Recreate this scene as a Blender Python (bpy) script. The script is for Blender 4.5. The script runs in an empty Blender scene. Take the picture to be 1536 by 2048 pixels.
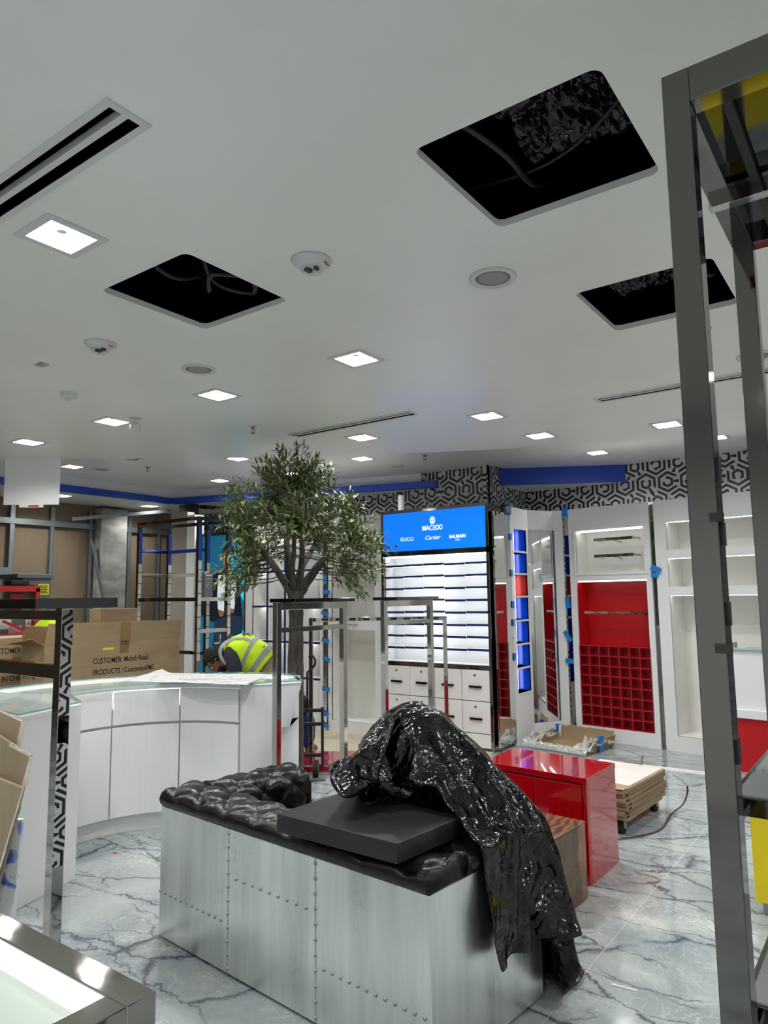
import bpy, bmesh, math, random
from mathutils import Vector, Matrix, noise
from mathutils.geometry import tessellate_polygon

SC = bpy.context.scene
COL = SC.collection
PI = math.pi
random.seed(7)

# ------------------------------------------------------------------ camera
EYE = 1.55
def cam_axes(yaw, pitch, roll):
    cy, sy = math.cos(yaw), math.sin(yaw)
    f = Vector((sy*math.cos(pitch), cy*math.cos(pitch), math.sin(pitch)))
    rt = Vector((cy, -sy, 0))
    d = f.cross(rt)
    return math.cos(roll)*rt + math.sin(roll)*d, -math.sin(roll)*rt + math.cos(roll)*d, f
_r, _d, _f = cam_axes(math.radians(-36.0), math.radians(6.75), math.radians(0.7))
cd = bpy.data.cameras.new('camera')
cd.sensor_fit = 'VERTICAL'
cd.sensor_height = 36.0
cd.sensor_width = 27.0
cd.lens = 36.0*1420.0/2048.0
cd.clip_start = 0.05
cam = bpy.data.objects.new('camera', cd)
COL.objects.link(cam)
m = Matrix.Identity(4)
for i in range(3):
    m[i][0], m[i][1], m[i][2] = _r[i], -_d[i], -_f[i]
m.translation = Vector((0, 0, EYE))
cam.matrix_world = m
SC.camera = cam

# ------------------------------------------------------------------ world, exposure
w = bpy.data.worlds.new('world')
SC.world = w
w.use_nodes = True
w.node_tree.nodes['Background'].inputs[0].default_value = (0.5, 0.52, 0.55, 1)
w.node_tree.nodes['Background'].inputs[1].default_value = 0.0
SC.view_settings.view_transform = 'Standard'
SC.view_settings.look = 'None'
SC.view_settings.exposure = 0.0
SC.view_settings.gamma = 1.0
SC.view_settings.use_curve_mapping = False
SC.cycles.max_bounces = 10
SC.cycles.diffuse_bounces = 5
SC.cycles.glossy_bounces = 6
SC.cycles.transparent_max_bounces = 8
SC.cycles.caustics_reflective = False
SC.cycles.caustics_refractive = False
SC.cycles.sample_clamp_indirect = 6.0
LIGHT = 430.0         # radiance of a ceiling downlight
LED = 5.5             # radiance of the display LED strips

H1, H2 = 2.95, 3.20   # lower and upper ceiling

# ------------------------------------------------------------------ materials
def lin(c):
    if isinstance(c, str):
        c = [int(c[i:i+2], 16)/255 for i in (0, 2, 4)]
        c = [x/12.92 if x <= .04045 else ((x+.055)/1.055)**2.4 for x in c]
    return (c[0], c[1], c[2], 1.0)

class X:
    """small algebra over shader math nodes"""
    nt = None
    def __init__(s, v): s.v = v
    @staticmethod
    def op(o, *a, clamp=False):
        n = X.nt.nodes.new('ShaderNodeMath'); n.operation = o; n.use_clamp = clamp
        for i, q in enumerate(a):
            q = q.v if isinstance(q, X) else q
            if isinstance(q, (int, float)): n.inputs[i].default_value = q
            else: X.nt.links.new(q, n.inputs[i])
        return X(n.outputs[0])
    def __add__(s, o): return X.op('ADD', s, o)
    __radd__ = __add__
    def __sub__(s, o): return X.op('SUBTRACT', s, o)
    def __rsub__(s, o): return X.op('SUBTRACT', o, s)
    def __mul__(s, o): return X.op('MULTIPLY', s, o)
    __rmul__ = __mul__
    def __truediv__(s, o): return X.op('DIVIDE', s, o)
    def __lt__(s, o): return X.op('LESS_THAN', s, o)
    def __gt__(s, o): return X.op('GREATER_THAN', s, o)
    def fmod(s, o): return X.op('FLOORED_MODULO', s, o)
    def abs(s): return X.op('ABSOLUTE', s)
    def max(s, o): return X.op('MAXIMUM', s, o)
    def min(s, o): return X.op('MINIMUM', s, o)
    def floor(s): return X.op('FLOOR', s)
    def clamp(s): return X.op('ADD', s, 0.0, clamp=True)
    def step(s, a, b):   # smoothstep-like linear ramp a->b
        n = X.nt.nodes.new('ShaderNodeMapRange'); n.clamp = True
        X.nt.links.new(s.v, n.inputs[0])
        n.inputs[1].default_value = a; n.inputs[2].default_value = b
        return X(n.outputs[0])

def newmat(name):
    mt = bpy.data.materials.new(name); mt.use_nodes = True
    nt = mt.node_tree
    return mt, nt, nt.nodes['Principled BSDF']

def mat(name, col, rough=.5, metal=0, coat=0, emit=None, es=0, spec=.5, coat_rough=.03):
    mt, nt, b = newmat(name)
    b.inputs['Base Color'].default_value = lin(col)
    b.inputs['Roughness'].default_value = rough
    b.inputs['Metallic'].default_value = metal
    b.inputs['Specular IOR Level'].default_value = spec
    b.inputs['Coat Weight'].default_value = coat
    b.inputs['Coat Roughness'].default_value = coat_rough
    if emit is not None:
        b.inputs['Emission Color'].default_value = lin(emit)
        b.inputs['Emission Strength'].default_value = es
    return mt

def node(nt, t, **k):
    n = nt.nodes.new(t)
    for a, v in k.items(): setattr(n, a, v)
    return n
def link(nt, a, b): nt.links.new(a, b)
def objco(nt, scale=(1, 1, 1), rot=(0, 0, 0)):
    tc = node(nt, 'ShaderNodeTexCoord'); mp = node(nt, 'ShaderNodeMapping')
    mp.inputs['Scale'].default_value = scale; mp.inputs['Rotation'].default_value = rot
    link(nt, tc.outputs['Object'], mp.inputs['Vector'])
    return mp.outputs['Vector']
def noisef(nt, vec, scale=5, detail=4, rough=.55, dist=0):
    n = node(nt, 'ShaderNodeTexNoise')
    n.inputs['Scale'].default_value = scale; n.inputs['Detail'].default_value = detail
    n.inputs['Roughness'].default_value = rough; n.inputs['Distortion'].default_value = dist
    if vec is not None: link(nt, vec, n.inputs['Vector'])
    return n
def ramp(nt, fac, stops):
    r = node(nt, 'ShaderNodeValToRGB')
    el = r.color_ramp.elements
    while len(el) < len(stops): el.new(.5)
    for e, (p, c) in zip(el, stops): e.position = p; e.color = lin(c)
    link(nt, fac, r.inputs['Fac'])
    return r.outputs['Color']
def bump(nt, b, height, strength=.3, dist=.01):
    n = node(nt, 'ShaderNodeBump'); n.inputs['Strength'].default_value = strength
    n.inputs['Distance'].default_value = dist
    link(nt, height, n.inputs['Height']); link(nt, n.outputs['Normal'], b.inputs['Normal'])
def mixc(nt, fac, a, b, mode='MIX'):
    n = node(nt, 'ShaderNodeMix', data_type='RGBA', blend_type=mode)
    for s, q in ((0, fac), (6, a), (7, b)):
        if isinstance(q, (int, float)): n.inputs[s].default_value = q
        elif isinstance(q, (tuple, list, str)): n.inputs[s].default_value = lin(q)
        else: link(nt, q, n.inputs[s])
    return n.outputs[2]

M = {}
M['white'] = mat('white_laminate', 'e6e6e9', .35, coat=.25, coat_rough=.1)
M['white_matt'] = mat('white_matt', 'e6e6e6', .7)
M['niche_white'] = mat('niche_white', (.80, .80, .77), .5)
M['shelf_white'] = mat('shelf_white', (.84, .85, .86), .5)
M['plastic_white'] = mat('white_plastic', 'd2d2d2', .4)
M['grille'] = mat('speaker_grille', '9b9b9b', .8)
M['chrome'] = mat('chrome', 'b9b7b2', .05, 1)
M['chrome_dark'] = mat('dark_chrome', '8d8a84', .06, 1)
M['mirror'] = mat('mirror', 'dfe2e2', .015, 1)
M['black_gloss'] = mat('black_gloss', '07080a', .08, coat=.5)
M['black'] = mat('black', '0a0a0b', .5)
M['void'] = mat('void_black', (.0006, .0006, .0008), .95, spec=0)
M['fixture_chrome'] = mat('smoky_chrome', (.165, .16, .15), .07, 1)
M['navy'] = mat('navy_edge', '12285e', .35)
M['royal'] = mat('royal_blue_paint', '0038a0', .45)
M['royal_gloss'] = mat('royal_blue_gloss', '0a3fc0', .18)
M['red_gloss'] = mat('red_lacquer', 'a40010', .12, coat=1.0, coat_rough=.02)
M['red_matt'] = mat('red_panel', 'b00813', .38)
M['crimson'] = mat('crimson_cubby', (.36, .005, .014), .35)
M['tape'] = mat('blue_painters_tape', '1878c8', .6)
M['led'] = mat('led_white', 'ffffff', .5, emit='fffdf4', es=LED)
M['led_soft'] = mat('led_soft', 'ffffff', .5, emit=(1, .99, .95), es=1.3)
M['led_cool'] = mat('led_cool', 'ffffff', .5, emit=(.95, .98, 1.0), es=LED)
M['lamp'] = mat('downlight_panel', 'ffffff', .5, emit=(1.0, 1.0, .955), es=LIGHT)
M['sign_blue'] = mat('sign_blue_screen', '0068e8', .3, emit='0a74f2', es=1.0)
M['sign_white'] = mat('sign_white_print', 'ffffff', .4, emit='f2f6ff', es=.95)
M['steel'] = mat('galvanised_steel', '9aa2a6', .38, .85)
M['grey_metal'] = mat('grey_painted_metal', '5b6064', .5)
M['red_metal'] = mat('red_painted_metal', 'b3231f', .45)
M['rubber'] = mat('black_rubber', '141414', .7)
M['yellow'] = mat('yellow_panel', 'e0c808', .45)
M['skin'] = mat('skin', '8a5a44', .55)
M['hair'] = mat('dark_curly_hair', '0c0a0a', .8)
M['navy_cloth'] = mat('navy_cloth', '171d2c', .85)
M['denim'] = mat('denim', '17305f', .85)
M['khaki'] = mat('khaki_cloth', '8f8068', .85)
M['hivis'] = mat('hi_vis_yellow', 'c9ef10', .6, emit=None)
M['reflect'] = mat('grey_reflective', '8f9296', .5)
M['olive_fruit'] = mat('dark_olive', '17121a', .35)
M['ink'] = mat('black_ink', '1c1712', .8)
M['paper'] = mat('drawing_paper', (.46, .46, .48), .7)
M['screw'] = mat('lock_grey', '6d6d6d', .4, .8)
M['beige'] = mat('beige_board', '9c948a', .8)
M['conduit'] = mat('flexible_conduit', (.018, .02, .024), .45, .3)
M['strap'] = mat('strap_dark', '3a2428', .6)

# thin clear glass
def thin_glass(name, tint=(.93, .97, .96)):
    mt, nt, b = newmat(name); nt.nodes.remove(b)
    out = nt.nodes['Material Output']
    tr = node(nt, 'ShaderNodeBsdfTransparent'); tr.inputs[0].default_value = (*tint, 1)
    gl = node(nt, 'ShaderNodeBsdfGlossy'); gl.inputs['Roughness'].default_value = .02
    fr = node(nt, 'ShaderNodeFresnel'); fr.inputs[0].default_value = 1.5
    mx = node(nt, 'ShaderNodeMixShader')
    ge = node(nt, 'ShaderNodeNewGeometry'); X.nt = nt
    link(nt, (X(fr.outputs[0])*(1.0-X(ge.outputs['Backfacing']))).v, mx.inputs[0]); link(nt, tr.outputs[0], mx.inputs[1]); link(nt, gl.outputs[0], mx.inputs[2])
    link(nt, mx.outputs[0], out.inputs[0])
    return mt
M['glass'] = thin_glass('clear_glass')
M['film'] = thin_glass('clear_film', (.86, .87, .88))

# ceiling paint: slightly glossy, brush patches
def m_ceiling():
    mt, nt, b = newmat('ceiling_paint')
    co = objco(nt)
    n = noisef(nt, co, 1.3, 5, .6)
    c = ramp(nt, n.outputs[0], [(.3, (.81, .82, .79)), (.7, (.86, .86, .84))])
    link(nt, c, b.inputs['Base Color'])
    n2 = noisef(nt, co, 2.0, 3)
    X.nt = nt
    link(nt, (X(n2.outputs[0])*.22+.24).v, b.inputs['Roughness'])
    b.inputs['Specular IOR Level'].default_value = .5
    n3 = noisef(nt, objco(nt, (1, 3, 1)), 7, 4)
    bump(nt, b, n3.outputs[0], .06, .02)
    return mt
M['ceiling'] = m_ceiling()

# grey-white marble with dark veins and fine white crackle
def m_marble():
    mt, nt, b = newmat('marble_floor'); X.nt = nt
    co = objco(nt)
    def warped(scale, amt, det=5, r=.65):
        w_ = noisef(nt, co, scale, det, r)
        sb = node(nt, 'ShaderNodeVectorMath', operation='SUBTRACT'); link(nt, w_.outputs['Color'], sb.inputs[0]); sb.inputs[1].default_value = (.5, .5, .5)
        a_ = node(nt, 'ShaderNodeVectorMath', operation='MULTIPLY_ADD')
        link(nt, sb.outputs[0], a_.inputs[0]); a_.inputs[1].default_value = (amt, amt, amt); link(nt, co, a_.inputs[2])
        return a_.outputs[0]
    base = noisef(nt, warped(1.6, .5), 2.4, 6, .66)
    col = ramp(nt, base.outputs[0], [(.25, (.19, .235, .27)), (.45, (.30, .345, .36)), (.6, (.38, .42, .42)), (.8, (.48, .51, .50))])
    tint = noisef(nt, co, .7, 2)
    col = mixc(nt, (X(tint.outputs[0]).step(.5, .8)*.3).v, col, (.46, .41, .40))
    # fine pale crackle
    def cracks(vec, scale, w_, stretch=1, rot=0, seed=0):
        mp = node(nt, 'ShaderNodeMapping'); mp.inputs['Rotation'].default_value = (0, 0, rot)
        mp.inputs['Scale'].default_value = (stretch, 1, 1); mp.inputs['Location'].default_value = (seed, seed*1.3, 0)
        link(nt, vec, mp.inputs['Vector'])
        vo = node(nt, 'ShaderNodeTexVoronoi', feature='DISTANCE_TO_EDGE', voronoi_dimensions='2D'); vo.inputs['Scale'].default_value = scale
        link(nt, mp.outputs[0], vo.inputs['Vector'])
        return 1.0-X(vo.outputs[0]).step(0.0, w_)
    msk = noisef(nt, co, 3.0, 3)
    cr = cracks(warped(7, .22, 4, .7), 15, .06)*X(msk.outputs[0]).step(.38, .6)
    col = mixc(nt, (cr*.55).v, col, (.70, .73, .72))
    g = noisef(nt, co, 1.5, 3); g2 = noisef(nt, co, 2.2, 3, .5, .3)
    fine = warped(9, .20, 6, .8); wide = warped(2.0, .55, 4, .6)
    sm = node(nt, 'ShaderNodeVectorMath', operation='ADD'); link(nt, fine, sm.inputs[0]); link(nt, wide, sm.inputs[1])
    hv = node(nt, 'ShaderNodeVectorMath', operation='SCALE'); hv.inputs['Scale'].default_value = .5; link(nt, sm.outputs[0], hv.inputs[0])
    v = (cracks(hv.outputs[0], 2.3, .022, .33, .12, 3)*X(g.outputs[0]).step(.38, .48)).max(
        cracks(hv.outputs[0], 4.2, .03, .28, -.18, 11)*X(g2.outputs[0]).step(.42, .52)*.95).max(
        cracks(hv.outputs[0], 7.5, .034, .33, .28, 23)*X(g.outputs[0]).step(.5, .6)*.8)
    halo = cracks(hv.outputs[0], 2.3, .09, .33, .12, 3)*X(g.outputs[0]).step(.42, .52)
    col = mixc(nt, (halo*.35).v, col, (.13, .16, .24))
    col = mixc(nt, (v*.92).v, col, (.022, .026, .04))
    # slab joints
    sx = node(nt, 'ShaderNodeSeparateXYZ'); link(nt, co, sx.inputs[0])
    jx = (X(sx.outputs[0])+1.19).fmod(1.6)
    jy = (X(sx.outputs[1])-2.837).fmod(3.2)
    j = (jx < .005).max(jy < .005)
    col = mixc(nt, (j*.6).v, col, (.56, .55, .49))
    link(nt, col, b.inputs['Base Color'])
    b.inputs['Roughness'].default_value = .08
    b.inputs['Specular IOR Level'].default_value = .55
    return mt
M['marble'] = m_marble()

# black and grey nested-hexagon wallpaper (UV in metres)
def m_wallpaper(S=1/.265, name='hexagon_wallpaper'):
    mt, nt, b = newmat(name); X.nt = nt
    uv = node(nt, 'ShaderNodeUVMap'); sp = node(nt, 'ShaderNodeSeparateXYZ')
    link(nt, uv.outputs[0], sp.inputs[0])
    u, v = X(sp.outputs[0])*S, X(sp.outputs[1])*S
    R3 = math.sqrt(3)
    ax, ay = u.fmod(1.0)-.5, v.fmod(R3)-R3/2
    bx, by = (u-.5).fmod(1.0)-.5, (v-R3/2).fmod(R3)-R3/2
    sel = (ax*ax+ay*ay) < (bx*bx+by*by)
    gx, gy = sel*ax+(1.0-sel)*bx, sel*ay+(1.0-sel)*by
    ix, iy = (u-gx), (v-gy)
    d = gx.abs().max(gx.abs()*.5+gy.abs()*(R3/2))
    ang = X.op('ARCTAN2', gy, gx)/(2*PI)+.5
    cm = node(nt, 'ShaderNodeCombineXYZ'); link(nt, (ix*2.0+.25).floor().v, cm.inputs[0]); link(nt, (iy*1.1547+.25).floor().v, cm.inputs[1])
    wn = node(nt, 'ShaderNodeTexWhiteNoise', noise_dimensions='2D'); link(nt, cm.outputs[0], wn.inputs['Vector'])
    rot = (X(wn.outputs[0])*6.0).floor()/6.0
    sec = (ang+rot+1/12).fmod(1.0)
    o = (d > .335)*(d < .45)*(sec > .17)
    i = (d > .13)*(d < .24)*((sec < .40).max(sec > .58))
    o2 = (sec < .17)*(sec > .06)*(sec < .11)*(d > .25)
    k = o.max(i).max(o2)
    col = mixc(nt, k.v, 'bcbcc0', '08080a')
    link(nt, col, b.inputs['Base Color']); b.inputs['Roughness'].default_value = .55
    return mt
M['wallpaper'] = m_wallpaper()
M['wallpaper_small'] = m_wallpaper(1/.13, 'small_hexagon_reflection')

def m_noise2(name, c1, c2, scale=(1, 1, 1), sc=5, rough=.6, detail=5, metal=0, bmp=0, coat=0):
    mt, nt, b = newmat(name)
    n = noisef(nt, objco(nt, scale), sc, detail)
    link(nt, ramp(nt, n.outputs[0], [(.3, c1), (.7, c2)]), b.inputs['Base Color'])
    b.inputs['Roughness'].default_value = rough; b.inputs['Metallic'].default_value = metal
    b.inputs['Coat Weight'].default_value = coat
    if bmp: bump(nt, b, n.outputs[0], bmp, .01)
    return mt
M['hoarding'] = m_noise2('brown_hoarding_board', '6e5f4c', '7b6b57', (1, 1, .4), 2, .85)
M['concrete'] = m_noise2('bare_concrete', '6f6f6c', 'a7a6a2', (1, 1, 2.5), 2.6, .9, 6, bmp=.3)
M['screed'] = m_noise2('beige_screed', 'a59c8a', 'c0b7a3', (1, 1, 1), 3, .85, 6)
M['card'] = m_noise2('cardboard', (.28, .195, .11), (.35, .25, .145), (1, 1, 4), 2.5, .85)
M['card_dark'] = m_noise2('cardboard_inside', '7d6141', '8c6e4b', (1, 1, 1), 4, .9)
M['card_stack'] = m_noise2('brown_board_edges', (.21, .145, .085), (.31, .23, .145), (1, 1, 30), 2.5, .85)
M['board_wood'] = m_noise2('pale_board', (.26, .20, .13), (.36, .28, .19), (6, 6, .6), 3, .7)
M['board_edge'] = m_noise2('chipped_board_edge', 'b8b2a6', 'dad6cc', (1, 1, 1), 30, .8)
M['bark'] = m_noise2('bark', '241f1c', '57504a', (22, 22, 2.4), 2.2, .9, 6, bmp=1.0)
M['marble_panel'] = m_noise2('pale_stone_sheet', 'cfc9c6', 'e2dedb', (1, 4, 1), 3, .3)
M['wrap'] = m_noise2('weathered_white_wrap', 'a9a39c', 'd8d5d0', (1, 1, 1), 9, .7, 6)
def m_print():
    mt, nt, b = newmat('blue_white_print')
    n = noisef(nt, objco(nt), 16, 4, .6, .6)
    link(nt, ramp(nt, n.outputs[0], [(.50, (.85, .88, .92)), (.56, (.25, .38, .85)), (.66, (.03, .08, .45))]), b.inputs['Base Color'])
    b.inputs['Roughness'].default_value = .35
    return mt
M['pattern_blue'] = m_print()

def m_alu():
    mt, nt, b = newmat('riveted_aluminium'); X.nt = nt
    n = noisef(nt, objco(nt, (5, 5, .35)), 2.2, 5, .55)
    n2 = noisef(nt, objco(nt, (1, 1, 1)), 2.5, 3)
    b.inputs['Metallic'].default_value = 1
    link(nt, ramp(nt, n.outputs[0], [(.3, (.74, .76, .75)), (.65, (.97, .98, .96))]), b.inputs['Base Color'])
    link(nt, (X(n.outputs[0])*.20+X(n2.outputs[0])*.14+.13).v, b.inputs['Roughness'])
    n3 = noisef(nt, objco(nt, (3.5, 3.5, .5)), 1.7, 3)
    bump(nt, b, n3.outputs[0], .10, .03)
    return mt
M['alu'] = m_alu()

def m_leather():
    mt, nt, b = newmat('black_leather')
    co = objco(nt)
    n = noisef(nt, co, 9, 5, .65)
    link(nt, ramp(nt, n.outputs[0], [(.35, (.0015, .0017, .002)), (.72, (.007, .008, .009))]), b.inputs['Base Color'])
    b.inputs['Roughness'].default_value = .30; b.inputs['Specular IOR Level'].default_value = .32
    n2 = noisef(nt, co, 22, 5, .65, .8)
    bump(nt, b, n2.outputs[0], .35, .006)
    return mt
M['leather'] = m_leather()

def m_bag():
    mt, nt, b = newmat('black_plastic_sheet'); X.nt = nt
    co = objco(nt)
    b.inputs['Base Color'].default_value = lin('040405'); b.inputs['Roughness'].default_value = .14
    b.inputs['Specular IOR Level'].default_value = .5
    n1 = noisef(nt, co, 4.5, 2.5, .5, 1.2); n2 = noisef(nt, co, 13, 2, .5, .8)
    h = (X(n1.outputs[0])-.5).abs()*2.0+(X(n2.outputs[0])-.5).abs()*.7
    bump(nt, b, h.v, .5, .03)
    return mt
M['bag'] = m_bag()

def m_walnut():
    mt, nt, b = newmat('glossy_burl_wood')
    wv = noisef(nt, objco(nt, (1, 1, 1)), 3, 4, .6, 2.0)
    w_ = node(nt, 'ShaderNodeTexWave'); w_.inputs['Scale'].default_value = 3.0
    w_.inputs['Distortion'].default_value = 9; w_.inputs['Detail'].default_value = 4
    link(nt, objco(nt, (2, 2, .5)), w_.inputs['Vector'])
    c = ramp(nt, w_.outputs['Fac'], [(.1, (.03, .012, .005)), (.45, (.16, .06, .025)), (.8, (.32, .14, .06))])
    c2 = ramp(nt, wv.outputs[0], [(.35, (.02, .009, .005)), (.7, (.26, .13, .06))])
    link(nt, mixc(nt, .5, c, c2), b.inputs['Base Color'])
    b.inputs['Roughness'].default_value = .3; b.inputs['Coat Weight'].default_value = .35
    return mt
M['walnut'] = m_walnut()

def m_leaf():
    mt, nt, b = newmat('olive_leaves')
    oi = noisef(nt, objco(nt), 9, 2)
    link(nt, ramp(nt, oi.outputs[0], [(.3, (.05, .075, .02)), (.5, (.11, .15, .045)), (.7, (.20, .25, .10))]), b.inputs['Base Color'])
    b.inputs['Roughness'].default_value = .5
    return mt
M['leaf'] = m_leaf()

def m_slab():
    mt, nt, b = newmat('dusty_black_board')
    n = noisef(nt, objco(nt, (1, 3, 1)), 4, 6, .65, 1)
    link(nt, ramp(nt, n.outputs[0], [(.35, (.006, .0065, .008)), (.62, (.014, .015, .017)), (.8, (.05, .053, .056))]), b.inputs['Base Color'])
    b.inputs['Roughness'].default_value = .33
    return mt
M['slab'] = m_slab()

def m_deck():
    mt, nt, b = newmat('showcase_deck')
    n = noisef(nt, objco(nt, (1, 1, 1)), 1.5, 3)
    link(nt, ramp(nt, n.outputs[0], [(.35, 'd9d6d0'), (.65, 'e6dfd6')]), b.inputs['Base Color'])
    b.inputs['Roughness'].default_value = .25
    return mt
M['deck'] = m_deck()
M['glass_edge'] = mat('green_glass_edge', '9fc4c0', .1)
M['cyan_print'] = mat('lit_cyan_print', '18b8dc', .4, emit='12c0e6', es=.8)
M['teal_print'] = mat('lit_teal_print', '0a6e96', .4, emit='06688c', es=.32)
M['jacket_print'] = mat('printed_dark_suit', '101a28', .4, emit='16243a', es=.1)
M['jean_print'] = mat('printed_jeans', '1e3350', .4, emit='24405e', es=.2)
M['cuff_print'] = mat('printed_white_cuff', 'd5dde2', .4, emit='c8d4dc', es=.5)
M['hand_print'] = mat('printed_hands', 'a06a4a', .4, emit='8e5a3c', es=.3)
M['grey_tall'] = mat('grey_box_print', '6a6f74', .6)
M['red_label'] = mat('red_label', 'b01818', .5)
M['yellow_label'] = mat('yellow_label', 'd8d22a', .5)
M['orange_label'] = mat('orange_label', 'd8622a', .5)
M['white_label'] = mat('white_label', 'e4e2de', .5)
M['pink_label'] = mat('pink_label', 'd8a8ac', .5)
M['shelf_grey'] = mat('grey_gloss_shelf', '8a8d90', .12, coat=.6)
M['tube_white'] = mat('white_tube', 'cfcfcd', .5)

# ------------------------------------------------------------------ mesh building
class MB:
    def __init__(s):
        s.v = []; s.f = []; s.uv = {}; s.mi = []; s.cur = 0
    def add(s, vs, fs, T=None):
        o = len(s.v)
        for p in vs:
            p = Vector(p)
            s.v.append(T @ p if T is not None else p)
        for f in fs:
            s.f.append([o+i for i in f]); s.mi.append(s.cur)
        return s
    def box(s, a, b, T=None):
        x0, y0, z0 = (min(a[i], b[i]) for i in range(3)); x1, y1, z1 = (max(a[i], b[i]) for i in range(3))
        vs = [(x0,y0,z0),(x1,y0,z0),(x1,y1,z0),(x0,y1,z0),(x0,y0,z1),(x1,y0,z1),(x1,y1,z1),(x0,y1,z1)]
        return s.add(vs, [(0,3,2,1),(4,5,6,7),(0,1,5,4),(1,2,6,5),(2,3,7,6),(3,0,4,7)], T)
    def cbox(s, c, d, rz=0, T=None):
        R = Matrix.Translation(c) @ Matrix.Rotation(rz, 4, 'Z')
        if T is not None: R = T @ R
        return s.box([-q/2 for q in d], [q/2 for q in d], R)
    def bar(s, p, q, w, h=None):
        """square bar from p to q"""
        p, q = Vector(p), Vector(q); h = h or w
        d = q-p; L = d.length; z = d.normalized()
        up = Vector((0, 0, 1)) if abs(z.z) < .95 else Vector((0, 1, 0))
        x = up.cross(z).normalized(); y = z.cross(x)
        T = Matrix(((x.x,y.x,z.x,p.x),(x.y,y.y,z.y,p.y),(x.z,y.z,z.z,p.z),(0,0,0,1)))
        return s.box((-w/2,-h/2,0), (w/2,h/2,L), T)
    def prism(s, poly, z0, z1, T=None):
        n = len(poly)
        a = sum(poly[i][0]*poly[(i+1)%n][1]-poly[(i+1)%n][0]*poly[i][1] for i in range(n))
        if a < 0: poly = poly[::-1]
        vs = [(p[0],p[1],z0) for p in poly]+[(p[0],p[1],z1) for p in poly]
        tri = tessellate_polygon([[Vector((p[0],p[1],0)) for p in poly]])
        fs = []
        for t in tri:
            t = list(t)
            A = (Vector(poly[t[1]])-Vector(poly[t[0]])).to_2d().cross((Vector(poly[t[2]])-Vector(poly[t[0]])).to_2d())
            if A < 0: t = t[::-1]
            fs.append([i+n for i in t]); fs.append(t[::-1])
        fs += [(i,(i+1)%n,(i+1)%n+n,i+n) for i in range(n)]
        return s.add(vs, fs, T)
    def lathe(s, prof, n=24, T=None, c=(0,0,0)):
        vs = []; fs = []
        for r, z in prof:
            for k in range(n):
                a = 2*PI*k/n; vs.append((c[0]+r*math.cos(a), c[1]+r*math.sin(a), c[2]+z))
        m_ = len(prof)
        for j in range(m_-1):
            for k in range(n):
                a, b = j*n+k, j*n+(k+1)%n
                fs.append((a, b, b+n, a+n))
        fs.append(list(range(n))[::-1]); fs.append([(m_-1)*n+k for k in range(n)])
        return s.add(vs, fs, T)
    def tube(s, pts, r, n=10, T=None, closed=False):
        pts = [Vector(p) for p in pts]; N = len(pts)
        rs = r if isinstance(r, (list, tuple)) else [r]*N
        vs = []; fs = []; prev = None
        for i, p in enumerate(pts):
            if closed: t = pts[(i+1)%N]-pts[i-1]
            else: t = (pts[min(i+1,N-1)]-pts[max(i-1,0)])
            t.normalize()
            if prev is None:
                u = Vector((0,0,1)) if abs(t.z) < .9 else Vector((1,0,0))
                x = u.cross(t).normalized()
            else:
                x = (prev - t*prev.dot(t)).normalized()
            prev = x; y = t.cross(x)
            for k in range(n):
                a = 2*PI*k/n
                vs.append(p+(x*math.cos(a)+y*math.sin(a))*rs[i])
        for i in range(N if closed else N-1):
            for k in range(n):
                a, b = i*n+k, i*n+(k+1)%n
                c, d = ((i+1)%N)*n+k, ((i+1)%N)*n+(k+1)%n
                fs.append((a, b, d, c))
        if not closed:
            fs.append(list(range(n))[::-1]); fs.append([(N-1)*n+k for k in range(n)])
        return s.add(vs, fs, T)
    def ball(s, c, r, n=10, m_=6, T=None):
        rx, ry, rz = r if isinstance(r, (tuple, list)) else (r, r, r)
        vs = [(c[0],c[1],c[2]-rz)]; fs = []
        for j in range(1, m_):
            t = -PI/2+PI*j/m_
            for k in range(n):
                a = 2*PI*k/n; vs.append((c[0]+rx*math.cos(t)*math.cos(a), c[1]+ry*math.cos(t)*math.sin(a), c[2]+rz*math.sin(t)))
        vs.append((c[0],c[1],c[2]+rz)); L = len(vs)-1
        for k in range(n):
            fs.append((0, 1+(k+1)%n, 1+k)); fs.append((L, L-n+k, L-n+(k+1)%n))
        for j in range(m_-2):
            for k in range(n):
                a, b = 1+j*n+k, 1+j*n+(k+1)%n
                fs.append((a, b, b+n, a+n))
        return s.add(vs, fs, T)
    def grid(s, P, closed_u=False):
        """P[i][j] points"""
        a, b = len(P), len(P[0]); vs = [p for row in P for p in row]; fs = []
        for i in range(a if closed_u else a-1):
            for j in range(b-1):
                i2 = (i+1) % a
                fs.append((i*b+j, i*b+j+1, i2*b+j+1, i2*b+j))
        return s.add(vs, fs)

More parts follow.
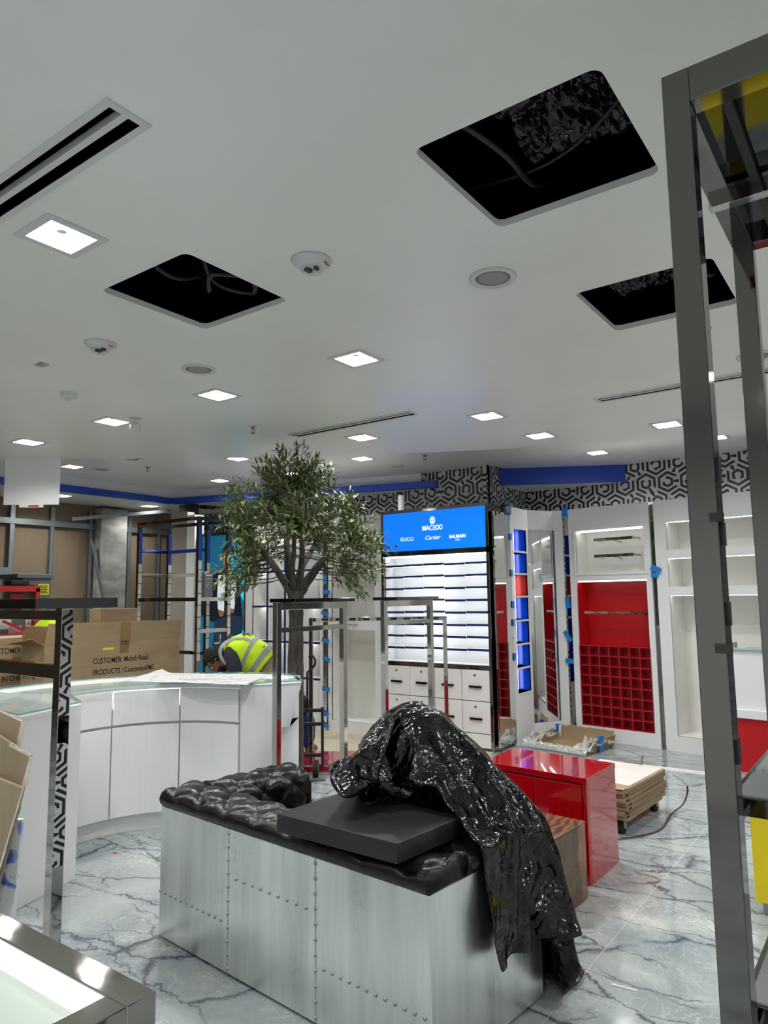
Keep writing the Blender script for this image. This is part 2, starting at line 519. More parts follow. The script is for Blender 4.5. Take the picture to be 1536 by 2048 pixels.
def obj(name, mb, mt, parent=None, bevel=0, smooth=False, loc=None, rz=0, seg=2, flip=False, sub=0):
    me = bpy.data.meshes.new(name)
    me.from_pydata([tuple(p) for p in mb.v], [], mb.f)
    mts = mt if isinstance(mt, (list, tuple)) else [mt]
    for q in mts: me.materials.append(M[q] if isinstance(q, str) else q)
    if len(mts) > 1:
        for p, i in zip(me.polygons, mb.mi): p.material_index = i
    if smooth:
        for p in me.polygons: p.use_smooth = True
    bm = bmesh.new(); bm.from_mesh(me)
    bmesh.ops.recalc_face_normals(bm, faces=bm.faces)
    bm.to_mesh(me); bm.free()
    if flip: me.flip_normals()
    me.update()
    o = bpy.data.objects.new(name, me); COL.objects.link(o)
    if parent is not None: o.parent = parent
    if loc is not None: o.location = loc
    if rz: o.rotation_euler = (0, 0, rz)
    if bevel:
        md = o.modifiers.new('bevel', 'BEVEL'); md.width = bevel; md.segments = seg; md.limit_method = 'ANGLE'
        md.angle_limit = math.radians(40)
    if sub:
        md = o.modifiers.new('sub', 'SUBSURF'); md.levels = sub; md.render_levels = sub
    return o
def tag(o, label, cat, group=None, kind=None):
    o['label'] = label; o['category'] = cat
    if group: o['group'] = group
    if kind: o['kind'] = kind
    return o
def thing(name, label, cat, loc=(0, 0, 0), rz=0, group=None):
    o = bpy.data.objects.new(name, None); COL.objects.link(o)
    o.location = loc; o.rotation_euler = (0, 0, rz); o.empty_display_size = .1
    return tag(o, label, cat, group)
def struct(name, mb, mt, parent=None, **k):
    o = obj(name, mb, mt, parent, **k)
    if parent is None: o['kind'] = 'structure'
    return o
def plabel(o, label): o['label'] = label; return o
def dup(root, loc, rz, label, group=None):
    r = root.copy(); COL.objects.link(r); r.location = loc; r.rotation_euler = (0, 0, rz); r['label'] = label
    if group: r['group'] = group
    for ch in list(root.children):
        c = ch.copy(); COL.objects.link(c); c.parent = r
        for g in list(ch.children):
            d = g.copy(); COL.objects.link(d); d.parent = c
    return r
def text(name, body, size, mt, parent, loc, rot, shear=0, ext=.0008, bold=0, sx=1.0, align='CENTER'):
    cu = bpy.data.curves.new(name, 'FONT'); cu.body = body; cu.size = size
    cu.align_x = align; cu.align_y = 'CENTER'; cu.shear = shear; cu.extrude = ext; cu.offset = bold
    tmp = bpy.data.objects.new('tmp_text', cu); COL.objects.link(tmp)
    me = bpy.data.meshes.new_from_object(tmp.evaluated_get(bpy.context.evaluated_depsgraph_get()))
    bpy.data.objects.remove(tmp); bpy.data.curves.remove(cu)
    me.name = name; me.materials.clear(); me.materials.append(M[mt])
    o = bpy.data.objects.new(name, me); COL.objects.link(o)
    o.parent = parent; o.location = loc; o.rotation_euler = rot; o.scale = (sx, 1, 1)
    return o
# ================================================================== SETTING
mb = MB().box((-10.1, -3.55, -.06), (3.05, 9.25, 0))
struct('floor', mb, 'marble')
mb = MB().prism([(-8.0, 5.42), (-3.45, 5.6), (-3.4, 6.5), (-8.0, 6.5)], 0, .002)
struct('floor_unfinished', mb, 'screed')

def poly_sheet(mb, outer, holes, z0, z1):
    """flat slab with holes: underside at z0, hole and rim sides up to z1"""
    loops = [[Vector((p[0], p[1], 0)) for p in L] for L in [outer]+holes]
    flat = [p for L in loops for p in L]
    tri = tessellate_polygon(loops)
    vs = [(p.x, p.y, z0) for p in flat]
    n = len(vs)
    fs = [tuple(t) for t in tri]
    vs += [(p.x, p.y, z1) for p in flat]
    o = 0
    for L in loops:
        k = len(L)
        for i in range(k):
            a, b = o+i, o+(i+1) % k
            fs.append((a, b, b+n, a+n))
        o += k
    mb.add(vs, fs)
    return mb
def rrect(cx, cy, w, h, r=0, k=4):
    if r <= 0: return [(cx-w/2, cy-h/2), (cx+w/2, cy-h/2), (cx+w/2, cy+h/2), (cx-w/2, cy+h/2)]
    out = []
    for sx, sy, a0 in ((1, -1, -90), (1, 1, 0), (-1, 1, 90), (-1, -1, 180)):
        for i in range(k+1):
            a = math.radians(a0+90*i/k)
            out.append((cx+sx*(w/2-r)+r*math.cos(a), cy+sy*(h/2-r)+r*math.sin(a)))
    return out

EDGE = [(-10.05, 1.07), (-8.6, 2.23), (-7.17, 3.38), (-6.03, 4.30), (-5.21, 4.93), (-4.62, 5.32), (-4.01, 5.66), (-3.22, 6.06), (-2.52, 6.35), (-1.57, 6.74), (-1.04, 6.93), (.6, 7.45), (3.0, 8.0)]
LIGHTS_LOW = [(-2.535, 1.383), (-2.52, 3.21), (-3.75, 3.21), (-4.97, 3.19), (-6.20, 3.16), (-2.55, 4.91), (-3.78, 4.89), (-2.51, 5.83), (-1.50, 6.12)]
LIGHTS_UNSEEN = [(-3.75, 1.38), (-5.6, 1.38), (-3.75, -.6), (-2.5, -.9), (-1.2, -.6), (.55, 1.38), (.55, 3.2), (.55, 4.9), (.3, -.6), (1.9, .4), (1.9, 2.6), (-.6, -2.3), (-6.0, -.6), (1.9, 5.2), (-2.5, -2.5), (-4.6, -2.3), (1.4, -2.3)]  # unseen downlights beyond the view, added to brighten the room
LIGHTS_UP = [(-6.30, 5.72), (-5.16, 6.67), (-2.80, 8.15), (-7.70, 6.66), (-8.26, 4.77), (-1.51, 8.17), (-6.54, 6.90)]
LIGHTS_SOF = [(-9.36, 5.27), (-9.42, 6.74)]
OPEN = [(-2.558, 2.055, .60), (-.85, 2.06, .60), (-.845, 3.42, .60)]
holes = [rrect(x, y, s, s, .035) for x, y, s in OPEN]
holes += [rrect(x, y, .19, .19) for x, y in LIGHTS_LOW+LIGHTS_UNSEEN]
SLOTS = [((-3.05, -1.70), (1.04, 1.19)), ((-4.21, -2.93), (4.385, 4.52)), ((-1.71, -.35), (4.94, 5.07))]
for (x0, x1), (y0, y1) in SLOTS:
    holes.append(rrect((x0+x1)/2, (y0+y1)/2, x1-x0-.045, y1-y0-.045))
holes.append(rrect(-4.07, 2.13, .10, .065, .02))
outer = [(-10.05, -3.5), (3.0, -3.5)]+EDGE[::-1]
mb = poly_sheet(MB(), outer, holes, H1, H1+.028)
# the raised rim towards the upper ceiling
vs = [(x, y, z) for z in (H1, H2) for x, y in EDGE]; n = len(EDGE)
mb.add(vs, [(i, i+1, i+1+n, i+n) for i in range(n-1)])
struct('ceiling', mb, 'ceiling')
upper = EDGE+[(3.0, 9.2), (-4.15, 9.2), (-4.15, 8.1), (-10.05, 8.1)]
mb = poly_sheet(MB(), upper, [rrect(x, y, .19, .19) for x, y in LIGHTS_UP]+[rrect(-7.1, 4.96, .455, .075)], H2, H2+.03)
struct('ceiling_upper', mb, 'ceiling')
# dark plenum above the cut-outs
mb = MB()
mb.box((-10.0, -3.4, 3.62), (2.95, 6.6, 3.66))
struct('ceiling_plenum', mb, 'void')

def wall(name, p, q, z0, z1, mt, th=.05, parent=None):
    """upright wall from p to q, thickness to the left of p->q, UV in metres"""
    p, q = Vector((*p, 0)), Vector((*q, 0)); d = (q-p).normalized(); nrm = Vector((-d.y, d.x, 0))*th
    L = (q-p).length
    vs = [p, q, q+nrm, p+nrm]
    me = bpy.data.meshes.new(name)
    V8 = [(v.x, v.y, z) for z in (z0, z1) for v in vs]
    F = [(0, 1, 5, 4), (1, 2, 6, 5), (2, 3, 7, 6), (3, 0, 4, 7), (4, 5, 6, 7), (0, 3, 2, 1)]
    me.from_pydata(V8, [], F)
    uvl = me.uv_layers.new(name='UVMap')
    U = [0, L, L, 0]
    for pl in me.polygons:
        for li in pl.loop_indices:
            vi = me.loops[li].vertex_index
            uvl.data[li].uv = (U[vi % 4]+p.x*.3, V8[vi][2]+.06)
    me.materials.append(M[mt] if isinstance(mt, str) else mt)
    o = bpy.data.objects.new(name, me); COL.objects.link(o)
    if parent is not None: o.parent = parent
    else: o['kind'] = 'structure'
    return o
wall('wall_back', (-10.05, 8.05), (-4.2, 8.05), 0, 3.3, 'wallpaper')
wall('wall_pillar', (-4.2, 8.0), (-4.2, 9.16), 0, 3.3, 'wallpaper')
wall('wall_far', (-4.2, 9.16), (3.0, 9.16), 0, 3.3, 'wallpaper')
wall('wall_right', (3.0, 9.2), (3.0, -3.5), 0, 3.7, 'white_matt')
wall('wall_front', (3.0, -3.5), (-10.05, -3.5), 0, 3.7, 'white_matt')

# left: brown hoarding with steel studs and a bare concrete column
wl = wall('wall_left', (-10.06, -3.5), (-10.06, 8.05), 0, 3.3, 'hoarding')
for y in (2.0, 2.6, 3.2, 3.8, 4.36, 4.93, 5.51, 6.12, 6.80, 7.35):
    mb = MB().box((-10.06, y-.035, 0), (-10.0, y-.03, 2.9)).box((-10.005, y-.035, 0), (-10.0, y+.03, 2.9)).box((-10.06, y+.028, 0), (-10.0, y+.033, 2.9))
    obj('stud', mb, 'steel', wl)
mb = MB().box((-10.06, 2.0, 2.62), (-9.99, 7.9, 2.70)); obj('track', mb, 'steel', wl)
mb = MB().box((-10.06, 2.0, .02), (-9.99, 7.9, .08)); obj('floor_track', mb, 'steel', wl)
mb = MB().box((-10.04, 6.2, 0), (-9.86, 6.66, 2.95)); struct('column_concrete', mb, 'concrete', bevel=.01)
mb = MB().box((-8.56, 6.5, 0), (-8.19, 6.62, 2.78)); struct('wall_pier', mb, 'beige')
mb = MB().box((-8.15, 6.46, 0), (-7.98, 6.62, 2.72)); struct('trim_1', mb, 'white')
mb = MB().box((-8.9, 6.9, 0), (-8.56, 7.0, 2.97)); struct('wall_recess', mb, 'black')

# bulkhead round the upper ceiling: white fascia, blue band, soffit
def strip(name, pts, z0, z1, th, mt):
    mb = MB()
    for p, q in zip(pts[:-1], pts[1:]):
        p, q = Vector((*p, 0)), Vector((*q, 0)); d = (q-p).normalized(); nn = Vector((-d.y, d.x, 0))*th
        vs = [(*v.to_2d(), z) for z in (z0, z1) for v in (p, q, q+nn, p+nn)]
        mb.add(vs, [(0, 1, 5, 4), (1, 2, 6, 5), (2, 3, 7, 6), (3, 0, 4, 7), (4, 5, 6, 7), (0, 3, 2, 1)])
    return struct(name, mb, mt)
strip('trim_2', [(-8.98, -3.5), (-8.98, 6.86), (-5.2, 8.02)], 3.075, H2+.01, .04, 'white_matt')
strip('trim_3', [(-8.92, -3.5), (-8.92, 6.79), (-4.93, 7.98)], 2.985, 3.075, .08, 'royal')
mb = poly_sheet(MB(), [(-10.05, -3.5), (-8.94, -3.5), (-8.94, 6.82), (-4.95, 8.02), (-4.95, 8.05), (-10.05, 8.05)],
                [rrect(-8.98, 7.5, .6, .6)]+[rrect(x, y, .19, .19) for x, y in LIGHTS_SOF], 2.99, 3.02)
struct('ceiling_soffit', mb, 'ceiling')
mb = MB().box((-9.5, 7.0, 3.4), (-8.5, 8.05, 3.42)); struct('ceiling_soffit_void', mb, 'void')
# blue corner bulkhead between pillar and far wall
A, B = (-4.2, 8.39), (-2.80, 9.17)
mb = MB().prism([A, B, (-4.2, 9.17)], 2.975, H2); struct('trim_4', mb, 'white_matt')
d = (Vector(B)-Vector(A)).normalized(); nn = Vector((d.y, -d.x))*.02
mb = MB().prism([A, B, tuple(Vector(B)+nn), tuple(Vector(A)+nn)], 2.975, H2); struct('trim_5', mb, 'royal')

# ================================================================== CEILING FITTINGS
def make_downlight(name, label, group):
    t = thing(name, label, 'ceiling light', group=group)
    mb = MB()
    for a, b in (((-.125, -.125), (.125, -.092)), ((-.125, .092), (.125, .125)), ((-.125, -.092), (-.092, .092)), ((.092, -.092), (.125, .092))):
        mb.box((*a, -.006), (*b, 0))
    obj('frame', mb, 'plastic_white', t, bevel=.002)
    mb = MB().add([(-.093,-.093,0),(.093,-.093,0),(.093,.093,0),(-.093,.093,0),(-.07,-.07,.05),(.07,-.07,.05),(.07,.07,.05),(-.07,.07,.05)],
                  [(0,1,5,4),(1,2,6,5),(2,3,7,6),(3,0,4,7)])
    obj('reflector', mb, 'niche_white', t, flip=True)
    mb = MB().add([(-.07,-.07,.05),(.07,-.07,.05),(.07,.07,.05),(-.07,.07,.05)], [(0,3,2,1)])
    obj('lamp_panel', mb, 'lamp', t)
    obj('housing', MB().box((-.093, -.093, .052), (.093, .093, .075)), 'black', t)
    mb = MB().lathe([(.02, 0.02), (.012, .045)], 10); obj('lens', mb, 'plastic_white', t)
    return t
low_labels = [
 'large near square downlight beside the long black slot vent',
 'square downlight between the round speaker and the long slot vent over the tree',
 'square downlight just behind the small white ceiling speaker',
 'square downlight beside the little white swivel spot sensor',
 'square downlight above the hanging blank white panel',
 'square downlight right behind the slot vent above the blue lit sign, on blue-tinted ceiling',
 'square downlight just behind the slot vent above the olive tree',
 'square downlight above the blue corner bulkhead, last before the curved ceiling edge',
 'square downlight cut by the tall chrome post']
DL = make_downlight('downlight', low_labels[0], 'square downlights in the lower ceiling')
DL.location = (*LIGHTS_LOW[0], H1)
for (x, y), lb in zip(LIGHTS_LOW[1:], low_labels[1:]): dup(DL, (x, y, H1), 0, lb)
for i, (x, y) in enumerate(LIGHTS_UNSEEN):
    dup(DL, (x, y, H1), 0, 'unseen square downlight added for light, in the ceiling behind the photographer', 'unseen square downlights added for light')
up_labels = ['square downlight cut by the curved ceiling edge left of the tree top', 'square downlight behind the ceiling edge right of the tree top',
 'square downlight over the blue corner bulkhead in the raised ceiling', 'square downlight above the corner of the blue band', 'square downlight right beside the hanging blank white panel',
 'square downlight behind the tall chrome post in the raised ceiling', 'square downlight half hidden by the top twigs of the tree']
for (x, y), lb in zip(LIGHTS_UP, up_labels): dup(DL, (x, y, H2), 0, lb, 'square downlights in the raised ceiling')
for (x, y), lb in zip(LIGHTS_SOF, ['square downlight in the soffit just below the hanging white panel', 'square downlight in the soffit above the leaning steel bar']):
    dup(DL, (x, y, 2.99), 0, lb, 'square downlights in the soffit')

def slot(x0, x1, y0, y1, label, zc=H1):
    t = thing('slot_vent', label, 'air vent', ((x0+x1)/2, (y0+y1)/2, zc), 0, 'linear slot vents')
    L, W = x1-x0, y1-y0
    mb = MB()
    f = .024
    mb.box((-L/2, -W/2, -.006), (L/2, -W/2+f, 0)).box((-L/2, W/2-f, -.006), (L/2, W/2, 0))
    mb.box((-L/2, -W/2+f, -.006), (-L/2+f, W/2-f, 0)).box((L/2-f, -W/2+f, -.006), (L/2, W/2-f, 0))
    obj('frame', mb, 'plastic_white', t)
    mb = MB().box((-L/2+f, -.011, -.005), (L/2-f, .011, .02)); obj('divider', mb, 'plastic_white', t)
    mb = MB()
    mb.box((-L/2+f, -W/2+f, .03), (L/2-f, W/2-f, .035))
    for s in (-1, 1): mb.box((-L/2+f, s*W*.22-.004, .008), (L/2-f, s*W*.22+.004, .03))
    for q in (((-L/2+f, -W/2+f, -.004), (L/2-f, -W/2+f+.004, .03)), ((-L/2+f, W/2-f-.004, -.004), (L/2-f, W/2-f, .03)), ((-L/2+f, -W/2+f, -.004), (-L/2+f+.004, W/2-f, .03)), ((L/2-f-.004, -W/2+f, -.004), (L/2-f, W/2-f, .03))): mb.box(*q)
    obj('louvre', mb, 'void', t)
    return t
slot(*SLOTS[0][0], *SLOTS[0][1], 'long double slot air vent at the near edge beside the largest downlight')
slot(*SLOTS[1][0], *SLOTS[1][1], 'double slot air vent above the tree and the blue sign')
slot(*SLOTS[2][0], *SLOTS[2][1], 'double slot air vent passing behind the tall chrome posts')
slot(-7.35, -6.85, 4.90, 5.02, 'small dark slot vent just past the ceiling edge above the concrete column', H2)

def speaker(x, y, z, label):
    t = thing('ceiling_speaker', label, 'ceiling speaker', (x, y, z), 0, 'round white ceiling speakers')
    mb = MB().lathe([(.105, 0), (.103, -.008), (.09, -.012), (.078, -.006), (.076, 0)], 32); obj('rim', mb, 'plastic_white', t, smooth=True)
    mb = MB().lathe([(.076, -.003), (.05, -.0045), (.001, -.005)], 32); obj('grille', mb, 'grille', t, smooth=True)
speaker(-1.37, 2.73, H1, 'round white speaker between the two large black ceiling openings')
speaker(-3.40, 2.76, H1, 'round white speaker below the left ceiling opening, before a downlight')
speaker(-.61, 4.64, H1, 'round white speaker between the tall chrome posts')
speaker(-5.12, 7.35, H2, 'small far round speaker above the end of the blue band')
speaker(-8.15, 5.1, H2, 'small far round speaker behind the hanging white panel')

def strobe(x, y, label):
    t = thing('ceiling_strobe', label, 'fire alarm strobe', (x, y, H1), 0, 'fire alarm strobes')
    mb = MB().lathe([(.085, 0), (.083, -.01), (.06, -.028), (.056, -.03)], 28); obj('base', mb, 'plastic_white', t, smooth=True)
    mb = MB().lathe([(.05, -.028), (.048, -.045), (.03, -.056), (.001, -.06)], 24); obj('lens', mb, 'glass', t, smooth=True)
    mb = MB().cbox((-.018, 0, -.038), (.02, .03, .012)).cbox((.022, .006, -.038), (.014, .02, .014)); obj('flash_unit', mb, 'strap', t)
    text('lettering', 'ALERT', .016, 'red_label', t, (.066, .02, -.0255), (PI, 0, 1.9))
strobe(-1.90, 2.12, 'round clear-lens strobe between the two large ceiling openings')
strobe(-3.47, 2.14, 'round strobe left below the left ceiling opening, with clear lens windows')
t = thing('smoke_detector', 'small white cylindrical detector with a bottom nub near the small ceiling hole', 'detector', (-4.49, 2.55, H1))
mb = MB().lathe([(.055, 0), (.055, -.03), (.05, -.038), (.001, -.04)], 24); obj('base', mb, 'plastic_white', t, smooth=False)
mb = MB().lathe([(.02, -.04), (.016, -.055), (.001, -.06)], 14); obj('nub', mb, 'plastic_white', t, smooth=True)
t = thing('motion_sensor', 'little white swivel spot sensor hanging beside a downlight', 'sensor', (-4.72, 3.23, H1))
mb = MB().lathe([(.05, 0), (.05, -.008)], 20); obj('mount', mb, 'plastic_white', t)
mb = MB().tube([(0, 0, 0), (0, 0, -.05)], .012); obj('stem', mb, 'plastic_white', t)
mb = MB().lathe([(.025, -.11), (.04, -.1), (.042, -.06), (.03, -.045), (.012, -.04)], 18); obj('head', mb, 'plastic_white', t, smooth=True)
def sprinkler(x, y, z, label):
    t = thing('sprinkler_head', label, 'sprinkler', (x, y, z), 0, 'fire sprinklers')
    mb = MB().lathe([(.032, 0), (.03, -.006), (.012, -.008)], 20); obj('escutcheon', mb, 'chrome', t)
    mb = MB().lathe([(.011, 0), (.011, -.02), (.006, -.024)], 12)
    mb.tube([(.01, 0, -.02), (.018, 0, -.035), (.004, 0, -.055)], .003, 6).tube([(-.01, 0, -.02), (-.018, 0, -.035), (-.004, 0, -.055)], .003, 6)
    obj('body', mb, 'screw', t)
    mb = MB().lathe([(.005, -.053), (.02, -.056), (.02, -.058), (.001, -.058)], 12); obj('deflector', mb, 'screw', t)
sprinkler(-.75, 3.98, H1, 'chrome sprinkler head between the tall chrome posts')
sprinkler(-4.23, 4.0, H1, 'chrome sprinkler head left of the slot vent over the tree')
sprinkler(-4.46, 6.97, H2, 'small far sprinkler head above the blue sign')
sprinkler(-7.58, 5.38, H2, 'small far sprinkler head left of the tree in the raised ceiling')
t = thing('dome_camera', 'dark dome camera under the soffit above the chrome shelf tower', 'camera', (-9.5, 7.05, 2.99))
mb = MB().lathe([(.06, 0), (.06, -.03)], 20); obj('mount', mb, 'plastic_white', t)
mb = MB().ball((0, 0, -.05), .062, 16, 10); obj('dome', mb, 'black_gloss', t, smooth=True)

# what shows in the cut-outs
def conduit(pts, r, label):
    # smooth curve through points with ribs
    P = [Vector(p) for p in pts]; out = []
    for i in range(len(P)-1):
        p0, p1, p2, p3 = P[max(i-1, 0)], P[i], P[i+1], P[min(i+2, len(P)-1)]
        for k in range(24):
            u = k/24
            out.append(.5*((2*p1)+(p2-p0)*u+(2*p0-5*p1+4*p2-p3)*u*u+(3*p1-p0-3*p2+p3)*u**3))
    out.append(P[-1])
    mb = MB().tube(out, [r*(1.12 if i % 2 else .9) for i in range(len(out))], 8)
    return tag(obj('flexible_conduit', mb, 'conduit', smooth=True), label, 'cable', 'flexible cables above the ceiling')
conduit([(-2.9, 2.2, 3.5), (-2.66, 2.2, 3.07), (-2.45, 2.05, 3.02), (-2.36, 2.2, 3.03), (-2.5, 2.35, 3.05), (-2.62, 2.2, 3.1), (-2.4, 1.95, 3.2), (-2.2, 1.9, 3.5)], .010, 'looped flexible cable in the left black ceiling opening')
conduit([(-2.75, 1.6, 3.4), (-2.72, 1.95, 3.1), (-2.72, 2.2, 3.15), (-2.74, 2.45, 3.4)], .012, 'straight ribbed cable at the side of the left black ceiling opening')
conduit([(-1.3, 2.2, 3.3), (-1.08, 1.9, 3.1), (-1.0, 2.1, 3.06), (-1.02, 2.4, 3.1), (-1.05, 2.7, 3.3)], .010, 'thick ribbed cable drooping in the large right ceiling opening')
conduit([(-1.3, 2.35, 3.15), (-.9, 2.26, 3.07), (-.6, 2.12, 3.1), (-.3, 2.0, 3.3)], .006, 'thin cable crossing the large right ceiling opening')
conduit([(-.62, 3.2, 3.4), (-.66, 3.35, 3.08), (-.62, 3.55, 3.06), (-.6, 3.8, 3.3)], .012, 'hanging cable in the far right ceiling opening')
def foil(x0, x1, y0, y1, z, amp, seed, label):
    n = 46; P = []
    for i in range(n+1):
        row = []
        for j in range(n+1):
            x = x0+(x1-x0)*i/n; y = y0+(y1-y0)*j/n
            q = Vector((x*6+seed, y*6, 0)); q2 = Vector((x*17+seed, y*17, 3))
            h = noise.noise(q)*amp+abs(noise.noise(q2))*amp*.7+abs(noise.noise(q2*2.1))*amp*.3
            row.append((x, y, z+h))
        P.append(row)
    o = obj('plastic_sheet', MB().grid(P), 'bag', smooth=False)
    return tag(o, label, 'plastic sheet', 'black sheeting above the ceiling')
foil(-.98, -.4, 1.66, 2.3, 3.12, .09, 2.0, 'crumpled black plastic showing in the large right ceiling opening')
foil(-1.1, -.75, 3.1, 3.7, 3.12, .07, 9.0, 'crumpled black plastic showing in the far right ceiling opening')

# blank white panel hanging at the ceiling edge
o = obj('hanging_panel', MB().prism([(-7.12, 3.41), (-6.70, 3.745), (-6.715, 3.76), (-7.135, 3.425)], 2.49, H1), 'white')
tag(o, 'blank white panel hanging from the ceiling edge', 'hanging sign')
st = obj('lower_strip', MB().prism([(-7.0, 3.507), (-6.82, 3.651), (-6.83, 3.664), (-7.01, 3.52)], 2.462, 2.49), 'white_label', o)
obj('red_mark', MB().prism([(-6.93, 3.5615), (-6.85, 3.6255), (-6.851, 3.627), (-6.931, 3.563)], 2.468, 2.484), 'red_label', st)
o = obj('steel_bar', MB().bar((-9.9, 5.75, 2.74), (-9.3, 7.05, 2.93), .05), 'steel')
tag(o, 'grey steel bar slanting below the soffit across the hoarding', 'bar')
o = obj('brace_rod', MB().bar((-9.82, 6.02, 2.45), (-9.70, 6.57, 0.0), .03), 'steel')
tag(o, 'thin steel rod leaning before the bare concrete column', 'rod')
o = obj('vent_pipe', MB().lathe([(.045, 0), (.045, 2.84)], 24, c=(-5.17, 7.5, 0)), 'tube_white', smooth=False)
tag(o, 'short white pipe rising above the blue sign', 'pipe')
# ================================================================== WALL DISPLAY UNITS
def carcass(w, h, holes, depth=.42):
    """front sheet with rectangular openings, plus sides, top and back"""
    xs = sorted({0, w, *[q for H in holes for q in H[:2]]}); zs = sorted({0, h, *[q for H in holes for q in H[2:4]]})
    mb = MB()
    for i in range(len(xs)-1):
        for j in range(len(zs)-1):
            cx, cz = (xs[i]+xs[i+1])/2, (zs[j]+zs[j+1])/2
            if any(H[0] < cx < H[1] and H[2] < cz < H[3] for H in holes): continue
            mb.box((xs[i], 0, zs[j]), (xs[i+1], .018, zs[j+1]))
    mb.box((0, .018, 0), (.018, depth, h)).box((w-.018, .018, 0), (w, depth, h)).box((.018, .018, h-.018), (w-.018, depth, h)).box((.018, depth-.01, 0), (w-.018, depth, h-.018))
    return mb
def niche(x0, x1, z0, z1, d):
    return MB().add([(x0,.002,z0),(x1,.002,z0),(x1,.002,z1),(x0,.002,z1),(x0,d,z0),(x1,d,z0),(x1,d,z1),(x0,d,z1)],
                    [(0,4,5,1),(1,5,6,2),(2,6,7,3),(3,7,4,0),(4,7,6,5)])
def led(x0, x1, z, t, y=.03, mt='led', h=.012):
    return obj('led_strip', MB().box((x0, y, z-h), (x1, y+.02, z)), mt, t)

# --- white unit with blue grid shelves, left of the tree
t = thing('grid_shelf_unit', 'tall white lit shelf unit divided by blue lines, behind the tree trunk', 'shelf unit', (-6.98, 6.5, 0))
hole = (.13, 1.29, .575, 2.30)
obj('carcass', carcass(1.34, 2.5, [hole]), 'white', t)
obj('niche', niche(*hole, .3), 'niche_white', t)
for z in (.575, 1.0, 1.435, 1.875):
    s = obj('shelf', MB().box((.13, .006, z-.010), (1.29, .29, z+.010)), 'white', t)
    obj('shelf_edge', MB().box((.13, -.004, z-.012), (1.29, .006, z+.012)), 'navy', s)
for x in (.40, .71, 1.0):
    s = obj('divider', MB().box((x-.010, .006, .587), (x+.010, .29, 2.3)), 'white', t)
    obj('divider_edge', MB().box((x-.012, -.003, .587), (x+.012, .006, 2.3)), 'navy', s)
for z in (.988, 1.423, 1.863, 2.298): led(.14, 1.28, z, t, .2)
obj('cabinet_door', MB().box((.72, -.012, .06), (1.26, 0, .55)), 'white', t, bevel=.002)
obj('knob', MB().tube([(1.05, -.012, .40), (1.05, -.05, .40), (1.02, -.05, .40)], .008), 'chrome', t)

o = obj('mirror_strip', MB().box((-5.625, 6.485, 0), (-5.575, 6.53, 2.46)), 'mirror')
tag(o, 'narrow mirror strip covered with blue tape right of the tree trunk', 'mirror')

# --- plain white unit with two deep niches
t = thing('white_niche_unit', 'plain white wall unit with two open niches and three pegs, left of the blue sign', 'wall unit', (-5.567, 6.5, 0))
hs = [(.06, .70, .13, 1.165), (.06, .70, 1.305, 1.86)]
obj('carcass', carcass(.80, 2.48, hs), 'white', t)
for H in hs: obj('niche', niche(*H, .34), 'niche_white', t)
led(.10, .66, 1.163, t, .24, 'led_soft', .004)
led(.10, .66, 1.858, t, .24, 'led_soft', .004)
for x in (.30, .365, .435):
    mb = MB().tube([(x, 0, 1.225), (x, -.035, 1.225)], .009); mb.ball((x, -.04, 1.225), .013); obj('peg', mb, 'chrome', t, smooth=True)

# --- the blue sign unit with eyeglass shelves
t = thing('sign_display_unit', 'tall chrome-framed display with bright blue screen over rows of white shelves', 'display unit', (-4.755, 6.5, 0))
W = 1.36
obj('carcass', carcass(W, 2.5, [(.03, W-.03, .84, 1.985)]), 'chrome_dark', t)
obj('back_panel', niche(.03, W-.03, .84, 1.985, .2), 'shelf_white', t)
scr = obj('screen', MB().box((.03, -.012, 2.04), (W-.03, 0, 2.465)), 'sign_blue', t)
plabel(scr, 'bright blue screen with white brand names')
R_ = (PI/2, 0, 0)
def fit(s, x0, x1, z, size, **k):
    o = text('lettering', s, size, 'sign_white', scr, ((x0+x1)/2, -.0128, z), R_, **k)
    xs = [v.co.x for v in o.data.vertices]; o.scale.x = (x1-x0)/(max(xs)-min(xs)); o.location.x -= (max(xs)+min(xs))/2*o.scale.x
    return o
fit('MAC', .556, .690, 2.276, .074, bold=.0014)
fit('OO', .727, .812, 2.276, .074, bold=.0014)
for dz in (-.02, 0, .02):
    obj('letter_bar', MB().box((.695, -.0145, 2.276+dz-.005), (.723, -.0125, 2.276+dz+.005)), 'sign_white', scr)
fit('GUCCI', .264, .436, 2.169, .058)
fit('Cartier', .594, .785, 2.170, .064, shear=.35)
fit('BALMAIN', .897, 1.092, 2.166, .048, bold=.0012)
fit('PARIS', .968, 1.022, 2.130, .022)
# lion head emblem: mane tufts round a face
mb = MB()
cx, cz = .687, 2.357
def poly2(pts, y0=-.0145, y1=-.0125):
    T = Matrix(((1,0,0,cx),(0,0,-1,0),(0,1,0,cz),(0,0,0,1)))
    mb.prism(pts, -y1, -y0, T)
for s in (-1, 1):
    for a, L, wd in ((80, .047, 11), (58, .046, 11), (36, .045, 11), (14, .045, 10), (-8, .044, 10), (-30, .043, 10), (-52, .046, 10), (-72, .05, 9)):
        a0 = math.radians(a)
        tip = (s*L*.85*math.cos(a0), L*math.sin(a0)); w_ = math.radians(wd)
        i0 = (s*.022*math.cos(a0-w_), .024*math.sin(a0-w_)); i1 = (s*.022*math.cos(a0+w_), .024*math.sin(a0+w_))
        o1 = (s*.036*math.cos(a0+w_*.8), .039*math.sin(a0+w_*.8))
        poly2([i0, tip, o1, i1] if s > 0 else [i1, o1, tip, i0])
    poly2([(s*.004, .004), (s*.017, .010), (s*.015, .016), (s*.004, .010)])
    poly2([(s*.003, -.024), (s*.014, -.014), (s*.016, -.002), (s*.010, -.006)])
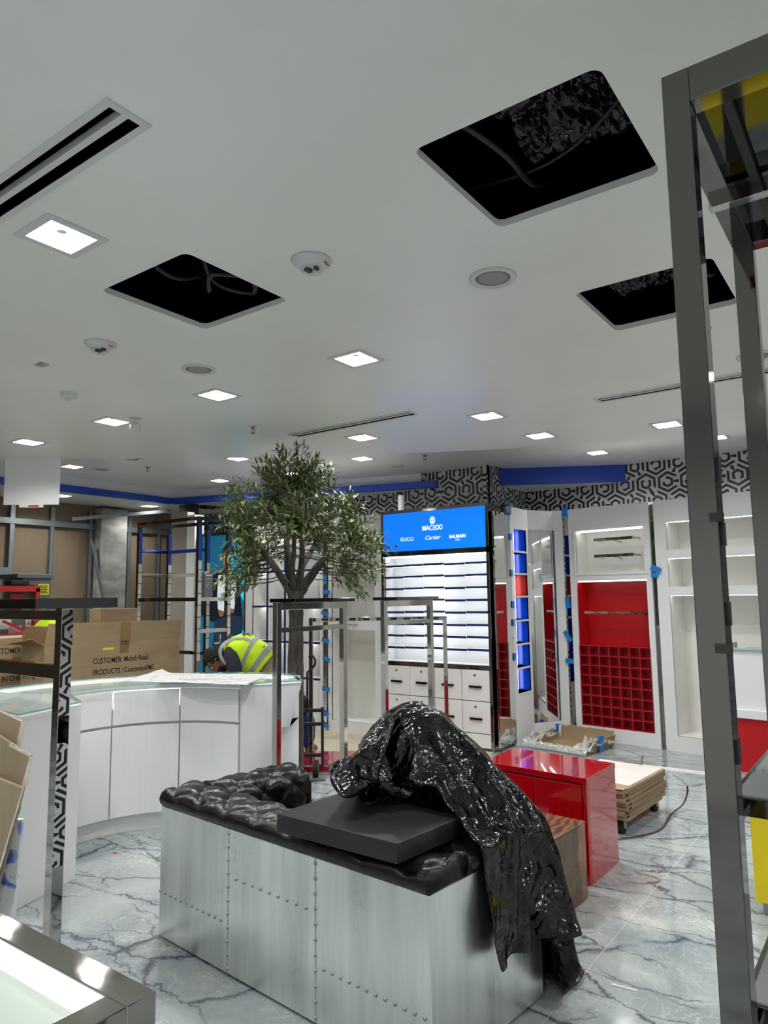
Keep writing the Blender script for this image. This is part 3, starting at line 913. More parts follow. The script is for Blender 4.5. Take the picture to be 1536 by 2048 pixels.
poly2([(-.004, .012), (.004, .012), (.003, -.006), (.007, -.012), (0, -.017), (-.007, -.012), (-.003, -.006)])
poly2([(-.008, -.026), (0, -.022), (.008, -.026), (0, -.038)])
obj('lion_emblem', mb, 'sign_white', scr)
obj('bezel', MB().box((0, -.02, 2.465), (W, .0, 2.5)).box((0, -.02, 1.985), (W, 0, 2.04)).box((0, -.02, 0), (.03, 0, 2.465)).box((W-.03, -.02, 0), (W, 0, 2.465)).box((0.03, -.02, .80), (W-.03, 0, .84)), 'chrome_dark', t)
for k, z in enumerate((1.882, 1.757, 1.629, 1.501, 1.374, 1.245, 1.122, .993)):
    mb = MB(); mb2 = MB()
    for q in range(5):
        a = .034+q*.2584
        dz = .004*((q*7+k*3) % 3-1)
        mb.box((a+.003, -.002, z+dz-.013), (a+.2555, .004, z+dz+.010))
        mb2.box((a+.004, .004, z+dz-.006), (a+.252, .19, z+dz+.004))
    s = obj('shelf', mb2, 'shelf_white', t); obj('shelf_edge', mb, 'navy', s)
    led(.05, W-.05, z-.006, t, .11, 'led_cool', .008)
led(.05, W-.05, 1.983, t, .05, 'led_cool')
obj('drawer_base', MB().box((.032, -.001, 0), (W-.032, .001, .8)), 'grey_metal', t)
for r, (z0, z1) in enumerate(((.486, .792), (.17, .478), (.03, .162))):
    for c in range(4):
        x0 = .034+c*.324; 
        d = obj('drawer', MB().box((x0, -.018, z0), (x0+.318, -.002, z1)), 'white', t, bevel=.003)
        if r < 2:
            xm = x0+.159
            obj('handle', MB().box((xm-.07, -.034, z0+.13), (xm+.07, -.026, z0+.152)).box((xm-.07, -.03, z0+.134), (xm-.055, -.017, z0+.148)).box((xm+.055, -.03, z0+.134), (xm+.07, -.017, z0+.148)), 'black_gloss', d)
            obj('lock', MB().tube([(xm-.005, -.018, z1-.05), (xm-.005, -.022, z1-.05)], .011, 14), 'screw', d)

# --- mirror on the flank, then the curved corner unit
o = obj('wall_mirror', MB().box((-3.375, 6.53, .04), (-3.355, 6.905, 2.41)), 'mirror')
tag(o, 'tall narrow mirror between the blue sign unit and the blue lit niches', 'mirror')
t = thing('corner_niche_unit', 'white curved corner unit with a column of blue lit niches and folded mirrors', 'corner unit', (-3.36, 6.91, 0), PI/2)
nz = [(2.02, 2.255), (1.78, 2.0), (1.535, 1.76), (1.28, 1.515), (1.03, 1.26), (.78, 1.01), (.515, .76)]
hs = [(.08, .40, a, b) for a, b in nz]
obj('carcass', carcass(.45, 2.49, hs, .3), 'white', t)
for i, H in enumerate(hs):
    q = obj('niche', niche(*H, .16), 'red_matt' if i == 2 else 'royal_gloss', t)
    plabel(q, 'red lit niche' if i == 2 else 'blue lit niche')
    obj('led_strip', MB().box((.325, .13, H[2]+.005), (.355, .155, H[3]-.005)), 'led', q)
    obj('ledge', MB().box((.08, -.003, H[2]-.02), (.40, .15, H[2])), 'white', q)
# in unit coordinates x = world y - 6.91, y = -(world x + 3.36)
def cu(x, y): return (y-6.91, -(x+3.36))
P1, P2, P3, P4 = cu(-3.36, 7.36), cu(-3.267, 7.503), cu(-3.174, 7.654), cu(-3.075, 7.662)
def facet(p, q, z0, z1, th=.02):
    p, q = Vector(p), Vector(q); d = (q-p).normalized(); n_ = Vector((-d.y, d.x))*th
    return [tuple(p), tuple(q), tuple(q+n_), tuple(p+n_)], z0, z1
mb = MB()
for a, b in ((P1, P2), (P2, P3), (P3, P4)): mb.prism(*facet(a, b, 2.27, 2.49))
for a, b in ((P1, P2), (P2, P3)): mb.prism(*facet(a, b, 0, .16))
mb.prism(*facet(P3, P4, 0, 2.27))
obj('surround', mb, 'white', t)
obj('mirror_leaf', MB().prism(*facet(P1, P2, .16, 2.27)), 'mirror', t)
obj('mirror_leaf', MB().prism(*facet(P2, P3, .16, 2.27)), 'mirror', t)

# --- red unit on the right
RA = math.radians(-8.05)
t = thing('red_cubby_unit', 'white unit with a red niche and a grid of red cubbyholes below', 'wall unit', (-3.0, 7.645, 0), RA)
hs = [(.085, .865, 1.775, 2.24), (.075, .87, .145, 1.69)]
obj('carcass', carcass(.93, 2.49, hs), 'white', t)
n1 = obj('niche', niche(*hs[0], .26), 'niche_white', t)
fr = MB()
a, b, c, d = hs[0]
for q in (((a-.03, -.012, c-.03), (b+.03, .004, c)), ((a-.03, -.012, d), (b+.03, .004, d+.03)), ((a-.03, -.012, c), (a, .004, d)), ((b, -.012, c), (b+.03, .004, d))): fr.box(*q)
obj('niche_frame', fr, 'white', t, bevel=.004)
led(a+.01, b-.01, d-.004, t, .05)
for z in (2.135, 1.955):
    mb = MB().box((.27, .06, z-.016), (.72, .068, z+.016)).box((.27, .068, z-.012), (.278, .25, z+.012)).box((.712, .068, z-.012), (.72, .25, z+.012))
    r = obj('hang_bar', mb, 'chrome', t)
    obj('bracket', MB().tube([(.5, .06, z-.012), (.5, .25, z-.03)], .01), 'chrome', r)
obj('red_niche', niche(.075, .87, .99, 1.69, .24), 'red_matt', t)
led(.08, .865, 1.688, t, .03)
mb = MB().box((.13, .04, 1.335), (.87, .048, 1.355))
r = obj('garment_rail', mb, 'chrome', t)
mb = MB()
for k in range(7): mb.cbox((.19+k*.105, .044, 1.330), (.03, .02, .018))
obj('rail_hook', mb, 'chrome_dark', r)
# cubbies
mb = MB(); n_c, n_r = 7, 8; x0, x1, z0, z1 = .075, .87, .145, .99
cw, ch = (x1-x0)/n_c, (z1-z0)/n_r
for i in range(n_c+1): mb.box((x0+i*cw-.006, .0, z0), (x0+i*cw+.006, .10, z1))
for j in range(n_r+1): mb.box((x0, .001, z0+j*ch-.006), (x1, .10, z0+j*ch+.006))
mb.box((x0, .09, z0), (x1, .10, z1))
q = obj('cubby_grid', mb, 'crimson', t); plabel(q, 'crimson grid of seven by eight cubbyholes')
o = obj('mirror_strip', MB().prism([(-2.072, 7.535), (-2.034, 7.53), (-2.034, 7.56), (-2.072, 7.565)], 0, 2.46), 'chrome_dark')
tag(o, 'thin mirror strip right of the red cubby unit', 'mirror')
o = obj('mirror_strip', MB().prism([(-3.068, 7.685), (-3.008, 7.68), (-3.008, 7.72), (-3.068, 7.725)], 0, 2.46), 'chrome_dark')
tag(o, 'thin mirror strip left of the red cubby unit with blue tape on it', 'mirror')

# --- white lit shelf unit at far right
t = thing('white_lit_unit', 'white lit wall unit with three open bays behind the chrome posts', 'wall unit', (-2.03, 7.508, 0), RA)
hs = [(.12, .96, 1.98, 2.26), (.12, .96, 1.61, 1.89), (.12, .96, .15, 1.52)]
obj('carcass', carcass(1.08, 2.49, hs), 'white', t)
for H in hs:
    obj('niche', niche(*H, .34), 'niche_white', t); led(H[0]+.01, H[1]-.01, H[3]-.001, t, .02, 'led', .003)
t = thing('white_end_unit', 'plain white wall unit at the right edge of the picture', 'wall unit', (-.95, 7.355, 0), math.radians(-10))
hs = [(.10, 1.0, .15, 2.0)]
obj('carcass', carcass(1.1, 2.49, hs), 'white', t); obj('niche', niche(*hs[0], .34), 'niche_white', t); led(.12, .98, 1.998, t, .03)

# --- light box with a printed figure
t = thing('lightbox_poster', 'tall teal lit poster of a figure in dark suit and jeans, behind the chrome tower', 'poster', (-7.97, 6.5, 0))
obj('case', MB().box((0, .002, 0), (.98, .1, 2.44)), 'chrome_dark', t)
f = obj('print', MB().box((.02, -.002, .05), (.96, .002, 2.40)), 'teal_print', t)
def pr(pts, mt, name, k):
    T = Matrix(((1,0,0,0),(0,0,-1,-.002-.0006*k),(0,1,0,0),(0,0,0,1)))
    return obj(name, MB().prism(pts, 0, .0006, T), mt, f)
pr([(.62, 1.7), (.66, 2.1), (.78, 2.36), (.96, 2.38), (.96, 1.5), (.84, 1.65), (.70, 1.72)], 'cyan_print', 'printed_glow', 1)
pr([(.60, .05), (.64, .5), (.74, 1.08), (.80, 1.13), (.96, 1.13), (.96, .05)], 'cyan_print', 'printed_glow', 1)
pr([(.02, 1.62), (.2, 1.60), (.34, 1.85), (.50, 1.95), (.70, 1.94), (.86, 1.82), (.95, 1.2), (.80, 1.28), (.60, 1.30), (.40, 1.22), (.20, 1.27), (.02, 1.40)], 'jacket_print', 'printed_suit', 2)
pr([(.40, 1.25), (.36, .85), (.34, .05), (.60, .05), (.64, .6), (.72, 1.0), (.94, 1.1), (.95, 1.3), (.70, 1.33)], 'jean_print', 'printed_jeans', 3)
pr([(.46, 1.86), (.44, 1.6), (.46, 1.40), (.58, 1.37), (.60, 1.86)], 'cuff_print', 'printed_sleeve', 4)
pr([(.66, 1.80), (.67, 1.42), (.78, 1.40), (.82, 1.62), (.80, 1.80)], 'cuff_print', 'printed_sleeve', 4)
pr([(.46, 1.395), (.58, 1.365), (.57, 1.31), (.50, 1.30)], 'hand_print', 'printed_hand', 5)
pr([(.665, 1.415), (.78, 1.395), (.77, 1.35), (.68, 1.35)], 'hand_print', 'printed_hand', 5)
pr([(.54, 2.02), (.58, 1.95), (.67, 1.95), (.70, 2.05), (.69, 2.2), (.62, 2.24), (.55, 2.18)], 'hand_print', 'printed_face', 5)
pr([(.53, 2.12), (.55, 2.22), (.62, 2.27), (.70, 2.23), (.71, 2.12), (.68, 2.18), (.60, 2.19)], 'jacket_print', 'printed_hair', 6)

# --- blue tape
def tape(p, rz, tilt, label, group, w=.10, h=.05, ry=None):
    mb = MB(); T = Matrix.Rotation(tilt, 4, 'Y')
    n = 4
    vs = []; fs = []
    for j in range(n+1):
        x = -w/2+w*j/n
        off = -.0035*abs(math.sin(j*1.7+w*40))-.002
        for z in (-h/2, h/2):
            jit = .003*math.sin(7*z/h+j*3)
            vs += [(x+(jit if j in (0, n) else 0), off, z), (x+(jit if j in (0, n) else 0), off+.001, z)]
    for j in range(n):
        a = j*4; b = a+4
        fs += [(a, a+2, b+2, b), (a+1, b+1, b+3, a+3), (a, b, b+1, a+1), (a+2, a+3, b+3, b+2)]
    fs += [(0, 1, 3, 2), (n*4, n*4+2, n*4+3, n*4+1)]
    mb.add(vs, fs, T)
    o = obj('painters_tape', mb, 'tape', loc=p, rz=rz)
    return tag(o, label, 'tape', group)
ORD = ['topmost', 'second', 'third', 'fourth', 'fifth', 'sixth', 'seventh', 'lowest']
for i, ((x, y, z), ti, hh) in enumerate(zip([(-5.595, 6.482, 1.767), (-5.57, 6.482, 1.606), (-5.594, 6.482, 1.352), (-5.587, 6.482, 1.036), (-5.572, 6.482, .821), (-5.581, 6.482, .474), (-5.598, 6.482, .193), (-5.598, 6.482, .062)],
                                        (1.45, .1, .3, .3, .35, .1, .3, .45), (.05, .05, .05, .05, .05, .05, .055, .055))):
    tape((x, y, z), 0, ti, f'{ORD[i]} blue tape piece from the top on the mirror strip right of the trunk' if 0 < i < 7 else f'{ORD[i]} blue tape piece on the mirror strip right of the trunk', 'tape on the mirror strip by the trunk', .13 if i == 0 else .115, hh)
TR = [((-3.03, 7.632, 2.465), .15, .07, .10, 'blue tape piece at the top of the gap left of the red cubby unit'), ((-3.034, 7.632, 1.454), 1.45, .12, .06, 'upright blue tape piece beside the red niche, left side'),
      ((-3.05, 7.632, 1.086), .95, .13, .05, 'slanted blue tape piece left of the red cubby unit'), ((-3.04, 7.632, .814), .05, .10, .05, 'level blue tape piece, lowest in the gap left of the red cubbies'),
      ((-2.03, 7.488, 1.79), .5, .11, .06, 'upper blue tape piece right of the red cubby unit'), ((-2.047, 7.49, 1.73), .1, .07, .05, 'lower blue tape piece right of the red cubby unit')]
for p, ti, w_, h_, lb in TR: tape(p, RA, ti, lb, 'tape beside the red cubby unit', w_, h_)
for i, (y, z, h_) in enumerate(((6.908, 2.46, .13), (6.90, 2.161, .07), (6.90, 1.775, .07), (6.905, 1.445, .07), (6.90, 1.255, .07), (6.905, .904, .07))):
    tape((-3.352, y, z), PI/2, .1, f'{["topmost", "second", "third", "fourth", "fifth", "lowest"][i]} blue tape piece{" from the top" if 0 < i < 5 else ""} on the edge between mirror and blue niches', 'tape on the mirror edge', .05, h_)
# ================================================================== LEFT SIDE: SHELF TOWER, CARTONS, LIFT
t = thing('shelf_tower', 'empty chrome shelf tower with blue and white wrapped posts before the teal poster', 'shelving', (-6.085, 4.78, 0))
hx, hy, top = .485, .19, 2.36
def tpost(x, y, film=True, z0=0):
    p = obj('post', MB().box((x-.02, y-.02, z0), (x+.02, y+.02, top)), 'chrome_dark', t, bevel=.002)
    if film:
        obj('blue_film', MB().box((x+.0205, y-.019, 1.92), (x+.0225, y+.019, 2.26)), 'royal', p)
        obj('white_film', MB().box((x+.0205, y-.02, .95), (x+.0235, y+.02, 1.92)), 'wrap', p)
        for k in range(8): obj('tie', MB().box((x-.021, y-.021, 1.02+k*.115), (x+.0245, y+.021, 1.027+k*.115)), 'black', p)
for x, y in ((-hx, -hy), (hx, -hy), (hx, hy), (-hx, hy), (.16, hy)): tpost(x, y)
def trail(p, q, z, mt='chrome_dark', w_=.036): obj('rail', MB().bar((*p, z), (*q, z), .03, w_), mt, t)
for p, q in (((-hx, -hy), (hx, -hy)), ((hx, -hy), (hx, hy)), ((hx, hy), (-hx, hy)), ((-hx, hy), (-hx, -hy))):
    trail(p, q, top-.02); trail(p, q, .10)
trail((-hx, -hy), (hx, -hy), 1.54); trail((hx, -hy), (hx, hy), 1.54, 'wrap'); trail((hx, -hy), (hx, hy), 1.23, 'wrap')
trail((-hx, hy), (.16, hy), 2.06, 'royal'); trail((-hx, hy), (.16, hy), 1.80, 'wrap'); trail((-hx, -hy), (-hx, hy), 1.80); trail((-hx, -hy), (-hx, hy), 2.06)
trail((-hx, hy), (hx, hy), .98); trail((hx, -hy), (hx, hy), .98)
obj('shelf', MB().box((-hx, -hy, 1.556), (hx, hy, 1.562)), 'glass', t)
obj('hang_bracket', MB().box((hx+.02, -.02, 1.10), (hx+.05, .06, 1.115)).box((hx+.02, .05, 1.10), (hx+.05, .065, 1.19)), 'chrome', t)
o = obj('grey_carton', MB().box((-5.68, 4.66, 1.562), (-5.585, 4.76, 1.80)), 'grey_tall', bevel=.002)
tag(o, 'small upright grey printed box on the shelf tower', 'box')
for k, z in enumerate((1.77, 1.74, 1.70, 1.68, 1.66)):
    obj('print_line', MB().box((-5.5848, 4.675, z), (-5.584, 4.745-.01*k, z+(.012 if k == 0 else .004))), 'white_label', o)

def carton(name, label, a, b, group=None, top_open=False):
    t = thing(name, label, 'cardboard box', ((a[0]+b[0])/2, (a[1]+b[1])/2, 0), 0, group)
    sx, sy = abs(b[0]-a[0])/2, abs(b[1]-a[1])/2
    mb = MB()
    if top_open:
        e = .006
        mb.box((-sx, -sy, a[2]), (sx, sy, a[2]+e)).box((-sx, -sy, a[2]), (-sx+e, sy, b[2])).box((sx-e, -sy, a[2]), (sx, sy, b[2])).box((-sx, -sy, a[2]), (sx, -sy+e, b[2])).box((-sx, sy-e, a[2]), (sx, sy, b[2]))
    else: mb.box((-sx, -sy, a[2]), (sx, sy, b[2]))
    obj('carton_body', mb, 'card', t, bevel=.004)
    return t, sx, sy
RX = (PI/2, 0, PI/2)
t, sx, sy = carton('cardboard_carton', 'large open cardboard carton with black shipping text behind the curved counter', (-5.97, 3.07, 0), (-5.62, 4.40, 1.18), 'shipping cartons', True)
obj('flap', MB().add([(sx-.004, -sy, 1.18), (sx, -sy, 1.18), (sx, sy, 1.18), (sx-.004, sy, 1.18), (sx+.012, -sy+.02, 1.36), (sx+.016, -sy+.02, 1.36), (sx+.016, sy, 1.352), (sx+.012, sy, 1.352)],
    [(0,3,2,1),(4,5,6,7),(0,1,5,4),(1,2,6,5),(2,3,7,6),(3,0,4,7)]), 'card', t)
obj('flap', MB().add([(-sx, -sy, 1.18), (sx, -sy, 1.18), (sx-.03, -sy-.09, 1.24), (-sx+.05, -sy-.16, 1.20), (-sx, -sy+.004, 1.18), (sx, -sy+.004, 1.18), (sx-.03, -sy-.086, 1.244), (-sx+.05, -sy-.156, 1.204)],
    [(0,1,2,3),(4,7,6,5),(0,4,5,1),(1,5,6,2),(2,6,7,3),(3,7,4,0)]), 'card_dark', t)
obj('flap', MB().box((-sx-.004, -sy, 1.17), (-sx, sy, 1.30)), 'card_dark', t)
obj('packing_tape', MB().box((sx+.0005, .02, 1.08), (sx+.001, .11, 1.18)), 'card_dark', t)
obj('packing_tape', MB().box((sx+.014, .02, 1.19), (sx+.0175, .11, 1.35)), 'card_dark', t)
def inky(s, y, z, size, sx_=1.0, dx=0, b=.0006): text('lettering', s, size, 'ink', t, (sx+.001+dx, y, z), RX, bold=b, sx=sx_, align='LEFT', ext=.0004)
y0 = 3.50-3.735
inky('CUSTOMER: Mehdi Raad', y0, 1.025, .066, .80); inky('PRODUCTS : CustomizeFM3', y0, .93, .064, .80)
inky('CTN NO. :', y0, .835, .064, .80); inky('/ 86', y0+.385, .84, .062, .85)
text('handwriting', '81', .06, 'ink', t, (sx+.001, y0+.29, .84), RX, ext=.0003)
obj('sticker', MB().box((sx+.0005, -.145, 1.115), (sx+.0015, -.04, 1.135)), 'yellow_label', t)
RY = (PI/2, 0, 0)
text('lettering', 'Q-TY: 1 pc', .055, 'ink', t, (-sx+.03, -sy-.001, .93), RY, align='LEFT', sx=.8, ext=.0004, bold=.0005)
text('lettering', 'MADE IN CHINA', .055, 'ink', t, (-sx+.03, -sy-.001, .82), RY, align='LEFT', sx=.72, ext=.0004, bold=.0005)
t, sx, sy = carton('cardboard_carton', 'closed cardboard carton with shipping text at the far left picture edge', (-6.50, 1.9, 0), (-6.10, 3.55, 1.24), 'shipping cartons')
text('lettering', 'CUSTOMER: Mehdi Raad', .066, 'ink', t, (sx+.001, 2.86-2.725, 1.13), RX, sx=.80, align='LEFT', ext=.0004, bold=.0006)
text('lettering', 'MADE IN CHINA', .062, 'ink', t, (sx+.001, 2.83-2.725, .90), RX, sx=.80, align='LEFT', ext=.0004, bold=.0006)
obj('packing_tape', MB().box((-.03, -sy, 1.2402), (.03, sy, 1.241)), 'marble_panel', t)
t, sx, sy = carton('cardboard_carton', 'tall plain cardboard carton whose top shows behind the open carton', (-6.48, 3.98, 0), (-6.30, 4.40, 1.46), 'shipping cartons')
t, sx, sy = carton('cardboard_carton', 'hidden cardboard carton under the yellow vest', (-7.0, 3.62, 0), (-6.55, 4.3-.4, 1.30), 'shipping cartons')
mb = MB(); P = []
for i in range(13):
    a = i/12; row = []
    for j in range(9):
        b = j/8
        row.append((-6.90+.3*b, 3.66+.20*a, 1.302+.12*math.sin(PI*a)**.7*math.sin(PI*min(1, b*.9+.08))**.6+.008*noise.noise((a*7, b*7, 1))))
    P.append(row)
mb.grid(P)
o = obj('hi_vis_vest', mb, 'hivis', smooth=True); tag(o, 'yellow safety vest with grey stripe just showing over the cartons', 'safety vest')
mb = MB(); mb.grid([[tuple(Vector(p)+Vector((.002, 0, .003))) for p in row] for row in P[4:8]])
obj('reflective_stripe', mb, 'reflect', o, smooth=True)

t = thing('scissor_lift', 'grey and red lift machine with warning labels before the brown hoarding', 'lift', (-9.0, 4.6, 0))
obj('cabinet', MB().box((-.45, .0, .35), (0, .37, 1.86)), 'grey_metal', t, bevel=.01)
obj('lid', MB().box((-.47, -.08, 1.83), (.02, .40, 1.885)), 'grey_metal', t, bevel=.006)
obj('lower_box', MB().box((-.35, -.32, .3), (.02, .05, 1.36)), 'grey_metal', t, bevel=.01)
obj('control_box', MB().box((-.1, -.18, 1.74), (.08, .05, 1.80)), 'rubber', t, bevel=.008)
obj('guard_frame', MB().box((.03, -.9, 1.66), (.09, .18, 1.73)).box((.03, .13, 1.08), (.09, .18, 1.70)).box((.03, -.9, 1.08), (.09, .18, 1.14)).box((.03, -.9, .3), (.09, -.85, 1.7)), 'red_metal', t)
obj('guard_frame', MB().bar((.06, .15, 1.12), (.06, -.25, 1.3), .03), 'red_metal', t)
obj('red_plate', MB().box((.02, -.16, 1.53), (.028, .02, 1.63)), 'red_label', t)
obj('warning_label', MB().box((.0005, .20, 1.62), (.003, .345, 1.76)), 'yellow_label', t)
for k in range(5): obj('print_line', MB().box((.0032, .215, 1.64+k*.022), (.004, .33-.01*(k % 2), 1.650+k*.022)), 'ink', t)
mb = MB(); T = Matrix(((0,0,1,.001),(1,0,0,.10),(0,1,0,1.70),(0,0,0,1)))
ring = [(.075*math.cos(a*PI/12), .05*math.sin(a*PI/12)) for a in range(-9, 19)]
mb.prism([(-.085, 0), (-.03, .045), (-.03, .018), (.06, .018), (.06, -.018), (-.03, -.018), (-.03, -.045)], 0, .002, T)
obj('arrow_logo', mb, 'orange_label', t)
mb = MB().tube([T @ Vector((x, y, .002)) for x, y in ring], .006, 6); obj('logo_ring', mb, 'red_label', t)
for a, b, mt in (((.021, -.27, 1.20), (.024, -.13, 1.33), 'white_label'), ((.0215, -.16, 1.14), (.0245, .0, 1.24), 'pink_label'), ((.0005, .05, 1.10), (.022, .12, 1.33), 'white_label')):
    obj('label_plate', MB().box(a, b), mt, t)
T = Matrix(((0,0,1,.023),(1,0,0,.085),(0,1,0,1.27),(0,0,0,1)))
obj('warning_triangle', MB().prism([(-.03, -.025), (.03, -.025), (0, .03)], 0, .002, T), 'orange_label', t)
obj('base', MB().box((-.5, -.95, .12), (.1, .45, .34)), 'red_metal', t, bevel=.01)
for x, y in ((-.4, -.8), (0, -.8), (-.4, .3), (0, .3)):
    obj('wheel', MB().tube([(x, y-.05, .13), (x, y+.05, .13)], .13, 20), 'rubber', t)
o = obj('cable_tray', MB().box((-9.95, 3.6, 1.88), (-9.8, 4.86, 2.0)), 'steel'); tag(o, 'pale metal tray against the hoarding at the left picture edge', 'tray')
# ================================================================== CURVED COUNTER
t = thing('display_counter', 'white curved display counter with drawers and a glass top', 'counter', (-3.66, 2.71, 0))
RI, RO = .70, 1.33
A0, A1 = math.radians(93), math.radians(196)     # inner face, from right end round to the left block
def pa(r, a): return (r*math.cos(a), r*math.sin(a))
def arc(r, a, b, n=28): return [pa(r, a+(b-a)*i/n) for i in range(n+1)]
# end blocks (in counter coordinates)
RB = [(-.04, .70), (.19, 1.06), (-.20, 1.36), (-.07, 1.31)]
LB = [(-.07, -.79), (-.21, -.36), (-.672, -.193), (-1.27, -.38), (-.80, -.72)]
obj('counter_body', MB().prism(arc(RI+.03, A0, A1)+arc(RO-.02, A1, A0), .10, .86), 'white', t)
obj('toe_kick', MB().prism(arc(RI+.05, A0, A1)+arc(RO-.05, A1, A0), 0, .10), 'white_matt', t)
def blk(poly, z0, z1): return MB().prism(poly, z0, z1)
q = obj('end_block', blk(LB, 0, .955), 'white', t, bevel=.003)
# right block: upper part leans out over the lower part
p, r = Vector(RB[0]), Vector(RB[1]); d = r-p
lo = [tuple(p), tuple(p+d*.66), tuple(Vector(RB[2])-d*.34), RB[3]]
mid = [tuple(p), tuple(p+d*.80), tuple(Vector(RB[2])-d*.20), RB[3]]
mb = MB().prism(lo, 0, .66)
vs = [(*a, .66) for a in mid]+[(*a, .955) for a in RB]
mb.add(vs, [(0,3,2,1),(4,5,6,7),(0,1,5,4),(1,2,6,5),(2,3,7,6),(3,0,4,7)])
obj('end_block', mb, 'white', t)
seams = [math.radians(a) for a in (93, 126.5, 167.0, 196)]
seams = [math.radians(94.5), math.radians(131), math.radians(167.5), math.radians(196)]
for i in range(3):
    a, b = seams[i]+.006, seams[i+1]-.006
    dr = obj('drawer', MB().prism(arc(RI, a, b, 12)+arc(RI+.022, b, a, 12), .712, .93), 'white', t, bevel=.0015)
    if i == 1:
        mb = MB().prism(arc(RI-.0008, a, b, 12)+arc(RI+.004, b, a, 12), .931, .9335)
        for e in (a, b): mb.prism(arc(RI-.0008, e-.0016, e+.0016, 2)+arc(RI+.004, e+.0016, e-.0016, 2), .82, .9335)
        obj('lit_gap', mb, 'led', dr)  # glowing strip painted along the drawer edges for light leaking through the gap
    obj('cupboard_door', MB().prism(arc(RI, a, b, 12)+arc(RI+.022, b, a, 12), .115, .694), 'white', t, bevel=.0015)
topo = [(-.04, .68), (.20, 1.05), (-.20, 1.39)]+arc(RO, math.radians(97), math.radians(193))+[(-.82, -.75), (-.06, -.80), (-.20, -.37), (-.66, -.19)]+arc(RI-.02, math.radians(194), math.radians(95))
obj('deck', MB().prism(arc(RI+.03, A0, A1)+arc(RO-.02, A1, A0), .861, .866), 'deck', t)
obj('rim', MB().prism(arc(RI, A0, A1)+arc(RI+.03, A1, A0), .935, .963).prism(arc(RO-.03, A0, A1)+arc(RO, A1, A0), .86, .963), 'white', t)
obj('led_strip', MB().prism(arc(RO-.055, A0+.03, A1-.03)+arc(RO-.035, A1-.03, A0+.03), .935, .955), 'led_soft', t)
obj('glass_top', MB().prism(topo, .9635, .9755), 'glass', t)
mb = MB()
n = len(topo)
for i in range(n):
    a, b = Vector(topo[i]), Vector(topo[(i+1) % n])
    d = (b-a); 
    if d.length < 1e-6: continue
    nn = Vector((d.y, -d.x)).normalized()*.0015
    mb.add([(*a, .964), (*b, .964), (*b, .975), (*a, .975), (*(a+nn), .964), (*(b+nn), .964), (*(b+nn), .975), (*(a+nn), .975)], [(0,1,2,3),(4,7,6,5)])
obj('glass_edge', mb, 'glass_edge', t)
obj('painted_deck_reflection', MB().prism([(-.95+.20*math.cos(a*PI/16), -.10+.14*math.sin(a*PI/16)) for a in range(32)], .8662, .8666), 'grille', t)  # grey patch painted on the deck for a reflection in the glass top

# drawings on the counter
P = []
C_ = [(-4.47, 3.03), (-4.70, 3.52), (-3.86, 3.86), (-3.56, 3.33)]
for i in range(31):
    row = []
    for j in range(25):
        u, v = i/30, j/24
        a = Vector(C_[0]).lerp(Vector(C_[3]), u); b = Vector(C_[1]).lerp(Vector(C_[2]), u); q = a.lerp(b, v)
        h = .979+.007*abs(noise.noise((u*5, v*4, 2)))+.006*abs(noise.noise((u*11, v*9, 5)))
        e = max(0, .12-u)/.12; h += .03*e*e*v
        h -= 0
        row.append((q.x+.012*noise.noise((v*6, u, 3)), q.y+.012*noise.noise((u*6, v, 7)), h))
    P.append(row)
mb = MB().grid(P)
o = obj('plan_drawing', mb, 'paper', smooth=True); tag(o, 'large creased sheet of plan drawings spread on the curved counter', 'paper')
md = o.modifiers.new('thick', 'SOLIDIFY'); md.thickness = .001
mb = MB(); rr = random.Random(4)
for k in range(46):
    i, j = rr.randrange(3, 26), rr.randrange(2, 20); L = rr.randrange(2, 6)
    if k % 2: ids = [(min(30, i+q), j) for q in range(L)]
    else: ids = [(i, min(24, j+q)) for q in range(L)]
    mb.tube([Vector(P[a][b])+Vector((0, 0, .0008)) for a, b in ids], .0011, 4)
obj('drawn_line', mb, 'grille', o)

# ================================================================== CHROME GARMENT RACKS
def rack(x, y0, y1, px0, px1, py0, py1, label):
    """inverted-U chrome frame along y with black top plate"""
    cx, cy = x, (y0+y1)/2
    t = thing('garment_rack', label, 'clothes rack', (cx, cy, 0), 0, 'chrome racks with black tops')
    h = 1.518; w_ = .038
    for y in (y0-cy, y1-cy):
        obj('post', MB().box((-w_/2, y-w_/2, .012), (w_/2, y+w_/2, h)), 'chrome', t, bevel=.002)
    obj('top_rail', MB().box((-w_/2, y0-cy+w_/2, h-.045), (w_/2, y1-cy-w_/2, h)), 'chrome', t, bevel=.002)
    obj('hang_rail', MB().box((-w_/2, y0-cy+w_/2, h-.15-.03), (w_/2, y1-cy-w_/2, h-.15)), 'chrome', t, bevel=.002)
    obj('top_plate', MB().box((px0-cx, py0-cy, h), (px1-cx, py1-cy, h+.024)), 'black_gloss', t, bevel=.002)
    obj('foot', MB().box((-.14, y0-cy-.02, 0), (.14, y1-cy+.02, .012)), 'chrome_dark', t, bevel=.002)
    return t
rack(-3.06, 3.106, 3.73, -3.17, -2.95, 3.15, 3.72, 'chrome rack with black top in front of the olive tree trunk')
rack(-3.07, 4.21, 4.83, -3.18, -2.96, 4.22, 4.79, 'chrome rack with black top in front of the blue sign shelves')
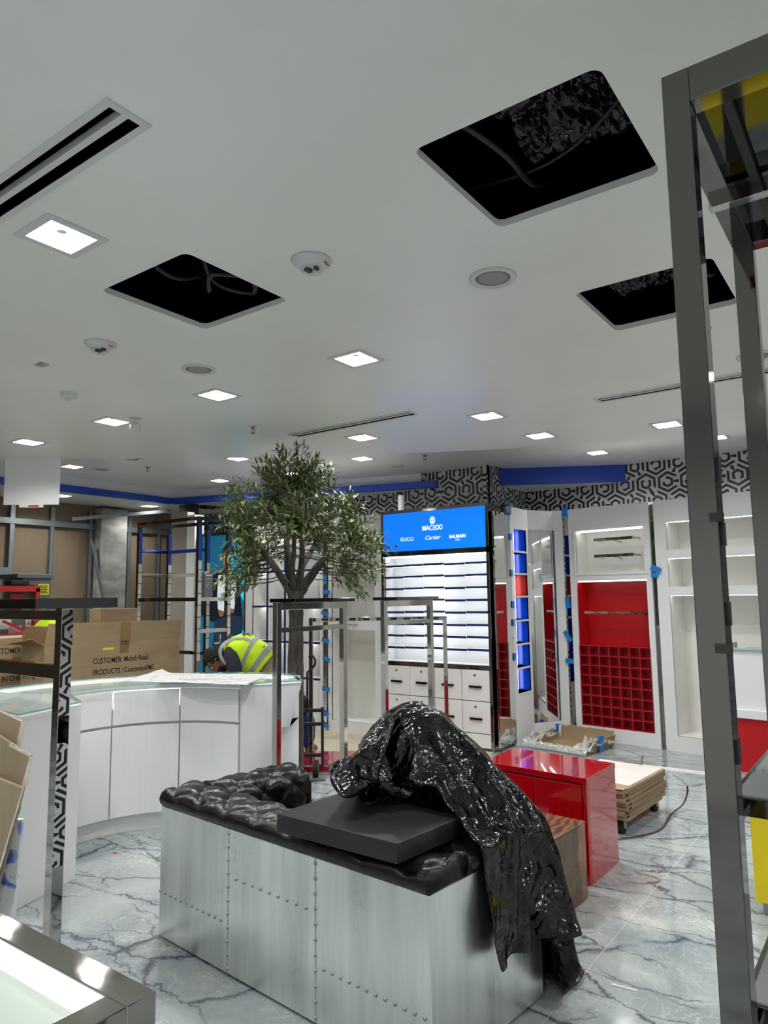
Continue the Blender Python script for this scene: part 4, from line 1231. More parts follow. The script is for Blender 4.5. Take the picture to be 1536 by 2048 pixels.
# near left rack
t = thing('garment_rack', 'near chrome rack with black top and broad mirror-finish post at left', 'clothes rack', (-3.2, 1.84, 0), 0, 'chrome racks with black tops')
obj('post', MB().box((-.028, -.028, .012), (.028, .028, 1.512)), 'chrome', t, bevel=.002)
obj('post', MB().box((-1.028, -.028, .012), (-.972, .028, 1.512)), 'chrome', t, bevel=.002)
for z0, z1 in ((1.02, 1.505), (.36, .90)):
    q = wall('painted_post_reflection', (.0292, -.027), (.0292, .027), z0, z1, 'wallpaper_small', .0006, t)  # hexagon pattern painted on, standing in for a wallpaper reflection in the chrome
obj('top_rail', MB().box((-1.0, -.02, 1.455), (-.028, .02, 1.50)), 'chrome', t, bevel=.002)
obj('hang_rail', MB().box((-1.0, -.02, 1.185), (-.028, .02, 1.25)), 'chrome', t, bevel=.002)
obj('top_plate', MB().box((-1.1, -.22, 1.512), (.15, .18, 1.558)), 'black_gloss', t, bevel=.002)
obj('foot', MB().box((-1.05, -.05, 0), (.05, .05, .012)), 'chrome_dark', t, bevel=.002)

# wide rail on a low red podium
a, b = Vector((-4.412, 4.915)), Vector((-3.424, 5.635)); d = (b-a).normalized(); rz = math.atan2(d.y, d.x); L = (b-a).length
t = thing('garment_rail', 'wide low chrome garment rail behind the two black-topped racks', 'clothes rail', (a.x, a.y, 0), rz)
for x in (0, L): obj('post', MB().box((x-.018, -.018, .086), (x+.018, .018, 1.36)), 'chrome', t, bevel=.002)
obj('top_rail', MB().box((.018, -.018, 1.325), (L-.018, .018, 1.36)), 'chrome', t, bevel=.002)
mb = MB()
for k in range(9): mb.box((.10+k*.125, -.0195, 1.332), (.16+k*.125, .0195, 1.354))
obj('rail_slot', mb, 'black', t)
t = thing('podium', 'low red podium with chrome edging under the wide garment rail', 'podium', (a.x, a.y, 0), rz)
obj('kick', MB().box((-.12, -.09, 0), (1.30, .42, .02)), 'white_matt', t)
obj('body', MB().box((-.13, -.10, .02), (1.31, .43, .066)), 'red_gloss', t)
obj('edging', MB().box((-.135, -.105, .066), (1.315, .435, .080)), 'chrome', t)
obj('top', MB().box((-.13, -.10, .080), (1.31, .43, .085)), 'red_gloss', t)

# ================================================================== RED CABINET, WOOD BOX, BOARDS ON DOLLY, TRAY
t = thing('red_cabinet', 'glossy red lacquered low cabinet with two doors behind the black plastic', 'cabinet', (-1.475, 3.865, 0))
top = [(.0, .0), (.012, .43), (-.665, .50), (-.66, .06)]
obj('body', MB().prism([(.0, .012), (.012, .43), (-.665, .50), (-.66, .075)], 0, .525), 'red_gloss', t)
obj('top', MB().prism([(.002, -.004), (.014, .434), (-.668, .504), (-.662, .055)], .525, .555), 'red_gloss', t, bevel=.002)
T = Matrix.Rotation(math.atan2(.06, -.66)-PI, 4, 'Z')
for x0, x1 in ((-.64, -.325), (-.32, -.03)): obj('door', MB().box((x0, -.002, .03), (x1, .016, .51), T), 'red_gloss', t, bevel=.002)
obj('side_panel', MB().box((-.02, -.004, 0), (.0, .03, .53), T), 'red_gloss', t, bevel=.002)

t = thing('wood_box', 'polished brown burl wood box in front of the red cabinet', 'side table', (-1.445, 3.54, 0))
pts = [(-.01, -.20), (.012, .17), (-.36, .20), (-.38, -.17)]
obj('body', MB().prism(pts, 0, .372), 'walnut', t, bevel=.003)
obj('top', MB().prism([(x*1.004, y*1.004) for x, y in pts], .372, .38), 'walnut', t, bevel=.002)
obj('tape_scrap', MB().box((-.012, -.205, .03), (-.002, -.15, .10)), 'royal', t)

t = thing('platform_dolly', 'low black-wheeled dolly under the stacked boards', 'dolly', (-1.78, 5.13, 0), math.radians(-3.8))
obj('deck', MB().box((-.24, -.33, .082), (.24, .33, .10)), 'board_wood', t)
for x in (-.19, .19):
    for y in (-.31, .29):
        wv = obj('wheel', MB().tube([(x-.02, y, .04), (x+.02, y, .04)], .04, 20), 'rubber', t)
        obj('fork', MB().box((x-.028, y-.02, .035), (x-.022, y+.02, .082)).box((x+.022, y-.02, .035), (x+.028, y+.02, .082)), 'steel', wv)
for k in range(7):
    z = .10+k*.0265
    rr = random.Random(k+3)
    T = Matrix.Translation((-1.78+rr.uniform(-.012, .012), 5.13+rr.uniform(-.015, .015), 0))
    g = 'boards stacked on the dolly'
    lab = ['lowest', 'second', 'third', 'fourth', 'fifth', 'sixth', 'topmost'][k]
    t = thing('packed_board', f'{lab} brown wrapped board in the stack on the dolly' if k in (0, 6) else f'{lab} brown wrapped board from the bottom of the stack on the dolly', 'board', T.translation, math.radians(-3.8+rr.uniform(-1.2, 1.2)), g)
    obj('sleeve', MB().box((-.25, -.38, z), (.25, .38, z+.025)), 'card_stack', t, bevel=.004)
    if k == 6:
        obj('sheet', MB().box((-.235, -.32, z+.025), (.235, .37, z+.031)), 'marble_panel', t)
        P = [[(x, -.385+.09*v-.0, z+.033+.010*abs(noise.noise((x*14, v*3, 1)))+(.03*max(0, v-.6) if x > .05 else 0)) for v in (0, .25, .5, .75, 1)] for x in [(-.255+.51*i/20) for i in range(21)]]
        obj('torn_flap', MB().grid(P), 'card', t)
    else:
        obj('print', MB().box((.2502, -.35, z+.006), (.2508, -.30, z+.019)), 'ink', t)
P = [(-1.46, 5.53, .24), (-1.38, 5.58, .16), (-1.40, 5.54, .05), (-1.44, 5.35, .012), (-1.42, 5.0, .008), (-1.50, 4.78, .008), (-1.62, 4.62, .008)]
out = []
for i in range(len(P)-1):
    p0, p1, p2, p3 = (Vector(P[max(0, min(len(P)-1, i+q))]) for q in (-1, 0, 1, 2))
    for k in range(8):
        u = k/8; out.append(.5*((2*p1)+(p2-p0)*u+(2*p0-5*p1+4*p2-p3)*u*u+(3*p1-p0-3*p2+p3)*u**3))
mb = MB()
for a, b in zip(out[:-1], out[1:]): mb.bar(a, b, .012, .003)
o = obj('packing_strap', mb, 'strap'); tag(o, 'dark thin packing strap curling on the floor beside the dolly', 'strap')

t = thing('cardboard_tray', 'flattened cardboard tray with clear film and blue tape below the mirrors', 'cardboard tray', (-2.86, 7.17, 0), math.radians(-8))
obj('base', MB().box((-.30, -.27, .002), (.30, .27, .008)), 'card', t)
def rough_wall(name, p, q, h, seed, mt, lean=(0, 0)):
    n = 18; vs = []; fs = []
    p, q = Vector(p), Vector(q)
    d = (q-p).normalized(); nn = Vector((-d.y, d.x))*.005
    for i in range(n+1):
        u = i/n; a = p.lerp(q, u); hh = h*(1+.18*noise.noise((u*7+seed, seed, 0)))
        l = Vector(lean)
        vs += [(*a, .006), (*(a+nn), .006), (*(a+l+nn), hh), (*(a+l), hh)]
    for i in range(n):
        o_ = i*4
        for k in range(4): fs.append((o_+k, o_+4+k, o_+4+(k+1) % 4, o_+(k+1) % 4))
    fs += [(0, 1, 2, 3), (n*4, n*4+3, n*4+2, n*4+1)]
    return obj(name, MB().add(vs, fs), mt, t)
rough_wall('side', (-.30, .27), (.30, .27), .15, 1, 'card', (0, .03))
rough_wall('side', (.30, .27), (.30, -.27), .12, 5, 'card', (.03, 0))
rough_wall('side', (-.30, -.27), (-.30, .27), .11, 9, 'card', (-.03, 0))
rough_wall('side', (.30, -.27), (-.30, -.27), .045, 12, 'card', (0, -.02))
def film(x0, x1, y0, y1, amp, seed, base=.02):
    P = []
    for i in range(25):
        row = []
        for j in range(15):
            u, v = i/24, j/14
            x, y = x0+(x1-x0)*u, y0+(y1-y0)*v
            h = base+amp*(abs(noise.noise((x*13+seed, y*13, 1)))+.6*abs(noise.noise((x*29, y*29+seed, 2))))*math.sin(PI*min(1, max(0, v)))**.4
            row.append((x, y, max(.004, h)))
        P.append(row)
    return obj('plastic_film', MB().grid(P), 'wrapfilm', t)
def m_film():
    mt, nt, b = newmat('crumpled_clear_film'); out = nt.nodes['Material Output']
    b.inputs['Base Color'].default_value = lin('d9dcdc'); b.inputs['Roughness'].default_value = .2
    tr = node(nt, 'ShaderNodeBsdfTransparent'); mx = node(nt, 'ShaderNodeMixShader'); mx.inputs[0].default_value = .5
    link(nt, tr.outputs[0], mx.inputs[1]); link(nt, b.outputs[0], mx.inputs[2]); link(nt, mx.outputs[0], out.inputs[0])
    return mt
M['wrapfilm'] = m_film()
film(-.42, .34, -.37, -.20, .10, 1); film(.20, .36, -.32, .25, .12, 4, .05); film(-.42, -.26, -.30, .22, .12, 8, .05)
obj('blue_tape', MB().box((.335, -.09, .01), (.342, .0, .145)).box((.30, -.09, .138), (.342, .0, .145)), 'tape', t); obj('blue_tape', MB().box((-.31, .20, .06), (-.305, .25, .16)).box((-.33, .20, .155), (-.28, .25, .16)), 'tape', t)
for p, q, lb in (((-2.04, 6.67), (-1.40, 6.66), 'long pale trim strip lying on the floor before the white wall unit'), ((-2.03, 6.71), (-1.40, 6.72), 'second pale trim strip on the floor, just behind the first')):
    o = obj('trim_strip', MB().bar((*p, .008), (*q, .008), .03, .014), 'white_matt'); tag(o, lb, 'trim strip', 'loose trim strips')
o = obj('trim_offcut', MB().bar((-2.04, 6.69, .008), (-2.15, 7.11, .008), .012, .01), 'card_dark'); tag(o, 'short brown offcut strip on the floor before the red cubbies', 'offcut')

# floor box cover
t = thing('floor_outlet', 'round brass floor outlet cover beside the sofa corner', 'floor outlet', (-1.255, 2.948, 0))
mt_ = mat('brass_grey', '8d8a7c', .35, .7); M['brass'] = mt_
obj('ring', MB().lathe([(.066, 0), (.066, .003), (.058, .004), (.058, .0035)], 40), 'brass', t, smooth=False)
obj('lid', MB().lathe([(.057, 0), (.057, .0035), (.001, .0038)], 40), 'brass', t)
obj('finger_slot', MB().prism([(-.034, -.006), (.02, -.004), (.024, .004), (-.03, .009)], .0036, .0042), 'black', t)
# scraps
rr = random.Random(11)
for (x, y, w_, l_, a, mt, lb) in ((-1.33, 3.35, .03, .10, .6, 'paper', 'torn paper scrap on the floor beside the wood box'), (-1.02, 2.98, .012, .10, .1, 'tube_white', 'thin bright strip of film on the floor, nearer the tall chrome post'),
      (-4.05, 2.72, .012, .03, .4, 'red_label', 'tiny red scrap on the marble below the counter doors'), (-1.29, 3.08, .015, .04, 1.2, 'royal', 'tiny blue scrap beside the round floor outlet')):
    o = obj('scrap', MB().cbox((x, y, .0015), (l_, w_, .003), a), mt); tag(o, lb, 'scrap')
o = obj('door_wedge', MB().prism([(-.03, 0), (.05, 0), (.05, .05)], -.03, .03, Matrix.Translation((-3.62, 2.95, 0)) @ Matrix.Rotation(PI/2, 4, 'X')), 'black')
tag(o, 'black wedge on the floor by the sofa corner and counter', 'wedge')
# ================================================================== RIVETED SOFA
SA = math.atan2(-.15, 1.585)
t = thing('sofa', 'riveted aluminium backed sofa with tufted black leather, in the middle of the floor', 'sofa', (-2.903, 2.188, 0), SA)
SL, SD, SH = 1.592, .70, .585
mb = MB()
mb.box((0, 0, .012), (SL, .03, SH)).box((0, .03, .012), (.03, SD, SH)).box((SL-.03, .03, .012), (SL, SD, SH))
obj('metal_shell', mb, 'alu', t, bevel=.003)
mb = MB().box((.522-.002, -.0012, .014), (.522+.002, .0, SH)).box((1.055-.002, -.0012, .014), (1.055+.002, 0, SH))
obj('panel_seam', mb, 'grille', t)
rv = obj('rivet', MB().ball((0, 0, 0), (.0072, .006, .0072), 10, 6), 'steel', t, smooth=True, loc=(.522, -.001, .03))
def riv(x, z):
    c = rv.copy(); COL.objects.link(c); c.parent = t; c.location = (x, -.001, z)
for x in (.522, 1.055):
    for k in range(1 if x < 1 else 0, 11): riv(x, .03+k*.0535)
for k in range(12): riv(.008+k*.0425, .207)
for k in range(9): riv(.577+k*.0532, .394)
for k in range(12): riv(1.10+k*.0423, .208)
obj('floor_plinth', MB().box((.02, .02, 0), (SL-.02, SD-.02, .012)), 'black', t)

PROF = [(.002, .585), (-.010, .598), (-.014, .618), (-.004, .640), (.022, .655), (.06, .663), (.11, .666), (.16, .664), (.205, .655), (.236, .632), (.250, .600), (.252, .56), (.25, .50), (.25, .44), (.25, .36)]
def resample(pr, n):
    L = [0]
    for a, b in zip(pr[:-1], pr[1:]): L.append(L[-1]+math.hypot(b[0]-a[0], b[1]-a[1]))
    out = []
    for i in range(n+1):
        s = L[-1]*i/n; k = 0
        while k < len(L)-2 and L[k+1] < s: k += 1
        u = (s-L[k])/(L[k+1]-L[k]); out.append((pr[k][0]+(pr[k+1][0]-pr[k][0])*u, pr[k][1]+(pr[k+1][1]-pr[k][1])*u, s))
    return out
def tufted(name, frame, length, cap0, cap1, su=.20, sv=.19, amp=.021, nu=None):
    """padded roll: frame(u, across, z) -> point"""
    pr = resample(PROF, 46); nu = nu or int(length/.008)
    P = []
    def row(u, shrink=0):
        r = []
        for i, (a, z, s) in enumerate(pr):
            p, q = pr[max(i-1, 0)], pr[min(i+1, len(pr)-1)]
            ta, tz = q[0]-p[0], q[1]-p[1]; l = math.hypot(ta, tz); na, nz = -tz/l, ta/l
            uu, vv = u/su, (s-.155)/sv
            s1, s2 = abs(math.sin(PI*(uu+vv))), abs(math.sin(PI*(uu-vv)))
            f = min(s1, s2)**.42*(.75+.25*max(s1, s2))-.55*math.exp(-(s1*s1+s2*s2)/.12)
            edge = min(1, max(0, (s-.045)/.05))
            dsp = amp*(f-.75)*edge
            wr = .0045*noise.noise((u*18, s*26, 1.7))+.003*noise.noise((u*45, s*12, 4))
            dsp += wr*(.3+edge*.7)
            a2, z2 = a+na*dsp, z+nz*dsp
            if shrink:
                ca, cz = .12, .52
                a2 = ca+(a2-ca)*(1-shrink*.55); z2 = cz+(z2-cz)*(1-shrink*.35)
            r.append(frame(u, a2, z2))
        return r
    if cap0:
        for k in (1.0, .6, .3, .1): P.append(row(-.035*k, k**2))
    for i in range(nu+1): P.append(row(length*i/nu))
    if cap1:
        for k in (.1, .25, .45, .7, .9, 1.0): P.append(row(length+.055*k, k**2.2))
    mb = MB().grid(P)
    n = len(P[0]); m_ = len(P)
    mb.f.append(list(range(n))); mb.mi.append(0); mb.f.append([(m_-1)*n+i for i in range(n)]); mb.mi.append(0)
    return obj(name, mb, 'leather', t, smooth=True)
tufted('back_cushion', lambda u, a, z: (min(max(u, .032 if z < .588 else -.012), SL-.032 if z < .588 else SL+.012), a, z), SL, False, False)
tufted('arm_cushion', lambda u, a, z: (a+.0, u+.22, z-.001), SD-.22, False, True)
tufted('arm_cushion', lambda u, a, z: (SL-a, u+.22, z-.001), SD-.22, False, True)
for x in (.0, SL-.25): obj('arm_front', MB().box((x+.002, SD, .02), (x+.248, SD+.032, .60)), 'leather', t, bevel=.012, seg=3)
obj('seat_base', MB().box((.03, .03, .012), (SL-.03, SD-.02, .30)), 'black', t)
obj('seat_cushion', MB().box((.262, .262, .30), (SL-.262, SD+.02, .43)), 'leather', t, bevel=.04, seg=4)
obj('inner_core', MB().prism([(.03, .03), (SL-.03, .03), (SL-.03, SD-.01), (SL-.235, SD-.01), (SL-.235, .235), (.235, .235), (.235, SD-.01), (.03, SD-.01)], .30, .60), 'leather', t)

o = obj('black_board', MB().prism([(-1.985, 2.018), (-1.42, 2.005), (-1.385, 2.375), (-1.965, 2.42)], .672, .738), 'slab', bevel=.002)
tag(o, 'thick dusty black board lying on the sofa back', 'board')

# ================================================================== NEAR DISPLAY CASE AND BOARDS
t = thing('display_case', 'near chrome-edged glass display case with a lit white inside, bottom corner', 'display case', (-1.03, .775, 0))
L, D, Hc = .95, .62, .92
obj('inner_box', MB().add([(-L+.05,-D+.05,.62),(-.05,-D+.05,.62),(-.05,-.05,.62),(-L+.05,-.05,.62),(-L+.05,-D+.05,Hc-.02),(-.05,-D+.05,Hc-.02),(-.05,-.05,Hc-.02),(-L+.05,-.05,Hc-.02)],
    [(0,1,2,3),(0,4,5,1),(1,5,6,2),(2,6,7,3),(3,7,4,0)]), 'niche_white', t)
mb = MB().box((-L, -.055, Hc-.05), (0, 0, Hc)).box((-L, -D, Hc-.05), (0, -D+.055, Hc)).box((-L, -D+.055, Hc-.05), (-L+.055, -.055, Hc)).box((-.055, -D+.055, Hc-.05), (0, -.055, Hc))
obj('top_frame', mb, 'chrome', t, bevel=.002)
for x in (-L, -.04):
    for y in (-D, -.04): obj('corner_post', MB().box((x, y, 0), (x+.04, y+.04, Hc-.05)), 'chrome', t, bevel=.002)
obj('glass_lid', MB().box((-L+.05, -D+.05, Hc-.008), (-.05, -.05, Hc-.001)), 'glass', t)
obj('led_strip', MB().box((-L+.07, -.075, Hc-.035), (-.07, -.055, Hc-.022)), 'led', t)
obj('side_panel', MB().box((-L+.005, -.03, .55), (-.03, -.012, Hc-.05)).box((-.03, -D+.04, .02), (-.015, -.04, Hc-.05)).box((-L+.005, -.03, .02), (-.03, -.012, .55)), 'niche_white', t)

UX = Vector((.808, .589, 0)); VX = Vector((-.589, .808, 0))
def lean(name, ref, poly, back, th, mt, label, group, edge=None):
    T = Matrix(((UX.x, 0, VX.x, ref[0]), (UX.y, 0, VX.y, ref[1]), (0, 1, 0, 0), (0, 0, 0, 1)))
    o = obj(name, MB().prism(poly, back, back+th, T), mt)
    tag(o, label, 'board', group)
    if edge:
        mb = MB(); 
        for a, b, w_ in edge:
            n = 10
            pts = [Vector(a).lerp(Vector(b), i/n) for i in range(n+1)]
            for p, q in zip(pts[:-1], pts[1:]):
                w2 = w_*(.6+.6*random.random())
                d = (q-p).normalized(); nn = Vector((d.y, -d.x))*-w2
                mb.prism([tuple(p), tuple(q), tuple(q+nn), tuple(p+nn)], back-.0012, back+.002, T)
        obj('chipped_edge', mb, 'board_edge', o)
    return o
ref = (-2.411, 1.264)
lean('leaning_board', ref, [(0, .932), (-.245, 0), (-.80, 0), (-.62, 1.17)], .0, .018, 'board_wood', 'front beige board leaning at the left picture edge', 'leaning boards', [((0, .932), (-.245, 0), .006)])
lean('leaning_board', ref, [(.002, 1.026), (-.03, .86), (-.22, 0), (-.80, 0), (-.62, 1.42)], .035, .02, 'board_wood', 'middle beige board with chipped white edge leaning at the left picture edge', 'leaning boards', [((.002, 1.026), (-.05, .8), .014), ((-.07, 1.062), (.002, 1.026), .010)])
lean('leaning_board', ref, [(-.05, 1.135), (-.058, 1.07), (-.30, 0), (-.85, 0), (-.62, 1.40)], .07, .02, 'board_wood', 'rear beige board leaning at the left picture edge, highest of three', 'leaning boards', [((-.05, 1.135), (-.07, 1.0), .016)])
o = lean('printed_panel', ref, [(-.052, .80), (-.09, 0), (-.40, 0), (-.40, .80)], .11, .02, 'pattern_blue', 'blue and white patterned panel behind the leaning boards', None); o['category'] = 'panel'

# ================================================================== TALL CHROME FIXTURE AT RIGHT
M['dark_mirror'] = mat('dark_mirror', (.045, .048, .055), .05, 1)
t = thing('chrome_fixture', 'tall near chrome display frame with grey shelves at the right edge', 'shelving', (-.26, 1.156, 0))
W_, D_, top = .95, .63, 2.40; s = .042
for x in (0, W_-s):
    for y in (0, D_-s):
        p = obj('post', MB().box((x, y, 0), (x+s, y+s, top)), 'fixture_chrome', t, bevel=.0015)
        if x == 0:
            for z in (1.30, 1.50, 1.62, 1.72): obj('slot_plate', MB().box((x+s, y+.010, z), (x+s+.004, y+.030, z+.035)), 'black', p)
            for z, w2 in ((1.655, .012), (1.46, .016)): obj('post_clip', MB().box((x+s-w2, y-.004, z), (x+s+.006, y+.012, z+.014)), 'black_gloss', p)
for a, b in (((s, 0, top-.06), (W_-s, s, top)), ((s, D_-s, top-.06), (W_-s, D_, top)), ((0, s, top-.06), (s, D_-s, top)), ((W_-s, s, top-.06), (W_, D_-s, top))):
    obj('top_rail', MB().box(a, b), 'fixture_chrome', t, bevel=.0015)
obj('top_panel', MB().box((s, s, top-.035), (W_-s, D_-s, top-.02)), 'dark_mirror', t)
obj('tube_light', MB().box((.155, s, top-.06), (.18, D_-s, top-.036)), 'tube_white', t)
obj('hang_rail', MB().box((.0, .335, top-.078), (W_, .36, top-.045)), 'chrome', t, bevel=.0015)
obj('cable_channel', MB().box((.08, s, top-.052), (.095, D_-s, top-.036)), 'black', t)
for z in (1.222, .911, .25):
    q = obj('shelf', MB().box((.002, .135, z-.028), (W_-.002, D_-s-.002, z)), 'fixture_chrome', t, bevel=.0015)
    obj('shelf_top', MB().box((.012, .145, z), (W_-.012, D_-s-.01, z+.003)), 'shelf_grey', q)
    obj('shelf_arm', MB().box((.004, s, z-.026), (.03, .14, z-.012)), 'fixture_chrome', q)

t = thing('service_counter', 'white glass-topped counter with red lower half, far right behind the chrome posts', 'counter', (-1.37, 6.98, 0), RA)
obj('lower_body', MB().box((0, 0, 0), (.85, .32, .46)), 'red_matt', t)
obj('ledge', MB().box((-.01, -.02, .46), (.86, .33, .53)), 'white', t)
obj('upper_body', MB().box((0, .01, .53), (.85, .32, 1.045)), 'white', t)
obj('glass_top', MB().box((-.01, -.01, 1.045), (.86, .33, 1.06)), 'glass_edge', t)
o = obj('small_tray', MB().box((-1.36, 7.03, 1.06), (-1.26, 7.13, 1.10)), 'card'); tag(o, 'small brown box on the far white counter', 'box')
o = obj('pamphlet', MB().cbox((-1.10, 7.06, 1.063), (.14, .07, .005), .2), 'paper'); tag(o, 'white paper lying on the far white counter', 'paper')
t = thing('yellow_box', 'bright yellow plinth on a short leg at the right picture edge', 'plinth', (-.70, 3.98, 0), math.radians(4))
obj('body', MB().box((0, 0, .06), (.55, .45, .46)), 'yellow', t, bevel=.003)
for x, y in ((.03, .03), (.49, .03), (.03, .39), (.49, .39)): obj('leg', MB().box((x, y, 0), (x+.03, y+.03, .06)), 'steel', t)
# ================================================================== OLIVE TREE
rr = random.Random(21)
t = thing('olive_tree', 'leafy artificial olive tree with dark trunk in the middle of the room', 'tree', (-4.13, 4.41, 0))
def trunk_mb(pts, rad, n=16, seed=0, amp=.10):
    P = []
    m_ = len(pts)
    for i in range(m_):
        p = Vector(pts[i]); tg = (Vector(pts[min(i+1, m_-1)])-Vector(pts[max(i-1, 0)])).normalized()
        x = Vector((0, 1, 0)).cross(tg).normalized() if abs(tg.y) < .95 else Vector((1, 0, 0)); y = tg.cross(x)
        P.append([tuple(p+(x*math.cos(2*PI*k/n)+y*math.sin(2*PI*k/n))*rad[i]*(1+amp*noise.noise((k*.9+seed, i*.35, seed))*2)) for k in range(n)]+[])
        P[-1].append(P[-1][0])
    return MB().grid(P)
def lerp_path(pts, rad, k):
    op, orr = [], []
    for i in range(len(pts)-1):
        p0, p1, p2, p3 = (Vector(pts[max(0, min(len(pts)-1, i+q))]) for q in (-1, 0, 1, 2))
        for j in range(k):
            u = j/k; op.append(.5*((2*p1)+(p2-p0)*u+(2*p0-5*p1+4*p2-p3)*u*u+(3*p1-p0-3*p2+p3)*u**3)); orr.append(rad[i]+(rad[i+1]-rad[i])*u)
    op.append(Vector(pts[-1])); orr.append(rad[-1]); return op, orr
p_, r_ = lerp_path([(0, -.01, 0), (0, 0, .25), (.004, 0, .6), (.0, 0, .95), (.005, 0, 1.3), (0, 0, 1.60)], [.078, .068, .064, .066, .058, .066], 10)
obj('trunk', trunk_mb(p_, r_, 22, 3, .07), 'bark', t, smooth=True)
U = Vector((.808, .589, 0)); Vv = Vector((-.589, .808, 0))
def W3(u, v, z): q = U*u+Vv*v; return (q.x, q.y, z)
branches = [([W3(-.01, 0, 1.55), W3(-.08, -.02, 1.66), W3(-.20, -.05, 1.84), W3(-.38, -.10, 2.05)], [.045, .034, .028, .012]),
            ([W3(-.01, 0, 1.56), W3(-.05, .02, 1.70), W3(-.08, .06, 1.95), W3(-.12, .12, 2.35)], [.045, .032, .026, .010]),
            ([W3(.01, 0, 1.56), W3(.04, -.02, 1.70), W3(.06, -.06, 1.95), W3(.04, -.12, 2.40)], [.045, .030, .024, .010]),
            ([W3(.01, 0, 1.55), W3(.09, 0, 1.67), W3(.22, .03, 1.84), W3(.45, .06, 2.02)], [.048, .040, .034, .014]),
            ([W3(0, 0, 1.58), W3(.02, .08, 1.75), W3(.10, .28, 1.95), W3(.14, .42, 2.1)], [.04, .028, .020, .010]),
            ([W3(0, 0, 1.58), W3(-.02, -.08, 1.75), W3(.02, -.28, 1.95), W3(.03, -.42, 2.1)], [.035, .024, .018, .010])]
nodes = []
for i, (pts, rad) in enumerate(branches):
    p_, r_ = lerp_path(pts, rad, 7)
    obj('branch', trunk_mb(p_, r_, 12, i*7, .10), 'bark', t, smooth=True)
    nodes += p_[9:]
def crown_r(z):
    # radius of the crown at height z
    tab = [(1.50, .55), (1.62, .80), (1.8, .95), (2.0, .96), (2.15, .88), (2.3, .76), (2.45, .64), (2.58, .52), (2.70, .40), (2.82, .20)]
    if z <= tab[0][0]: return tab[0][1]
    for (a, ra), (b, rb) in zip(tab[:-1], tab[1:]):
        if a <= z <= b: return ra+(rb-ra)*(z-a)/(b-a)
    return 0
leaf = MB(); twig = MB(); fruits = []
def add_leaf(p, d, up, L, w_):
    d = d.normalized(); side = d.cross(up)
    if side.length < 1e-3: side = Vector((1, 0, 0))
    side.normalize(); nrm = side.cross(d)
    c = L*rr.uniform(-.10, .16)
    q = [p, p+d*L*.3+side*w_*.42+nrm*c*.3, p+d*L*.62+side*w_*.4+nrm*c*.7, p+d*L-nrm*c*.2, p+d*L*.62-side*w_*.4+nrm*c*.7, p+d*L*.3-side*w_*.42+nrm*c*.3]
    leaf.add(q, [(0, 1, 5), (1, 2, 4, 5), (2, 3, 4)])
count = 0
while count < 600:
    z = rr.uniform(1.55, 2.80); R_c = crown_r(z); a = rr.uniform(0, 2*PI)
    if rr.random() > .12+.88*(R_c/.9)**1.6: continue
    # a patchy outline
    lump = .82+.30*noise.noise((math.cos(a)*1.6, math.sin(a)*1.6, z*2.3))+.12*noise.noise((math.cos(a)*4, math.sin(a)*4, z*6))
    r = R_c*lump*rr.uniform(.30, 1.0)**.55
    lu = abs(r*(math.cos(a)*.808+math.sin(a)*.589))
    if z < 2.0-.48*min(1, (lu/.58)**2): continue
    tip = Vector((r*math.cos(a), r*math.sin(a), z))
    best = min(nodes, key=lambda q: (q-tip).length+(.15 if q.z > tip.z+.1 else 0))
    v = tip-best; Lm = min(v.length, rr.uniform(.20, .36))
    st = tip-v.normalized()*Lm
    droop = -.10 if z < 1.85 else .03
    mid = st.lerp(tip, .5)+Vector((rr.uniform(-.03, .03), rr.uniform(-.03, .03), rr.uniform(0, .05)))
    tip = tip+Vector((0, 0, droop*rr.random()))
    pts = [st, mid, tip]
    if v.length > Lm+.05 and rr.random() < .6: twig.tube([best, best.lerp(st, .5)+Vector((0, 0, -.01)), st], [.005, .004, .003], 5)
    twig.tube(pts, [.003, .0024, .0012], 4)
    nl = rr.randint(11, 17)
    for k in range(nl):
        u = (k+.5)/nl
        p = (st*(1-u)**2+mid*2*u*(1-u)+tip*u*u)
        tg = ((mid-st)*(1-u)+(tip-mid)*u).normalized()
        x = tg.cross(Vector((rr.uniform(-1, 1), rr.uniform(-1, 1), rr.uniform(-1, 1)))).normalized()
        d = tg*rr.uniform(.35, .9)+x*rr.uniform(.5, 1.0)+Vector((0, 0, rr.uniform(-.25, .15)))
        add_leaf(p, d, Vector((rr.uniform(-.5, .5), rr.uniform(-.5, .5), 1)), rr.uniform(.05, .085), rr.uniform(.016, .023))
    add_leaf(tip, tip-mid, Vector((0, .3, 1)), .06, .014)
    if (z > 2.45 and rr.random() < .28) or (r > .6 and rr.random() < .09):
        fruits.append(tip+Vector((0, 0, .008)))
    count += 1
f = obj('foliage', leaf, 'leaf', t)
obj('twigs', twig, 'bark', t)
ol = obj('olive', MB().ball((0, 0, 0), (.010, .010, .014), 8, 6), 'olive_fruit', t, smooth=True, loc=fruits[0])
for q in fruits[1:70]:
    c = ol.copy(); COL.objects.link(c); c.parent = t; c.location = q
obj('root_sleeve', MB().lathe([(.10, 0), (.095, .05), (.08, .09)], 16), 'bark', t)

